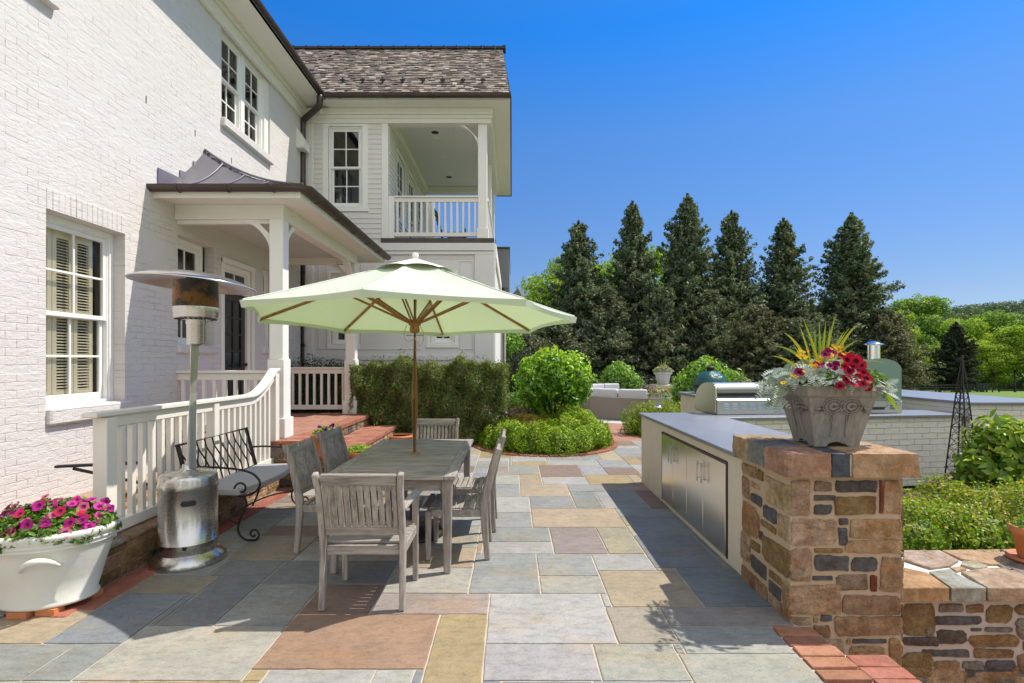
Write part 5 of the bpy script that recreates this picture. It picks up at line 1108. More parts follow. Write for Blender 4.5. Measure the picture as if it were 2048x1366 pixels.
# buildings beyond
ch2 = thing('rear_building', (-.8, 20, 0), 'pale brick building with slate-grey upper wall behind the wing', 'building')
MB().box(-3, -.22, 18.2, 23, 0, 4.05).build('brick_wall', M_BRICKX, ch2); MB().box(-3, -.09, 18.0, 23.2, 4.06, 5.40).build('slate_wall', simple('slate_cladding', (.24, .235, .25), .6), ch2); MB().box(-3.1, -.07, 17.95, 23.3, 5.402, 5.45).build('coping', M_COPPER, ch2)
MB().box(XA(992, 18)-.02, XA(992, 18), 17.96, 17.98, 4.1, 5.7).build('flashing_strip', M_BLACK, ch2)
dh = thing('distant_house', (.9, 33, 0), 'distant slate-roofed house gable peeking above the umbrella', 'house')
MB().box(-1.0, 1.6, 32, 36, 0, 4.6).build('wall', M_BRICKX, dh)
m = MB(); z1 = ZA(576, 32); m.add([(XA(1025, 32), 32, ZA(588, 32)), (XA(1036, 32), 32, z1), (XA(1066, 34), 35.8, ZA(594, 34)), (XA(1084, 34), 34, ZA(615, 34)), (XA(1060, 32), 32, 4.4), (XA(1010, 32), 32, 4.3), (-1.0, 36, 4.3)], [(0, 1, 4, 5), (1, 2, 3, 4), (0, 6, 2, 1)]); m.build('roof', simple('slate_tiles', (.15, .145, .15), .7), dh)

# ================================================================ DINING TABLE AND CHAIRS
TX0, TX1, TY0, TY1, TZ = -1.40, -.42, 3.93, 5.80, .75
tab = thing('dining_table', (-.91, 4.86, 0), 'weathered grey teak dining table with the umbrella pole through it', 'table')
m = MB(); fw_ = .085; n = 20
m.box(TX0, TX0+fw_, TY0, TY1, TZ-.03, TZ); m.box(TX1-fw_, TX1, TY0, TY1, TZ-.03, TZ); m.build('side_rail', M_TEAKY, tab, .004)
m = MB(); m.box(TX0+fw_+.002, TX1-fw_-.002, TY0, TY0+.09, TZ-.03, TZ-.001); m.box(TX0+fw_+.002, TX1-fw_-.002, TY1-.09, TY1, TZ-.03, TZ-.001)
m.box(TX0+fw_+.002, TX1-fw_-.002, 4.82, 4.90, TZ-.03, TZ-.001)
for (a_, b_) in ((TY0+.09, 4.82), (4.90, TY1-.09)):
    k = 11
    for i in range(k): y0 = a_+(b_-a_)*i/k; m.box(TX0+fw_+.002, TX1-fw_-.002, y0+.005, y0+(b_-a_)/k-.005, TZ-.026, TZ-.002-random.Random(i).uniform(0, .002))
m.build('tabletop_slats', M_TEAKX, tab, .002)
m = MB(); m.box(TX0+.07, TX1-.07, TY0+.05, TY0+.075, TZ-.12, TZ-.031); m.box(TX0+.07, TX1-.07, TY1-.075, TY1-.05, TZ-.12, TZ-.031); m.box(TX0+.05, TX0+.075, TY0+.08, TY1-.08, TZ-.12, TZ-.031); m.box(TX1-.075, TX1-.05, TY0+.08, TY1-.08, TZ-.12, TZ-.031); m.build('apron', M_TEAKX, tab, .003)
for x, y in ((TX0+.065, TY0+.065), (TX1-.065, TY0+.065), (TX0+.065, TY1-.065), (TX1-.065, TY1-.065)):
    MB().bar((x, y, TZ-.031), (x, y, .012), .078, .078, col=None, w2=.05, h2=.05).build('leg', M_TEAK, tab, .004)
MB().lathe([(.045, 0), (.045, .012), (.03, .014)], (-.894, 4.89, TZ), 24).build('hole_ring', M_POLE, tab)

def make_chair(name, w, arms, label, group):
    t = thing(name, (0, 0, 0), label, 'chair', group); hw = w/2-.025; dep = .235
    def yb(z): return -dep-.02*(max(0, .43-z)/.43)**1.5*1.6-(.12*max(0, (z-.43)/.47)**1.25)
    zz = [0.012, .12, .25, .38, .46, .56, .68, .80, .905]
    for s_ in (-1, 1):
        mm = MB(); mm.sweep([(s_*hw+(s_*.012 if z > .8 else 0), yb(z), z) for z in zz], .036, [.042, .046, .054, .062, .064, .060, .054, .050, .046], up=(0, 1, 0)); mm.build('rear_leg', M_TEAK, t, .006)
    for s_ in (-1, 1):
        top_ = .64 if arms else .40
        MB().bar((s_*hw, dep-.025, top_), (s_*hw, dep-.025, .012), .048, .048, w2=.036, h2=.036).build('front_leg', M_TEAK, t, .004)
    m = MB(); ztop = .86; m.bar((-hw+.018, yb(.86), .862), (hw-.018, yb(.86), .862), .075, .028, up=(0, 1, .25)); m.build('top_rail', M_TEAKX, t, .006)
    m = MB(); m.bar((-hw+.018, yb(.515), .515), (hw-.018, yb(.515), .515), .055, .026, up=(0, 1, .25)); m.build('lower_rail', M_TEAKX, t, .004)
    k = 11; sm = MB()
    for i in range(k):
        x = (-hw+.018)+(2*hw-.036)*(i+.5)/k; ww = (2*hw-.036)/k*.70
        sm.sweep([(x, yb(z)-.0, z) for z in (.54, .66, .78, .826)], ww, .016, up=(0, 1, 0))
    sm.build('back_slats', M_TEAK, t, .002)
    m = MB(); m.box(-hw+.02, hw-.02, -dep-.0, -dep+.025, .355, .415); m.box(-hw+.02, hw-.02, dep-.035, dep-.012, .355, .415); m.box(-hw-.012, -hw+.012, -dep+.03, dep-.05, .355, .415); m.box(hw-.012, hw+.012, -dep+.03, dep-.05, .355, .415); m.build('seat_frame', M_TEAKX, t, .003)
    m = MB(); ns = 9
    for i in range(ns):
        y = -dep+.03+(2*dep-.0)*i/ns; m.box(-hw+.0, hw-.0, y, y+2*dep/ns-.008, .417, .434-.006*math.sin(PI*i/ns))
    m.build('seat_slats', M_TEAKX, t, .003)
    if arms:
        for s_ in (-1, 1): m = MB(); m.sweep([(s_*hw, yb(.64)+.02, .655), (s_*(hw+.01), -.05, .665), (s_*(hw+.012), dep+.02, .650)], [.045, .055, .062], .025); m.build('armrest', M_TEAKY, t, .006)
    return t
G_CH = 'weathered teak chairs round the table'
F1 = make_chair('teak_chair', .56, True, 'weathered grey teak armchair nearest the camera, back turned, slatted back', G_CH); F1.location = (-.955, 3.655, 0)
side = make_chair('teak_chair', .49, False, 'teak side chair right of the table, the nearer one, by the front table leg', G_CH); side.location = (-.46, 4.48, 0); side.rotation_euler.z = math.radians(90)
for loc, rz, lab in (((-.43, 5.17, 0), 90, 'teak side chair right of the table, the farther one, mostly behind its neighbour'), ((-1.50, 4.60, 0), -94, 'teak side chair left of the table, nearer one with dark back beside the iron bench'), ((-1.51, 5.38, 0), -96, 'teak side chair left of the table, farther one beside the terracotta flower pot')):
    c = copy_tree(side); c.location = loc; c.rotation_euler.z = math.radians(rz); c['label'] = lab
E1 = copy_tree(F1); E1.location = (-.92, 6.10, 0); E1.rotation_euler.z = math.radians(180); E1['label'] = 'teak armchair at the far head of the table, before the hedge'

# ================================================================ UMBRELLA
ucx, ucy, uz, uR, uph, utx, uty = -.894, 4.891, 1.999, 1.4845, 3.8796, -.0041, -.0414
umb = thing('patio_umbrella', (ucx, ucy, 0), 'large pale green octagonal market umbrella on a wooden pole', 'umbrella')
def UP(lx, ly, h): return Vector((ucx+lx-utx*h, ucy+ly-uty*h, uz+utx*lx+uty*ly+h))
tips = [(uR*math.cos(uph+k*PI/4), uR*math.sin(uph+k*PI/4)) for k in range(8)]
APX = .535
cm = MB()
def canopy_pt(k, s_, t):                     # s_ 0..1 across panel k, t 0 apex..1 rim
    a_, b_ = tips[k], tips[(k+1) % 8]; x = a_[0]*(1-s_)+b_[0]*s_; y = a_[1]*(1-s_)+b_[1]*s_
    sag = 4*s_*(1-s_); h = APX*(1-t)**1.06-.030*sag*math.sin(PI*min(1, t))*1.2
    tt = t*(1-.045*sag*t**3)
    return UP(x*tt, y*tt, h)
for k in range(8):
    N1, N2 = 12, 14; vs = [canopy_pt(k, i/N1, (j+.06*N2)/(1.06*N2)) for j in range(N2+1) for i in range(N1+1)]
    cm.add(vs, [(j*(N1+1)+i, j*(N1+1)+i+1, (j+1)*(N1+1)+i+1, (j+1)*(N1+1)+i) for j in range(N2) for i in range(N1)], None, True)
    # hem band
    hem = [canopy_pt(k, i/N1, 1.0) for i in range(N1+1)]; low = [p+Vector((0, 0, -.052+.018*4*(i/N1)*(1-i/N1)))+(Vector((ucx-p.x, ucy-p.y, 0)).normalized()*.012) for i, p in enumerate(hem)]
    cm.add(hem+low, [(i, i+1, N1+2+i, N1+1+i) for i in range(N1)], None, True)
cn = cm.build('canopy', M_CANVAS, umb, fix=False)
sm_ = MB()
for k in range(8): sm_.tube([canopy_pt(k, 0, (j+.8)/13.0)+Vector((0, 0, .004)) for j in range(3, 13)], .0045, 5, cap=False)
sm_.build('stitched_seam', M_VENT, umb)
vm = MB(); r0 = .25
for k in range(8):
    a_, b_ = tips[k], tips[(k+1) % 8]
    for j in range(5):
        pass
    N1, N2 = 6, 5; vs = []
    for j in range(N2+1):
        for i in range(N1+1):
            s_ = i/N1; t = .03+(.26-.03)*j/N2; x = (a_[0]*(1-s_)+b_[0]*s_)*t; y = (a_[1]*(1-s_)+b_[1]*s_)*t; sag = 4*s_*(1-s_); vs.append(UP(x, y, APX*(1-t)**1.06+.018+.020*sag*(j/N2)))
    vm.add(vs, [(j*(N1+1)+i, j*(N1+1)+i+1, (j+1)*(N1+1)+i+1, (j+1)*(N1+1)+i) for j in range(N2) for i in range(N1)], None, True)
vm.build('vent_cap', M_VENT, umb, fix=False)
tp = UP(0, 0, APX); MB().lathe([(.03, -.02), (.035, .0), (.02, .012), (.03, .03), (.032, .045), (.02, .062), (0, .066)], tuple(tp), 20).build('finial', M_TRIM, umb)
hubz = uz-.07; hub = Vector((ucx, ucy, hubz))
MB().tube([(ucx, ucy, .015), (ucx, ucy, 1.25)], .0305, 20).build('lower_pole', M_POLE, umb); MB().tube([(ucx, ucy, 1.25), tuple(tp-Vector((0, 0, .02)))], .030, 20).build('upper_pole', M_POLE, umb)
MB().lathe([(.030, -.07), (.045, -.06), (.045, -.02), (.038, -.01), (.055, 0), (.058, .03), (.05, .045), (.03, .05)], tuple(hub), 24).build('hub', M_POLE, umb)
for k in range(8):
    x, y = tips[k]; a_ = UP(x*.03, y*.03, APX*.97-.03); b_ = UP(x*.985, y*.985, -.018)
    rb_ = MB().bar(a_, b_, .018, .024).build('rib', M_POLE, umb, .002)
    q = UP(x*.47, y*.47, APX*(1-.47)-.04); h_ = hub+Vector((x, y, 0)).normalized()*.045+Vector((0, 0, .02))
    d_ = Vector((-y, x, 0)).normalized()*.013
    s_ = MB(); s_.bar(h_+d_, q+d_, .010, .020); s_.bar(h_-d_, q-d_, .010, .020); s_.build('strut', M_POLE, rb_, .001)
m = MB(); m.tube([(ucx-.075, ucy, hubz-.095), (ucx+.085, ucy, hubz-.095)], .004, 6)
for a_ in (0, 1): m.tube(smooth_path([(ucx+.05-.12*a_, ucy-.02, hubz-.0), (ucx+.10-.2*a_, ucy-.03, hubz-.10), (ucx+.05-.11*a_, ucy-.03, hubz-.22+.06*a_), (ucx+.01, ucy-.03, hubz-.12)]), .0035, 6)
m.build('cord', simple('cream_cord', (.5, .45, .25), .8), umb)
bs = thing('umbrella_base', (ucx, ucy, 0), 'round dark base holding the umbrella pole beneath the table', 'umbrella base')
MB().lathe([(.27, .012), (.275, .03), (.25, .055), (.06, .075), (.04, .09), (.045, .28), (.034, .285)], (ucx, ucy, 0), 36).build('weight', M_BLACK, bs)

# ================================================================ PATIO HEATER
hx, hy = XA(377, 4.26), 4.26
ht = thing('patio_heater', (hx, hy, 0), 'tall stainless steel patio heater with tilted disc reflector', 'heater'); zb = .014
MB().lathe([(.272, .0), (.275, .018), (.262, .045), (.225, .075), (.212, .085)], (hx, hy, zb), 48).build('base_skirt', M_STEELH, ht)
c_ = MB().lathe([(.207, .085), (.208, .16), (.213, .162), (.213, .168), (.208, .170), (.208, .58), (.214, .585), (.214, .62), (.208, .650), (.207, .668), (.201, .682), (.190, .692), (.178, .697), (.120, .707), (.062, .718), (.048, .728), (.044, .76)], (hx, hy, zb), 64).build('tank_housing', M_STEELH, ht)
def curved_patch(a0, a1, z0, z1, r, rnd=True, n=14):
    mm = MB(); vs = [(hx, hy, 0)]; pts = []
    h2 = (z1-z0)/2; L = (a1-a0)*r/2
    for k in range(28):
        t = 2*PI*k/28; cx_ = math.copysign(max(0, L-h2), math.cos(t)) if L > h2 else 0; u = cx_+h2*math.cos(t); w_ = h2*math.sin(t); a_ = (a0+a1)/2+u/r
        pts.append((hx+r*math.cos(a_), hy+r*math.sin(a_), zb+(z0+z1)/2+w_))
    mm = MB(); NA = 16; lo, hi = [], []
    for k in range(NA+1):
        u = -L+2*L*k/NA; e = max(0, abs(u)-(L-h2)); hgt_ = math.sqrt(max(0, h2*h2-e*e)); a_ = (a0+a1)/2+u/r
        for l_, s2 in ((lo, -1), (hi, 1)): l_.append((hx+(r+.0015)*math.cos(a_), hy+(r+.0015)*math.sin(a_), zb+(z0+z1)/2+s2*hgt_))
    mm.add(lo+hi, [(k, k+1, NA+2+k, NA+1+k) for k in range(NA)]); return mm
ang = lambda px: math.atan2(-(1), 0)
def am(dx): return -PI/2+math.asin(max(-.99, min(.99, dx/.21)))
a_ = am(.108); m = curved_patch(a_-.26, a_+.26, .47, .51, .2095); m.build('hand_slot', M_RUBBER, c_)
m = curved_patch(am(-.105)-.08, am(-.105)+.08, .122, .155, .2095)
m.build('vent_hole', M_RUBBER, c_); curved_patch(am(.085)-.08, am(.085)+.08, .135, .168, .2095).build('vent_hole', M_RUBBER, c_)
m = MB(); m.tube([(hx-.25, hy-.02, .06), (hx-.22, hy-.02, .06)], .045, 20); m.build('wheel', M_RUBBER, ht, .004)
tlt = .03
MB().tube([(hx+.02, hy, .745), (hx+.055, hy, 1.94)], .040, 24).build('pole', M_HPOLE, ht)
px_ = hx+.060; py_ = hy
MB().lathe([(.04, 0), (.060, .01), (.066, .02), (.068, .17), (.072, .175), (.072, .225)], (px_, py_, ZA(692, 4.26)), 40).build('burner_neck', M_STEELH, ht)
zB = ZA(640, 4.26)
bm_ = MB().lathe([(.10, 0), (.155, .012), (.160, .02), (.160, .05), (.163, .055), (.163, .10)], (px_, py_, zB), 48).build('burner_ring', M_STEELH, ht)
sl_ = MB()
for k in range(24): a_ = 2*PI*k/24; sl_.bar((px_+.120*math.cos(a_), py_+.120*math.sin(a_), zB+.001), (px_+.150*math.cos(a_), py_+.150*math.sin(a_), zB+.006), .018, .006)
sl_.build('air_slot', M_RUBBER, bm_)
MB().lathe([(.161, .10), (.163, .105), (.161, .305), (.157, .31)], (px_, py_, zB), 48).build('mesh_screen', M_SCORCH, ht)
MB().lathe([(.08, .31), (.06, .36)], (px_, py_, zB), 20).build('top_bracket', M_SCORCH, ht)
rf_ = MB(); N = 64; prof = [(a*.94, b) for a, b in [(0, .085), (.10, .082), (.20, .070), (.32, .045), (.43, .010), (.475, -.008), (.482, -.018), (.472, -.016), (.42, .002), (.30, .036), (.15, .066), (0, .076)]]
rf_.lathe(prof, (0, 0, 0), N); R_ = Matrix.Rotation(math.radians(3.2), 4, 'Y') @ Matrix.Rotation(math.radians(-2), 4, 'X'); zR = ZA(566, 4.26)
rf_.v = [tuple(R_ @ Vector(v)+Vector((px_-.012, py_, zR))) for v in rf_.v]; rf_.build('reflector', simple('reflector_metal', (.66, .63, .60), .22, 1.0, var=.06), ht)

# ================================================================ IRON BENCH
bx, by0, by1 = -2.78, 4.66, 5.86
bn = thing('iron_bench', (-2.58, 5.26, 0), 'black wrought iron bench with lattice back and thick grey seat slab', 'bench')
out = []; nS = 20
front = [(-2.31-.085*abs(2*k/nS-1)**2.0, by0+(by1-by0)*k/nS) for k in range(nS+1)]
m = MB(); m.prism([(x, y, .42) for x, y in front]+[(bx, by1-.04, .42), (bx, by0+.04, .42)], (0, 0, .055)); m.build('seat_slab', M_BENCH, bn, .008, seg=2)
m = MB(); ztop = .86; zlow = .46
def back(y, z): return (bx-.03-.12*((z-.42)/.45), y, z)
m.tube([back(by0-.02, ztop), back(by1+.0, ztop)], .011, 8); m.tube([back(by0, .46), back(by1, .46)], .008, 8)
nw = 9; sp = (by1-by0-.04)/nw
for k in range(nw+1):
    y = by0+.02+k*sp
    for s_ in (-1, 1):
        if (k == 0 and s_ < 0) or (k == nw and s_ > 0): continue
        pts = []
        for q in range(15):
            t = q/14; z = ztop-(ztop-zlow)*t
            if t < .2: o = 0
            elif t < .45: o = (t-.2)/.25
            elif t < .52: o = 1
            elif t < .8: o = 1-(t-.52)/.28
            else: o = 0
            pts.append(back(y+s_*sp*.5*o*.96, z))
        m.tube(smooth_path(pts, 1), .007, 6)
for y in (by0, by1): m.bar(back(y, .40), back(y, ztop+.01), .035, .012, up=(0, 1, 0))
m.build('lattice_back', M_BLACK, bn)
def spiral(c, r0, turns, a0, plane, dirn=1, n=26): return [(c[0]+r0*(1-.78*k/n)*math.cos(a0+dirn*turns*2*PI*k/n), c[1], c[2]+r0*(1-.78*k/n)*math.sin(a0+dirn*turns*2*PI*k/n)) for k in range(n+1)]
for y in (by0+.03, by1-.03):
    m = MB()
    arm = smooth_path([(bx-.08, y, .66), (bx+.10, y, .67), (-2.33, y, .64), (-2.22, y, .56), (-2.22, y, .48), (-2.30, y, .42)], 2); m.tube(arm, .010, 8)
    sc = spiral((-2.385, y, .475), .075, 1.35, -1.0, 'xz', -1); m.tube([(-2.30, y, .42)]+sc, .009, 8); m.build('arm_scroll', M_BLACK, bn)
    m = MB(); leg = smooth_path([(-2.36, y, .42), (-2.33, y, .33), (-2.40, y, .2), (-2.42, y, .1), (-2.36, y, .025), (-2.28, y, .022)], 2); m.tube(leg, .010, 8); m.tube(spiral((-2.275, y, .075), .055, 1.2, -PI/2, 'xz', 1), .009, 8); m.build('leg', M_BLACK, bn)
    m = MB(); leg = smooth_path([(bx+.02, y, .42), (bx+.04, y, .3), (bx, y, .15), (bx-.06, y, .015)], 2); m.tube(leg, .010, 8); m.build('leg', M_BLACK, bn)
m = MB(); m.tube(smooth_path([(-2.41, by0+.03, .17), (-2.58, by0+.15, .17), (-2.63, 5.26, .17), (-2.58, by1-.15, .17), (-2.41, by1-.03, .17)], 2), .008, 8); m.tube([(-2.36, by0+.03, .405), (-2.36, by1-.03, .405)], .008, 8); m.tube([(bx, by0+.03, .405), (bx, by1-.03, .405)], .008, 8); m.build('stretcher', M_BLACK, bn)

# ================================================================ POTS AND FLOWERS
def flowers(name, pts, nrm, r, cols, center, parent, petals=5, seed=1, mat=None):
    """each bloom: ring of rounded petals with a darker throat"""
    rg = random.Random(seed); mb = MB()
    for p, n in zip(pts, nrm):
        n = Vector(n).normalized(); a, b = frame_of(n); c = rg.choice(cols); f = rg.uniform(.85, 1.15); c = tuple(min(1, x*f) for x in c); mb = MB(); rr_ = r*rg.uniform(.75, 1.15); ph = rg.uniform(0, 6); p = Vector(p); tilt = .35
        N = petals*4; ring = []; mid = []
        for k in range(N):
            t = 2*PI*k/N+ph; rad = rr_*(.86+.14*abs(math.cos(petals*(t-ph)/2))); dr = a*math.cos(t)+b*math.sin(t); ring.append(p+dr*rad+n*rr_*(.22+.06*math.cos(petals*(t-ph)))); mid.append(p+dr*rad*.45+n*rr_*.10)
        vs = ring+mid+[p-n*rr_*.12]; mb.add(vs, [(k, (k+1) % N, N+(k+1) % N, N+k) for k in range(N)], c, False)
        m0 = len(mb.v)-len(vs)
        for k in range(N): mb.f.append((m0+N+k, m0+N+(k+1) % N, m0+2*N)); mb.c.append(center); mb.sm.append(False)
        mb.build(name, mat or M_PETAL, parent, fix=False)
# big oval tub with petunias
tx, ty = -3.02, 3.48; rot = math.radians(14)
tub = thing('oval_planter', (tx, ty, 0), 'big white oval tub planter full of pink petunias in the left foreground', 'planter')
prof = [(a*.88, b*.98) for a, b in [(.255, .04), (.272, .048), (.276, .062), (.262, .075), (.300, .22), (.345, .38), (.358, .425), (.366, .428), (.366, .438), (.360, .442), (.366, .448), (.374, .452), (.376, .465), (.368, .470), (.380, .480), (.392, .505), (.390, .525), (.375, .532), (.352, .530), (.345, .46)]]
MB().lathe(prof, (tx, ty, .012), 72, 1.12, .86, rot=rot).build('tub', M_TUB, tub)
MB().lathe([(.0, .44), (.30, .44), (.305, .435)], (tx, ty, .012), 48, 1.12, .86, rot=rot).build('soil', M_SOIL, tub)
def tubp(a_, r, z, o=0): x, y = (r*1.12+o)*math.cos(a_), (r*.86+o)*math.sin(a_); return Vector((tx+x*math.cos(rot)-y*math.sin(rot), ty+x*math.sin(rot)+y*math.cos(rot), z+.012))
for base in (-1.35, PI-1.35):
    hp = []; ws = []
    for k in range(15):
        t = k/14; a_ = base+(t-.5)*.62; z = .30+.07*math.sin(PI*min(1, t*1.05))**.8+.02*t; r = .265+(z-.22)*.25; hp.append(tubp(a_, r, z, .004+.052*math.sin(PI*t)**.7)); ws.append(.011+.020*math.sin(PI*t))
    m = MB(); hp = smooth_path(hp, 1); m.tube(hp, [.006+.014*math.sin(PI*q/(len(hp)-1))**.8 for q in range(len(hp))], 10); m.v = m.v; m.build('handle', M_TUB, tub)
for a_ in (-1.9, -1.2, .4, 2.4): p = tubp(a_, .19, 0); MB().box(p.x-.06, p.x+.06, p.y-.04, p.y+.04, .012, .052).build('foot', M_TERRA, tub)
rg = np.random.default_rng(4); n = 9000; a_ = rg.uniform(0, 2*PI, n); r_s = np.sqrt(rg.random(n))
hgt = .50+.13*(1-r_s**2.2)+.03*np.sin(a_*5+r_s*9)+rg.normal(0, .018, n); RR = .325+.025*rg.random(n)
X_ = RR*r_s*1.12*np.cos(a_); Y_ = RR*r_s*.86*np.sin(a_)
pts = np.stack([tx+X_*math.cos(rot)-Y_*math.sin(rot), ty+X_*math.sin(rot)+Y_*math.cos(rot), hgt], 1); nm = np.stack([X_*1.5, Y_*1.5, np.full(n, .55)], 1)
leaf_mesh('petunia_leaves', M_LEAF, pts, nm, .020, vary(rg, n, (.13, .24, .03), (.20, .33, .05), (.09, .17, .025)), tub, 1.7, seed=3, spread=.5)
k = rg.choice(n, 100, replace=False, p=(lambda w: w/w.sum())(np.where(Y_ < .12, 1.0, .35))); k = k[(hgt[k] > .45)]; fp = pts[k]+np.array([0, 0, .028]); fn = nm[k]+np.array([0, -.5, .25])+rg.normal(0, .25, (len(k), 3))
flowers('petunia_bloom', fp, fn, .032, [(.62, .03, .35), (.70, .06, .42), (.55, .02, .22), (.62, .16, .28), (.45, .02, .25), (.60, .03, .10)], (.22, .01, .10), tub, 5, 3)
# carved cast-stone urn on the pillar
ux, uy, uz0 = 2.085, 3.55, 1.052; urz = math.radians(-2)
urn = thing('stone_planter', (ux, uy, uz0), 'large carved grey cast-stone planter with mixed flowers on the stone pillar', 'planter', rz=urz)
def sq(h, z, r=.0): return [(-h, -h, z), (h, -h, z), (h, h, z), (-h, h, z)]
lv_ = [(.142, .0), (.145, .03), (.192, .25), (.210, .315), (.224, .328), (.229, .338), (.238, .388), (.234, .396), (.214, .396), (.206, .34)]
m = MB(); NS = 12; rows_ = []
for h, z in lv_:
    ring = []
    for s_ in range(4):
        for q in range(NS):
            t = -1+2*q/NS; c0 = [(t*h, -h), (h, t*h), (-t*h, h), (-h, -t*h)][s_]; zz_ = z
            if z < .001: zz_ = .030*max(0, 1-(abs(t)/.5)**2)**.6 if abs(t) < .5 else 0
            ring.append((c0[0], c0[1], zz_+.0))
    rows_.append(ring)
vs = [v for r_w in rows_ for v in r_w]; NN = 4*NS
m.add(vs, [(i*NN+k, i*NN+(k+1) % NN, (i+1)*NN+(k+1) % NN, (i+1)*NN+k) for i in range(len(lv_)-1) for k in range(NN)])
ub = m.build('bowl', M_URN, urn, .003, world=False)
m = MB(); m.box(-.206, .206, -.206, .206, .33, .365); m.build('soil', M_SOIL, urn, world=False)
cv = MB()                                   # carved relief: linked rings with drooping stems on every face
for s_ in range(4):
    R4 = Matrix.Rotation(s_*PI/2, 4, 'Z')
    def FP(u, z, o=.004): h = .145+(z-.03)/.285*.065; return tuple(R4 @ Vector((u, -h-o, z)))
    for cx_ in (-.055, .055):
        for rad in (.056, .042, .018): cv.tube([FP(cx_+rad*1.15*math.cos(2*PI*q/24), .262+rad*.92*math.sin(2*PI*q/24)) for q in range(25)], .0045 if rad > .03 else .010, 6)
        cv.tube([FP(cx_*1.0, .25), FP(cx_*.9, .20), FP(cx_*.8, .13), FP(cx_*.85, .075)], [.007, .006, .005, .011], 6)
        cv.tube([FP(cx_*1.0, .25), FP(cx_*.9-.015, .19), FP(cx_*.7, .12)], .004, 6)
    for sx_ in (-1, 1):
        cv.tube([FP(sx_*.12, .262), FP(sx_*.145, .245), FP(sx_*.17, .25)], [.005, .011, .004], 6); cv.tube([FP(sx_*.115, .24), FP(sx_*.15, .225), FP(sx_*.175, .215)], .005, 6)
cv.build('carved_rings', M_URN, ub, world=False)
def urn_local(p): c, s_ = math.cos(urz), math.sin(urz); return (p[0]*c-p[1]*s_, p[0]*s_+p[1]*c, p[2])
def rel(c, s_=1.0): return (ux+c[0]*s_, uy+c[1]*s_, uz0+c[2])
urnw = urn                                  # plants sit in world space, so give them their own rooted group
pl = thing('flower_arrangement', (ux, uy, uz0+.37), 'spiky yellow-green dracaena, silver dusty miller and red petunias in the carved planter', 'flowers')
rg = np.random.default_rng(12); rnd = random.Random(12)
def blade(mb, base, tip, w, col, bend=.25):
    base = Vector(base); tip = Vector(tip); mid_ = (base+tip)/2+Vector((0, 0, (tip-base).length*bend)); n = 12; vs = []; 
    for k in range(n+1):
        t = k/n; p = base*(1-t)**2+mid_*2*t*(1-t)+tip*t*t; d = ((mid_-base)*(1-t)+(tip-mid_)*t).normalized(); sd = d.cross(Vector((.2, -1, .15))).normalized(); ww = w*(1-t**2.2)*(.55+.45*min(1, t*6)); up_ = sd.cross(d).normalized()
        vs += [p-sd*ww/2+up_*ww*.2, p, p+sd*ww/2+up_*ww*.2]
    mb.add(vs, [(3*k+a, 3*k+a+1, 3*k+a+4, 3*k+a+3) for k in range(n) for a in (0, 1)], col)
mb = MB(); c0 = (XA(1640, 3.55), 3.55, 1.46)
for tx_, tz_, dd, w_ in ((1638, 640, .0, .020), (1652, 640, .02, .020), (1606, 637, -.05, .018), (1672, 628, .05, .018), (1566, 664, .1, .018), (1718, 648, -.05, .017), (1550, 692, -.1, .016), (1542, 712, .05, .015), (1690, 660, .1, .016), (1630, 655, .12, .018), (1660, 650, -.1, .018), (1722, 680, .08, .011), (1620, 665, -.12, .018), (1700, 655, .2, .013), (1586, 690, .15, .015), (1598, 650, .2, .014), (1775, 728, .15, .008), (1705, 700, -.15, .012)):
    d = 3.55+dd; blade(mb, (c0[0]+rnd.uniform(-.02, .02), c0[1]+dd*.2, 1.40), P(tx_, tz_, d), w_*1.75, rnd.choice([(.38, .42, .03), (.45, .42, .03), (.27, .37, .05), (.33, .40, .04)]), .30 if abs(tx_-1640) > 60 else (.14 if abs(tx_-1640) > 30 else .02))
mb.build('spiky_leaves', M_LEAF, pl, fix=False)
# dusty miller: lobed silver leaves
def lobed(mb, p, n, L, col, rg_):
    n = Vector(n).normalized(); a, b = frame_of(n); t0 = rg_.uniform(0, 2*PI); d = (a*math.cos(t0)+b*math.sin(t0)); s_ = n.cross(d); p = Vector(p)
    for k in range(6):
        t = k/5; q = p+d*L*t-n*L*.25*t*t; w = L*.34*(math.sin(PI*(.18+.72*t)))
        for sg_ in (-1, 1):
            e = q+s_*sg_*w+d*L*.13; e2 = q+s_*sg_*w*.85+d*L*.02; mb.add([q-d*L*.06, e2-n*L*.02-d*L*.03, e+n*L*.03, q+d*L*.10], [(0, 1, 2, 3)], col)
    mb.add([p-s_*L*.02, p+s_*L*.02, p+d*L*.9-n*L*.2+s_*L*.01, p+d*L*.9-n*L*.2-s_*L*.01], [(0, 1, 2, 3)], col)
mb = MB()
for i in range(1050):
    a_ = rnd.uniform(0, 2*PI); r = rnd.uniform(.05, .345)**1.0; x = ux+r*1.15*math.cos(a_); y = uy+r*.95*math.sin(a_); h = 1.462+.08*(1-(r/.36)**2)+rnd.uniform(-.03, .05)-(.05 if x > ux+.12 else 0)
    if x > ux+.02 and x < ux+.16 and y < uy and rnd.random() < .75: continue
    v = rnd.uniform(.85, 1.15); lobed(mb, (x, y, h), (math.cos(a_)*.6+rnd.uniform(-.4, .4), math.sin(a_)*.6-.2+rnd.uniform(-.4, .4), .7), rnd.uniform(.040, .072), rnd.choice([(.46*v, .52*v, .50*v), (.38*v, .45*v, .42*v), (.52*v, .56*v, .54*v), (.24*v, .32*v, .22*v), (.34*v, .42*v, .34*v)]), rnd)
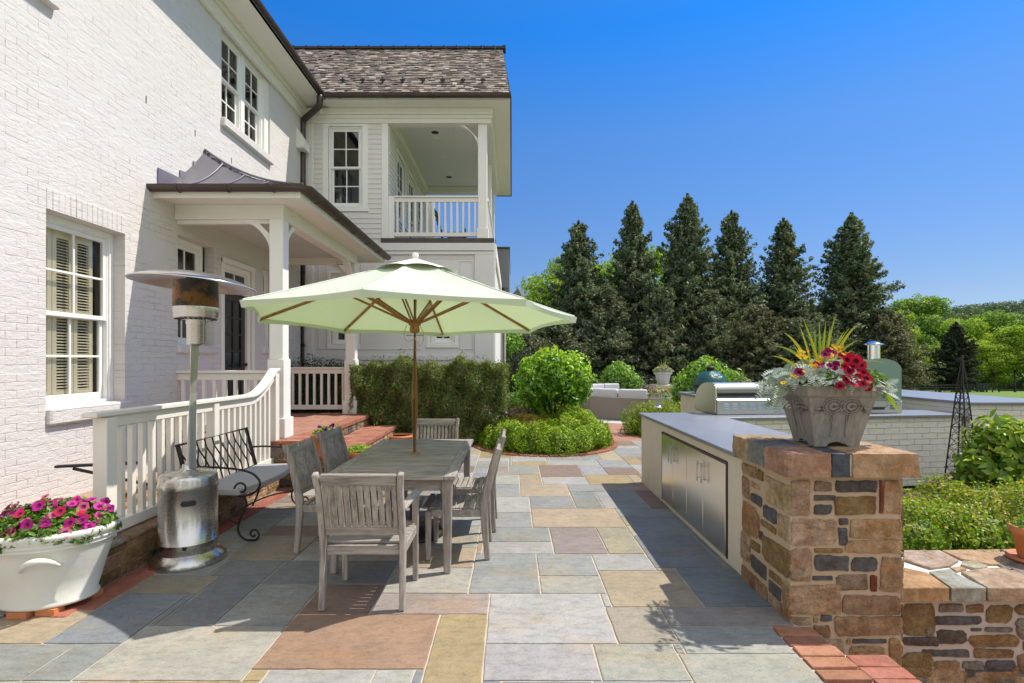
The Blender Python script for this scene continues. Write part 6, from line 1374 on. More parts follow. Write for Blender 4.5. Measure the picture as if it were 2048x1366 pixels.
for px, py, d in ((1530, 795, 3.5), (1545, 812, 3.45), (1538, 780, 3.6), (1775, 790, 3.45)):
    for q in range(9): lobed(mb, Vector(P(px+(1640-px)*.12*rnd.random(), py-14+rnd.uniform(-8, 8), d)), (rnd.uniform(-.4, .4), -.6, .6), .085, (.40, .47, .40), rnd)
mb.build('silver_leaves', M_LEAF, pl, fix=False)
n = 5200; a_ = rg.uniform(0, 2*PI, n); r = .30*np.sqrt(rg.random(n)); pts = np.stack([ux+.03+r*1.1*np.cos(a_), uy+r*.9*np.sin(a_), 1.45+.10*(1-(r/.32)**2)+rg.normal(0, .02, n)], 1)
m_ = pts[:, 0] > ux-.14; pts = pts[m_]; n = len(pts); leaf_mesh('green_leaves', M_LEAF, pts, np.tile([0, -.3, 1], (n, 1)), .015, vary(rg, n, (.10, .18, .03), (.16, .26, .05)), pl, 1.8, seed=8)
mb2 = MB()
for k in range(3): blade(mb2, P(1755, 775, 3.42), P(1802-k*6, 832-k*14, 3.38), .035, (.42, .52, .04), .12)
mb2.build('lime_leaf', M_LEAF, pl, fix=False)
def fl_at(lst, d0): return [P(px, py, d0+rnd.uniform(-.06, .06)) for px, py in lst]
red = [(1686,712),(1700,716),(1712,722),(1690,735),(1705,732),(1718,738),(1727,745),(1700,748),(1712,752),(1694,758),(1706,765),(1718,762),(1686,766),(1726,768),(1735,775),(1680,772),(1698,742),(1722,730),(1694,720),(1732,758),(1710,740)]
flowers('red_bloom', fl_at(red, 3.27), [(rnd.uniform(-.5, .3), -1, rnd.uniform(.1, .7)) for _ in red], .034, [(.42, .005, .03), (.50, .01, .03), (.36, .0, .04)], (.06, 0, .01), pl, 5, 5)
mag = [(1657,702),(1664,706),(1650,710),(1634,730),(1640,727),(1668,735),(1672,728),(1660,732),(1598,745)]
flowers('magenta_bloom', fl_at(mag, 3.30), [(rnd.uniform(-.5, .3), -1, rnd.uniform(.1, .7)) for _ in mag], .030, [(.32, .01, .12), (.28, .01, .10)], (.07, 0, .02), pl, 5, 6)
yel = [(x+rnd.uniform(-10, 10), y+rnd.uniform(-6, 6)) for x, y in ((1605,712),(1600,708),(1612,714),(1594,716),(1608,706),(1672,695),(1668,692),(1676,699),(1640,720),(1638,716),(1620,733),(1615,738),(1625,730),(1600,732),(1695,706),(1690,703),(1655,717),(1660,715),(1568,770),(1587,748),(1604,710),(1597,713),(1671,697)) for _ in (0, 1)]
flowers('yellow_bloom', fl_at(yel, 3.28), [(rnd.uniform(-.5, .5), -.7, rnd.uniform(.3, 1)) for _ in yel], .013, [(.72, .48, .01), (.65, .38, .01)], (.55, .25, .01), pl, 5, 7)

# terracotta pots by the steps and on the low wall
def pot(name, x, y, z, r, h, label, group=None, rim=.03):
    t = thing(name, (x, y, z), label, 'flower pot', group); MB().lathe([(r*.66, 0), (r*.93, h-.05), (r*1.0, h-.05), (r*1.04, h-.045), (r*1.04, h), (r*.93, h), (r*.88, h-.04)], (x, y, z), 36).build('pot', M_TERRA, t); MB().lathe([(0, h-.035), (r*.9, h-.035)], (x, y, z), 24).build('soil', M_SOIL, t); return t
def mound(parent, x, y, z, r, h, n, size, cols, seed=1, name='leaves'):
    rg = np.random.default_rng(seed); a_ = rg.uniform(0, 2*PI, n); q = r*np.sqrt(rg.random(n)); p = np.stack([x+q*np.cos(a_), y+q*np.sin(a_), z+h*(1-(q/r)**2*.7)*rg.uniform(.35, 1.05, n)], 1)
    leaf_mesh(name, M_LEAF, p, np.stack([np.cos(a_)*.5, np.sin(a_)*.5, np.ones(n)], 1), size, vary(rg, n, *cols), parent, 1.9, seed=seed); return p
G1_ = (.13, .23, .03); G2_ = (.20, .32, .04)
p1 = pot('terracotta_pot', XA(650, 6.75), 6.75, .404, .165, .28, 'tall terracotta pot of purple and yellow pansies on the steps')
p1.location.z = .404; x, y = XA(650, 6.75), 6.75
mound(p1, x, y, .66, .15, .10, 500, .018, (G1_, G2_), 3)
pan = [(x+rnd.uniform(-.15, .13), y+rnd.uniform(-.12, .1), .74+rnd.uniform(0, .06)) for _ in range(16)]
flowers('purple_bloom', pan[:11], [(0, -1, .5)]*11, .022, [(.06, .01, .14), (.10, .02, .20)], (.02, 0, .05), p1, 5, 3); flowers('yellow_bloom', [(q[0]+.06, q[1], q[2]) for q in pan[11:]], [(0, -1, .5)]*5, .022, [(.60, .55, .20)], (.5, .3, .02), p1, 5, 3)
p2 = pot('terracotta_pot', XA(718, 6.95), 6.95, .206, .15, .22, 'low terracotta pot of bright green leaves beside the table'); mound(p2, XA(718, 6.95), 6.95, .42, .16, .09, 700, .016, ((.25, .42, .04), (.32, .48, .06)), 4)
p3 = pot('terracotta_pot', XA(800, 9.6), 9.6, .012, .24, .26, 'wide low terracotta bowl at far end of the steps, before the hedge')
p4 = pot('terracotta_pot', 3.73, 3.80, .19, .135, .23, 'terracotta pot with saucer on the low stone wall at right edge'); MB().lathe([(.12, -.018), (.155, -.012), (.16, .012), (.15, .012), (.13, -.004)], (3.73, 3.80, .192), 36).build('saucer', M_TERRA, p4)
mound(p4, 3.73, 3.80, .39, .14, .08, 400, .018, (G1_, G2_), 6)

# ================================================================ OBELISK TRELLIS
obx, oby = XA(1924, 6.05), 6.05
ob = thing('obelisk_trellis', (obx, oby, 0), 'tall thin black wire obelisk trellis before the white brick bar', 'trellis')
zt_ = ZA(722, 6.05); m = MB(); hw = .125
rotd = math.radians(20)
def ol(k, t): a_ = rotd+PI/4+k*PI/2; r = hw*1.414*(1-t)**.9+.006; return (obx+r*math.cos(a_), oby+r*math.sin(a_), .02+(zt_-.02)*t)
for k in range(4): m.tube([ol(k, t/10) for t in range(11)], .0075, 6)
m.build('leg', M_BLACK, ob)
m = MB()
for i in range(11):
    t0, t1 = i*.075, (i+1)*.075
    for k in range(4): m.tube([ol(k, t0), ol((k+1) % 4, t1)], .0032, 5, cap=False); m.tube([ol((k+1) % 4, t0), ol(k, t1)], .0032, 5, cap=False)
    if i % 3 == 0:
        for k in range(4): m.tube([ol(k, t1), ol((k+1) % 4, t1)], .004, 5, cap=False)
m.build('cross_wire', M_BLACK, ob)
MB().lathe([(.012, 0), (.02, .02), (.012, .04), (.018, .06), (.0, .09)], (obx, oby, zt_-.02), 12).build('finial', M_BLACK, ob)
m = MB(); a_ = 0; pts = []
for k in range(70): a_ += .42; t = k/70; r = .17*(1-t)**.8+.02; pts.append((obx+r*math.cos(a_)+rnd.uniform(-.015, .015), oby+r*math.sin(a_), .05+1.15*t))
m.tube(pts, .003, 5); m.build('vine', M_BARK, ob)

# ================================================================ SECTIONAL SOFA round the fire pit
scx, scy, sR = 3.9, 16.15, 2.15
def sect(name, a0, a1, label, n=10, cush=2, R0=sR, backh=.62):
    t = thing(name, (scx, scy, 0), label, 'sofa', 'curved wicker sofa sections round the fire pit')
    def arc(r, z): return [(scx+r*math.cos(a0+(a1-a0)*k/n), scy+r*math.sin(a0+(a1-a0)*k/n), z) for k in range(n+1)]
    def slab(r0, r1, z0, z1, nm, mat, b=.01):
        m = MB(); A = arc(r0, z0)+arc(r1, z0)[::-1]; m.prism(A, (0, 0, z1-z0)); return m.build(nm, mat, t, b)
    slab(R0-.10, R0, .02, backh, 'wicker_back', M_WICKER); slab(R0-.80, R0-.105, .02, .32, 'wicker_base', M_WICKER)
    for c in range(cush):
        b0 = a0+(a1-a0)*(c+.02)/cush; b1 = a0+(a1-a0)*(c+.98)/cush
        for (r0, r1, z0, z1, nm) in ((R0-.80, R0-.12, .325, .46, 'seat_cushion'), (R0-.30, R0-.11, .44, .84, 'back_cushion')):
            A = [(scx+r0*math.cos(b0+(b1-b0)*k/6), scy+r0*math.sin(b0+(b1-b0)*k/6), z0) for k in range(7)]+[(scx+r1*math.cos(b1-(b1-b0)*k/6), scy+r1*math.sin(b1-(b1-b0)*k/6), z0) for k in range(7)]
            m = MB(); m.prism(A, (0, 0, z1-z0)); m.build(nm, M_CUSHION, t, .045, seg=3)
    return t
sect('curved_sofa', math.radians(178), math.radians(214), 'curved grey wicker sofa section, the leftmost, seen from behind')
sect('curved_sofa', math.radians(216), math.radians(262), 'curved grey wicker sofa section in front, partly behind the right boxwood')
sect('curved_sofa', math.radians(98), math.radians(150), 'curved wicker sofa section on the far side of the fire pit, showing grey back cushions', cush=3)

# far stone pier with urn, urn by the sofa, path lights
fp = thing('stone_pillar', (XA(1330, 18), 18, 0), 'distant small stone pier behind the sofas carrying a flower urn', 'pillar'); fx = XA(1329, 18)
MB().box(fx-.32, fx+.32, 17.7, 18.3, 0, .70).build('mortar_core', M_MORTAR, fp)
stonework('face_stones', M_STONE, None, rubble(rr, fx-.32, fx+.32, 0, .68, allc, .09, .16), lambda u, v, n: (u, 17.7-n+.004, v), fp, .016, 61)
MB().box(fx-.40, fx+.40, 17.6, 18.4, .70, .80).build('cap', M_CAPST, fp, .01)
fwl = thing('low_stone_wall', (fx+1.6, 18, 0), 'distant low rubble wall running right from the small stone pier', 'wall')
MB().box(fx+.33, fx+3, 17.85, 18.2, 0, .42).build('mortar_core', M_MORTAR, fwl); stonework('face_stones', M_STONE, None, rubble(rr, fx+.33, fx+3, 0, .42, allc, .09, .16), lambda u, v, n: (u, 17.85-n+.004, v), fwl, .016, 62); MB().box(fx+.33, fx+3, 17.8, 18.25, .42, .48).build('cap', M_CAPST, fwl, .01)
def small_urn(x, y, z, s_, label, seed):
    t = thing('flower_urn', (x, y, z), label, 'planter'); MB().lathe([(.17*s_, 0), (.20*s_, .05*s_), (.28*s_, .36*s_), (.33*s_, .38*s_), (.33*s_, .46*s_), (.27*s_, .46*s_)], (x, y, z), 8, smooth=False).build('bowl', simple('pale_cast_stone', (.42, .40, .38), .85, var=.15) if 'pale_cast_stone' not in MATS else MATS['pale_cast_stone'], t)
    p = mound(t, x, y, z+.42*s_, .36*s_, .26*s_, 900, .035*s_, ((.40, .44, .40), (.30, .36, .28), (.16, .22, .06)), seed, 'foliage'); rg_ = random.Random(seed)
    pts = [tuple(q+np.array([0, 0, .02])) for q in p[rg_.sample(range(len(p)), 26)]]; flowers('bloom', pts, [(0, -.6, 1)]*26, .035*s_, [(.70, .45, .02), (.60, .18, .03), (.65, .5, .1)], (.4, .15, .01), t, 5, seed)
    mb = MB(); 
    for k in range(14): a_ = rg_.uniform(0, 2*PI); r = rg_.uniform(.1, .45)*s_; blade(mb, (x, y, z+.45*s_), (x+r*math.cos(a_), y+r*math.sin(a_)*.5, z+(1.05-r)*s_), .022*s_, (.42, .45, .10), .12)
    mb.build('spiky_leaves', M_LEAF, t, fix=False); return t
small_urn(XA(1326, 18), 18, .80, .95, 'distant grey urn of yellow flowers on the small stone pier', 3)
small_urn(XA(1319, 13.6), 13.6, .32, .85, 'small grey urn of flowers standing behind the right boxwood by the sofa', 5)
small_urn(XA(1480, 14.5), 14.5, .60, .85, 'far urn of red flowers peeking over the gas grill', 7)
def path_light(x, y, z, label, s_=1.0):
    t = thing('path_light', (x, y, 0), label, 'garden lamp'); MB().tube([(x, y, 0), (x, y, z)], .012*s_, 8).build('stem', M_BLACK, t); MB().lathe([(.10*s_, 0), (.105*s_, .006), (.03*s_, .05), (.0, .06)], (x, y, z), 20).build('cap', M_CHROME if s_ > .99 else M_BLACK, t)
path_light(XA(1317, 11.2), 11.2, ZA(815, 11.2), 'small metal mushroom path light above the right boxwood hedge')
path_light(XA(1010, 9.9), 9.9, ZA(828, 9.9), 'small dark path light between the yew hedge and the boxwood island', .9)
hr = thing('iron_handrail', (XA(1014, 10.6), 10.6, 0), 'curved dark iron handrail end at the right end of yew hedge', 'handrail')
hx_ = XA(1016, 10.6); MB().tube(smooth_path([(hx_-.04, 11.4, .98), (hx_-.04, 10.8, .95), (hx_+.02, 10.6, .85), (hx_+.02, 10.55, .6), (hx_+.02, 10.55, 0)]), .022, 8).build('rail', M_BLACK, hr)

# ================================================================ VEGETATION
B1 = (.20, .34, .015); B2 = (.29, .44, .025); B3 = (.13, .24, .012); YT = (.46, .54, .05)
def lumps(cx, cy, rx, ry, n, rz, z, seed, r=.28, fill=True):
    rg_ = random.Random(seed); out = []
    for k in range(n): a_ = 2*PI*k/n+rg_.uniform(-.15, .15); f = rg_.uniform(.85, 1.0); out.append((cx+rx*f*math.cos(a_), cy+ry*f*math.sin(a_), z+rg_.uniform(-.03, .03), r*rg_.uniform(.85, 1.2), r*rg_.uniform(.85, 1.2), rz*rg_.uniform(.88, 1.12)))
    return out
# boxwood island
bl = []
rg_ = random.Random(3)
for k in range(9):                                    # front crescent
    t = k/8; a_ = math.radians(188+t*176); bl.append((.62+.93*math.cos(a_), 10.25+1.0*math.sin(a_), .14, .36, .36, .33*rg_.uniform(.9, 1.1)))
for k in range(5): t = k/4; bl.append((1.50-.42*t+.0, 10.6+2.2*t, .16, .38, .45, .40*rg_.uniform(.9, 1.1)))
for k in range(3): bl.append((1.05, 10.4+k*.7, .15, .42, .42, .36))
bush('boxwood_bush', bl, 52000, .024, (B1, B2, B3), 'large bright green boxwood mound on the brick-rimmed island, in front of small tree', 'shrub', inner=.3, seed=11, lump=.30, tips=(YT, .35), flat=.02)
# small round tree (viburnum-like) on a cluster of stems
tcx, tcy = XA(1108, 11.5), 11.5
rg = np.random.default_rng(21)
stems = [([(tcx-.02+dx*.2, tcy, .02), (tcx+dx*.6, tcy+.02, .45), (tcx+dx*1.6, tcy+dy, .95), (tcx+dx*2.4, tcy+dy*1.5, 1.35)], [.04, .032, .025, .012]) for dx, dy in ((-.22, .1), (-.1, -.15), (.03, .12), (.16, -.1), (.25, .1))]
bl = [(tcx, tcy, 1.22, .72, .68, .56), (tcx-.36, tcy-.15, 1.15, .42, .42, .42), (tcx+.42, tcy, 1.20, .40, .42, .40), (tcx-.1, tcy-.2, 1.52, .42, .4, .33), (tcx+.30, tcy+.1, 1.50, .36, .36, .30), (tcx-.38, tcy, 1.42, .34, .34, .28), (tcx-.42, tcy-.1, .86, .26, .3, .26), (tcx+.45, tcy-.1, .92, .26, .3, .28)]
bush('small_tree', bl, 7200, .055, ((.17, .36, .02), (.25, .46, .03), (.11, .25, .02)), 'small rounded bright green leafy tree above the boxwood island', 'tree', elong=2.1, inner=.55, seed=22, lump=.2, spread=.75, droop=.5, stems=stems, core=False, flat=.0, mat=M_LEAFG, tips=((.42, .60, .05), .8), up=.3)
bush('yellow_shrub', [(XA(1055, 11.0), 11.0, .28, .36, .3, .22), (XA(1085, 11.2), 11.2, .22, .3, .3, .22), (XA(1035, 10.9), 10.9, .2, .25, .25, .2)], 5000, .024, ((.50, .36, .04), (.45, .42, .05), (.38, .28, .12)), 'golden yellow low shrub behind the boxwood island, below the small tree', 'shrub', seed=23)
bush('pink_shrub', [(XA(1030, 11.6), 11.6, .35, .45, .3, .25)], 2500, .026, ((.35, .24, .18), (.22, .26, .08), (.42, .30, .24)), 'low pinkish flowering shrub beside the end of the yew hedge', 'shrub', seed=24)
bush('green_shrub', [(XA(1052, 12.6), 12.6, .5, .62, .5, .38), (XA(1030, 12.8), 12.8, .42, .4, .4, .4)], 7000, .035, ((.10, .20, .03), (.15, .27, .04)), 'rounded mid green shrub left of the small tree trunk', 'shrub', seed=25)
bush('low_boxwood', [(XA(1175, 15.5), 15.5, .25, .42, .4, .28), (XA(1150, 15.8), 15.8, .25, .5, .5, .30), (XA(1120, 15), 15, .25, .5, .5, .25)], 9000, .03, (B1, B2, B3), 'low clipped boxwood left of the curved sofa', 'shrub', seed=26, tips=(YT, .3))
bl = [(XA(px, d), d, .2, r, r, h) for px, d, r, h in ((1285, 11.6, .42, .40), (1300, 12.3, .45, .42), (1330, 11.4, .45, .42), (1360, 11.0, .45, .42), (1345, 12, .5, .45), (1385, 11.4, .5, .42), (1415, 11.2, .5, .42))]
bush('boxwood_bush', bl, 26000, .026, ((.18, .29, .02), (.25, .37, .03), (.13, .21, .015)), 'rounded boxwood mass right of the brick path, in front of the curved sofa', 'shrub', seed=27, inner=.3, lump=.28, tips=((.36, .34, .06), .4))
# yew hedge behind the table
rg = np.random.default_rng(31); HX0, HX1, HY0, HY1, HZ = XA(706, 10.25), XA(1008, 10.0), 10.0, 10.9, 1.56
hd = thing('yew_hedge', ((HX0+HX1)/2, 10.4, 0), 'long clipped brownish green yew hedge behind the dining table', 'hedge')
n = 60000; face = rg.random(n); x = rg.uniform(HX0, HX1, n); z = rg.uniform(.05, HZ, n); y = np.empty(n); nm = np.zeros((n, 3))
top = .06*np.sin(x*5.1)+.05*np.sin(x*11.7+1)+.03*np.sin(x*23)
wob = .07*np.sin(x*9+z*4)+.06*np.sin(x*17-z*7)+.05*np.sin(z*11+x*3)
st_ = rg.random(n) < .06; f0 = face < .66; f1 = (face >= .66) & (face < .88); f2 = face >= .88
y[f0] = HY0+wob[f0]+.28*rg.random(f0.sum())**1.7+.10*(z[f0] < .45)*(.45-z[f0]); nm[f0] = (0, -1, .5)
y[f1] = rg.uniform(HY0, HY1, f1.sum()); z[f1] = HZ+top[f1]-.22*rg.random(f1.sum())**1.8; nm[f1] = (0, -.2, 1)
y[f2] = rg.uniform(HY0, HY1, f2.sum()); x[f2] = HX1-.22*rg.random(f2.sum())**1.7+wob[f2]*.7; nm[f2] = (1, 0, .4)
z[f0] = z[f0]*(1+top[f0]*.5); y = y-np.where(st_ & f0, .12*rg.random(n), 0); z = z+np.where(st_ & ~f0 & (z > 1), .16*rg.random(n), 0); pts = np.stack([x, y, z], 1)
# upright sprays
col = vary(rg, n, (.11, .20, .035), (.08, .15, .03), (.20, .30, .055), (.16, .18, .05), (.26, .17, .08)); topz = np.clip((z-.9)/.6, 0, 1)
leaf_mesh('foliage', M_NEEDLE, pts, nm, .017, col, hd, 3.4, seed=32, spread=.7, droop=-1.1)
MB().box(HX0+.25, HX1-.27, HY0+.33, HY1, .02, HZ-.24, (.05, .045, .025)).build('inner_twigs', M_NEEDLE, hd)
m = MB(); rg_ = random.Random(5)
for k in range(70): x_ = rg_.uniform(HX0+.1, HX1-.1); y_ = HY0+rg_.uniform(.05, .3); m.tube([(x_, y_+.1, 0), (x_+rg_.uniform(-.1, .1), y_, rg_.uniform(.5, .8)), (x_+rg_.uniform(-.2, .2), y_, rg_.uniform(1.0, 1.45))], [.012, .009, .004], 5)
m.build('stem', M_BARK, hd)
bush('dark_hedge', [(XA(px, 10.6), 10.6, .85, .35, .3, .72*f) for px, f in ((598, 1.0), (618, 1.03), (640, .98), (662, 1.01), (684, .96))], 12000, .022, ((.045, .075, .025), (.07, .11, .03)), 'dark green hedge behind the far porch railing', 'hedge', mat=M_NEEDLE, seed=33, inner=.2, flat=.0)
bush('holly_bush', [(XA(1048, 17), 17, 1.0, .62, .6, .95)], 9000, .05, ((.035, .055, .03), (.06, .08, .04)), 'dark round clipped holly left of the small tree', 'shrub', seed=34, inner=.15, lump=.04)
bush('bright_shrub', [(XA(1020, 19.5), 19.5, .9, .6, .5, 1.2), (XA(1022, 19.5), 19.5, 2.0, .42, .4, .8)], 5000, .07, ((.17, .36, .04), (.24, .42, .06)), 'tall bright green shrub at the corner of the wing, under umbrella edge', 'shrub', seed=35, inner=.5, core=False, flat=0)
bush('flowering_bush', [(XA(1065, 22), 22, 1.3, 1.0, .8, 1.3), (XA(1040, 22), 22, 2.2, .7, .8, .9)], 7000, .075, ((.10, .12, .05), (.20, .20, .12), (.07, .09, .04)), 'dark flowering bush behind the round clipped holly', 'shrub', seed=36, inner=.5)
bush('round_shrub', [(XA(1240, 19), 19, .95, .62, .6, .58), (XA(1225, 19), 19, .75, .45, .5, .45), (XA(1258, 19), 19, .8, .42, .5, .42)], 3800, .07, ((.13, .28, .03), (.20, .36, .05)), 'round bright green shrub behind the curved sofa', 'shrub', seed=37, inner=.5, elong=2, mat=M_LEAFG, tips=((.32, .46, .06), .5))
bush('pink_shrub', [(XA(1212, 19.4), 19.4, .45, .6, .5, .35), (XA(1275, 19.4), 19.4, .45, .5, .5, .35)], 3500, .05, ((.30, .22, .18), (.14, .16, .07)), 'pinkish brown low shrub around foot of the round shrub behind the sofa', 'shrub', seed=38)
bush('broad_shrub', [(XA(1412, 14.6), 14.6, .85, .72, .7, .78), (XA(1375, 14.6), 14.6, .75, .45, .5, .6), (XA(1455, 14.6), 14.6, .75, .5, .5, .62), (XA(1405, 14.6), 14.6, 1.15, .5, .5, .50)], 6200, .062, ((.13, .29, .03), (.20, .37, .05)), 'broad bright green shrub behind the green ceramic grill', 'shrub', seed=39, inner=.5, elong=2, mat=M_LEAFG, tips=((.32, .48, .06), .7))
# shrubs in the bed right of the pillar
bl = [(3.0+dx, 4.45+dy, .0+dz, .42, .36, h) for dx, dy, dz, h in ((-.2, .1, .1, .40), (.35, .0, .1, .33), (.0, .75, .12, .42), (-.2, 1.3, .1, .42), (.5, .6, .08, .32), (.9, .15, .06, .30), (.35, 1.1, .08, .30))]
bush('boxwood_bush', bl, 26000, .021, (B1, B2, (.13, .19, .02)), 'bright boxwood bush with yellow tips right behind the stone pillar', 'shrub', seed=40, inner=.32, lump=.30, tips=((.42, .40, .07), .5), flat=-.01)
bl = [(4.2+dx, 4.55+dy, .08, .42, .38, h) for dx, dy, h in ((-.1, .05, .33), (.35, .0, .36), (.8, .1, .36), (.3, .5, .36), (.75, .55, .34), (1.2, .2, .36), (-.05, .5, .30))]
bush('boxwood_bush', bl, 20000, .021, (B1, B2, (.14, .19, .02)), 'low reddish-tipped boxwood below the obelisk trellis at the right', 'shrub', seed=41, inner=.32, lump=.30, tips=((.44, .35, .09), .55), flat=-.01)
sx, sy = XA(2010, 5.7), 5.7
stems = [([(sx+dx*.3, sy, 0), (sx+dx, sy+dy, .5), (sx+dx*1.5, sy+dy, .85)], [.016, .012, .006]) for dx, dy in ((-.3, 0), (-.15, .1), (0, -.1), (.15, .1), (.3, 0))]
bush('leafy_shrub', [(sx, sy, .52, .42, .4, .46), (sx-.2, sy-.1, .40, .32, .3, .36), (sx+.3, sy, .5, .4, .4, .42), (sx-.02, sy-.05, .80, .26, .26, .2)], 3000, .05, ((.14, .26, .02), (.22, .34, .03)), 'bright lime green leafy shrub at right edge before the white brick bar', 'shrub', seed=42, inner=.55, elong=2.1, mat=M_LEAFG, core=False, stems=stems, tips=((.36, .46, .04), .8), up=.35, droop=-.3)
bush('reddish_plant', [(obx+.05, oby-.1, .22, .30, .22, .16), (obx-.25, oby-.15, .18, .22, .2, .12)], 900, .032, ((.30, .22, .13), (.26, .28, .10), (.34, .20, .12)), 'sparse reddish plant round the foot of the obelisk trellis', 'plant', seed=43, inner=.7, core=False)

# tall evergreen row
def evergreen(name, seed, H, R, n, cols, label='', leaf=.085):
    rg = np.random.default_rng(seed); t = thing(name, (0, 0, 0), label, 'tree')
    nb = 760; hz = np.sort(rg.random(nb)**.85)*.985+.0; az = rg.uniform(0, 2*PI, nb)
    prof = np.clip((1-hz), 0, 1)**.82*(1-.25*np.clip(.18-hz, 0, 1)/.18); lobes = 1+.16*np.sin(az*3+hz*9+seed)+.12*np.sin(az*5-hz*17); Lb = R*prof*lobes*rg.uniform(.50, 1.30, nb)+.10
    per = (Lb/Lb.sum()*n).astype(int)+3; P_ = []; N_ = []
    for i in range(nb):
        k = per[i]; s_ = rg.random(k)**.55; L = Lb[i]; up = .40+.55*hz[i]; z0 = hz[i]*H
        d = np.array([math.cos(az[i]), math.sin(az[i]), 0]); sd = np.array([-d[1], d[0], 0]); wdt = .15*L*(1-s_*.92)+.02
        p = d*(s_*L)[:, None]+sd*(rg.normal(0, 1, k)*wdt)[:, None]; p[:, 2] = z0+s_*L*up-.30*L*(s_**2)*(1-hz[i])+rg.normal(0, .07, k)+.02; P_.append(p); N_.append(np.tile(d*.6+np.array([0, 0, .55]), (k, 1)))
    k = 500; hl = rg.uniform(.88, 1.025, k); rl = (1.03-hl)*R*.42; al = rg.uniform(0, 2*PI, k); P_.append(np.stack([rl*np.cos(al)*rg.random(k), rl*np.sin(al)*rg.random(k), hl*H], 1)); N_.append(np.tile([0, -.5, .3], (k, 1)))
    p = np.concatenate(P_); nm = np.concatenate(N_); p[:, 2] = np.clip(p[:, 2], .05, H*1.03)
    leaf_mesh('crown', M_NEEDLE, p, nm, leaf, vary(rg, len(p), *cols), t, 2.3, seed=seed, spread=.7, droop=.15, world=False)
    MB().tube([(0, 0, 0), (0, 0, H*.5), (0, 0, H*.97)], [.16, .09, .015], 8).build('trunk', M_BARK, t, world=False); return t
EV = ((.105, .15, .085), (.15, .195, .11), (.075, .11, .06), (.24, .27, .16))
ev = [evergreen('evergreen_tree', 51, 10.0, 2.4, 42000, EV), evergreen('evergreen_tree', 52, 10.0, 2.25, 42000, EV), evergreen('evergreen_tree', 53, 10.0, 2.4, 42000, EV)]
EVL = ['dark evergreen, first of the tall row from the left, beside the umbrella edge', 'dark evergreen, second of the tall row from left, with bright foliage behind its sides', 'tallest dark evergreen of the row, third from the left, peak above the curved sofa', 'dark evergreen, fourth of the tall row, above the broad bright shrub', 'dark evergreen, fifth of the tall row, just left of the spiky planter leaves', 'isolated dark evergreen at right end of the tall row, behind the spiky planter']
used = set()
for i, (px, py, d, wf) in enumerate(((1157, 450, 27.5, 1.0), (1265, 412, 28, .95), (1375, 398, 28, .98), (1463, 430, 28.5, .95), (1567, 445, 28.5, 1.0), (1703, 435, 29, 1.1))):
    k = (0, 1, 2, 0, 1, 2)[i]
    o = ev[k] if k not in used else copy_tree(ev[k]); used.add(k)
    gz = zone_z(XA(px, d), d); h = ZA(py, d)-gz; o.location = (XA(px, d), d, gz); o.scale = (wf, wf, h/10.0); o.rotation_euler.z = i*1.9; tag(o, EVL[i], 'tree', 'tall evergreens in a row behind the garden')
# lower dark evergreens filling the row
fl_ = [evergreen('filler_evergreen', 61, 6, 2.5, 22000, ((.085, .12, .065), (.12, .155, .085), (.19, .20, .12)), leaf=.09), evergreen('filler_evergreen', 62, 6, 2.4, 22000, ((.15, .15, .09), (.10, .11, .06), (.21, .20, .12)), leaf=.09)]
used = set()
for i, (px, py, d, k, lab) in enumerate(((1110, 640, 25, 0, 'lower dark evergreen left of the tall row, over the small tree'), (1210, 575, 26.5, 0, 'bushy dark evergreen between first and second tall trees'), (1320, 580, 26.5, 0, 'bushy dark evergreen between the second and third tall trees'), (1420, 585, 26.5, 0, 'bushy dark evergreen between third and fourth tall trees'),
        (1512, 615, 25, 1, 'olive-grey bushy evergreen between the fourth and fifth tall trees'), (1632, 630, 27, 0, 'dark evergreen in the gap before the isolated right tree'), (1770, 625, 27, 1, 'brownish evergreen right of the row, behind the oven chimney'), (1590, 640, 24.5, 0, 'low dark evergreen behind the gas grill hood'))):
    o = fl_[k] if k not in used else copy_tree(fl_[k]); used.add(k); gz = zone_z(XA(px, d), d); h = ZA(py, d)-gz; o.location = (XA(px, d), d, gz); o.scale = (.85, .85, h/6); o.rotation_euler.z = i*2.3; tag(o, lab, 'tree', 'lower evergreens filling the row')

# broadleaf trees
def broadleaf(name, seed, H, R, n, cols, leaf, trunk=.3, low=.25, nb=46, tips=None):
    rg = np.random.default_rng(seed); t = thing(name, (0, 0, 0), '', 'tree'); B = []
    for i in range(nb):
        hh = rg.uniform(low, .95); rr_ = R*math.sqrt(max(.03, 1-((hh-.52)/.52)**2))*rg.uniform(.3, .88); a_ = rg.uniform(0, 2*PI); s_ = R*rg.uniform(.18, .34); B.append((rr_*math.cos(a_), rr_*math.sin(a_), hh*H, s_*1.15, s_*1.15, s_*.8))
    p, nm = blob_points(rg, n, B, .45, .2, .25); c = vary(rg, n, *cols)
    if tips: m = (rg.random(n) < .5*np.clip(nm[:, 2]+.2, 0, 1)); c[m] = np.array(tips)*(1+rg.uniform(-.15, .15, (m.sum(), 1)))
    leaf_mesh('crown', M_LEAF, p, nm, leaf, c, t, 1.5, seed=seed, spread=.9, world=False)
    m = MB(); m.tube([(0, 0, -.3), (0, 0, H*.35), (R*.05, 0, H*.8)], [trunk, trunk*.7, trunk*.15], 8); r2 = random.Random(seed)
    for b in B[:18]: m.tube([(0, 0, H*r2.uniform(.2, .5)), (b[0]*.5, b[1]*.5, b[2]*.75), (b[0], b[1], b[2])], [trunk*.35, trunk*.2, trunk*.06], 5)
    m.build('trunk', M_BARK, t, world=False); return t
YG = ((.25, .38, .03), (.33, .46, .04), (.18, .29, .025)); MG = ((.15, .26, .04), (.20, .33, .05), (.10, .19, .03))
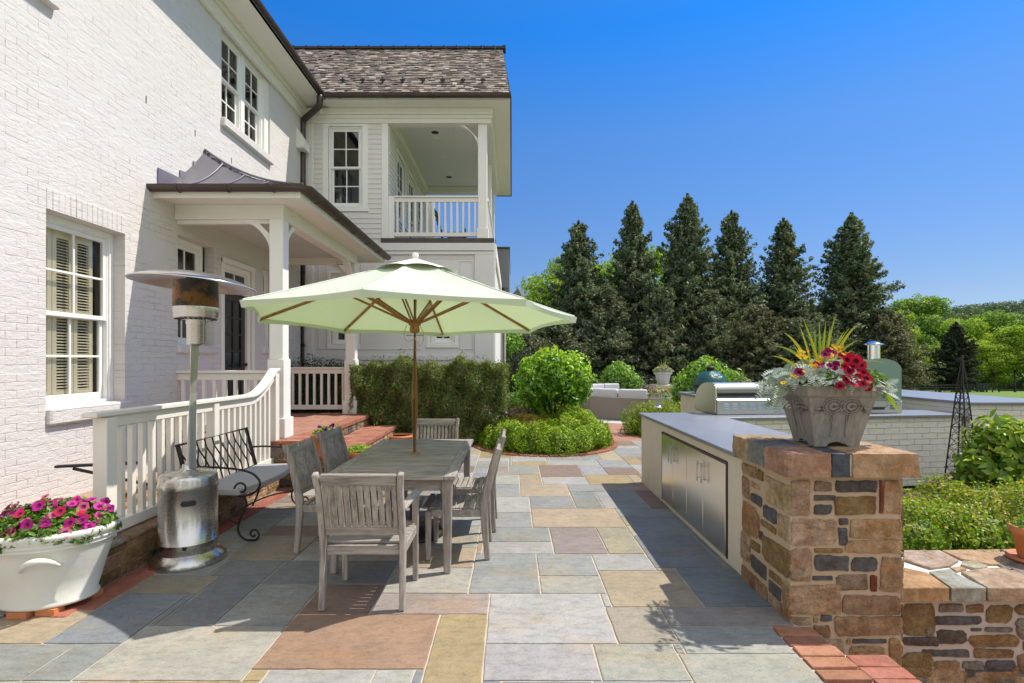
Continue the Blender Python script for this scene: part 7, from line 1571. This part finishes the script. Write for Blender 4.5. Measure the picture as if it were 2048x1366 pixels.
A_ = broadleaf('broadleaf_tree', 71, 20, 8, 20000, MG, .36, tips=(.28, .42, .07)); B_ = broadleaf('broadleaf_tree', 72, 20, 8, 20000, YG, .36, tips=(.42, .55, .06)); C_ = broadleaf('broadleaf_tree', 73, 8, 3.2, 14000, YG, .13, .12)
D_ = evergreen('dark_conifer', 74, 15, 4.2, 22000, ((.03, .045, .025), (.045, .06, .03)), leaf=.22)
pl_ = [(A_, 1845, 598, 118, 1.0, 1.0, 'tall spreading mid green tree beyond the field, right of the oven'), (B_, 1800, 625, 105, .55, .75, 'yellow-green tree right beside the end of the evergreen row'), (B_, 1925, 640, 132, .9, .9, 'bright yellow-green tree behind the dark lone conifer'), (A_, 1985, 628, 150, 1.0, 1.0, 'rounded mid green tree on right side below the hill'), (B_, 2030, 655, 105, .8, .9, 'bright yellow-green tree at the far right edge of the field'),
       (A_, 1880, 690, 108, .6, .6, 'lower green tree at left foot of the dark lone conifer'), (A_, 1965, 690, 112, .7, .7, 'lower green tree right of the dark lone conifer'), (A_, 2085, 640, 125, 1.0, 1.0, 'green tree cut by the right picture edge'), (B_, 1985, 690, 104, .45, .6, 'small yellow-green tree beside the fence corner'), (A_, 1820, 670, 112, .55, .6, 'green tree low behind the oven, left of the tall spreading tree'), (A_, 1770, 640, 120, .8, .8, 'green tree glimpsed behind the right evergreens'),
       (B_, 2140, 640, 135, 1, 1, 'outer yellow-green tree past the right picture edge')]
used = set()
for i, (src, px, py, d, wf, hf, lab) in enumerate(pl_):
    o = src if src.name not in used else copy_tree(src); used.add(src.name); gz = zone_z(XA(px, d), d); h = ZA(py, d)-gz; o.location = (XA(px, d), d, gz); o.scale = (wf, wf, h/20.0); o.rotation_euler.z = i*1.3; tag(o, lab, 'tree', 'broadleaf trees beyond the field')
gz = zone_z(XA(1912, 98), 98); D_.location = (XA(1912, 98), 98, gz); D_.scale = (1, 1, (ZA(648, 98)-gz)/15); tag(D_, 'dark lone conifer standing before the bright trees beyond the field', 'tree')
used = set()
for i, (px, py, d, wf, lab) in enumerate(((1120, 505, 34.5, .75, 'bright green tree behind the first tall evergreen, left side'), (1215, 520, 35, 1.0, 'bright green tree glimpsed between first and second tall evergreens'), (1310, 500, 35, 1.1, 'bright green tree glimpsed between the second and third tall evergreens'), (1090, 560, 31, .9, 'lower bright green tree just above the umbrella right tip'))):
    o = C_ if i == 0 else copy_tree(C_); gz = zone_z(XA(px, d), d); h = ZA(py, d)-gz; o.location = (XA(px, d), d, gz); o.scale = (wf, wf, h/8.0); o.rotation_euler.z = i*1.7; tag(o, lab, 'tree', 'bright trees behind the evergreen row')

# wooded hill far off: reads as one mass
rg = np.random.default_rng(81); B = []
for i in range(1500):
    d = rg.uniform(330, 1080); px = rg.uniform(1500, 2500); x = (px-CX)*d/F; s_ = rg.uniform(5, 9)*(1 if d < 700 else 1.4); B.append((x, d, zone_z(x, d)+s_*.7, s_, s_, s_*rg.uniform(.8, 1.25)))
n = 150000; B = np.array(B); k = rg.integers(0, len(B), n); dd = rg.normal(0, 1, (n, 3)); dd[:, 2] = np.abs(dd[:, 2]); dd /= np.linalg.norm(dd, axis=1)[:, None]
p = B[k, :3]+dd*B[k, 3:6]*(1-.25*rg.random(n))[:, None]; base = np.array([(.075, .12, .07), (.10, .155, .075), (.06, .095, .065), (.12, .165, .08)])[(k*7) % 4]; c = base*(1+rg.uniform(-.2, .2, (n, 1)))
tag(leaf_mesh('hill_forest', M_LEAF, p, dd, 1.7, c, None, 1.4, seed=82, spread=.5), kind='stuff')
# understorey along the field edge
rg = np.random.default_rng(83); n = 26000; x = rg.uniform(55, 190, n); y = 128+rg.uniform(-6, 10, n)+x*.05; z = np.array([zone_z(a_, b_) for a_, b_ in zip(x, y)])+3.2*rg.random(n)**1.3*(.75+.25*np.sin(x*.4))
tag(leaf_mesh('field_edge_undergrowth', M_LEAF, np.stack([x, y, z], 1), np.tile([0, -.7, .6], (n, 1)), .42, vary(rg, n, (.06, .11, .03), (.09, .15, .035), (.05, .09, .025)), None, 1.4, seed=84), kind='stuff')
# black three-rail field fence
def fence(pts, label):
    f = thing('field_fence', (*pts[0], zone_z(*pts[0])), label, 'fence', 'black board fences in the field'); rails = [MB(), MB(), MB()]
    for (x0, y0), (x1, y1) in zip(pts, pts[1:]):
        L = math.hypot(x1-x0, y1-y0); n = max(1, round(L/2.6)); 
        for k in range(n):
            a_ = (x0+(x1-x0)*k/n, y0+(y1-y0)*k/n); b_ = (x0+(x1-x0)*(k+1)/n, y0+(y1-y0)*(k+1)/n); za, zb_ = zone_z(*a_), zone_z(*b_)
            MB().box(a_[0]-.09, a_[0]+.09, a_[1]-.09, a_[1]+.09, za-.1, za+1.35).build('post', M_DOOR, f)
            for j, h in enumerate((.35, .75, 1.15)): rails[j].bar((*a_, za+h), (*b_, zb_+h), .05, .16)
    for r in rails: r.build('rail', M_DOOR, f)
    return f
fence([(XA(1790, 84), 84), (XA(1955, 82), 82), (XA(1980, 74), 74)], 'black board fence running behind the bar and obelisk')
fence([(XA(1998, 100), 100), (XA(2100, 92), 92)], 'black board fence section at the far right of the field')
m = MB(); pts = [(XA(px, d), d) for px, d in ((1975, 68), (2060, 60), (2200, 55), (2200, 60), (2060, 66), (1985, 72))]; m.add([(x, y, zone_z(x, y)+.06) for x, y in pts], [tuple(range(6))]); tag(m.build('gravel_lane', M_GRAVEL), kind='structure')
# ground cover at the foot of the evergreens
rg = np.random.default_rng(85); n = 12000; x = rg.uniform(-2, 15.5, n); y = rg.uniform(22.5, 25.5, n); z = .02+.9*rg.random(n)**2
tag(leaf_mesh('dark_ground_cover', M_NEEDLE, np.stack([x, y, z], 1), np.tile([0, -.5, 1], (n, 1)), .09, vary(rg, n, (.035, .05, .025), (.06, .075, .035)), None, 2, seed=86), kind='stuff')
# trees behind the viewer, what the windows and steel reflect
for i, (x, y, s_) in enumerate(((6, -32, 1.0), (18, -36, .9), (-8, -38, 1.0), (30, -28, .9), (38, -12, .8))):
    o = copy_tree(A_ if i % 2 else B_); o.location = (x, y, -.1); o.scale = (s_*.7, s_*.7, s_*.55); o.rotation_euler.z = i; tag(o, 'green garden tree behind the viewer, mirrored in glass and steel only', 'tree', 'garden trees behind the viewer')
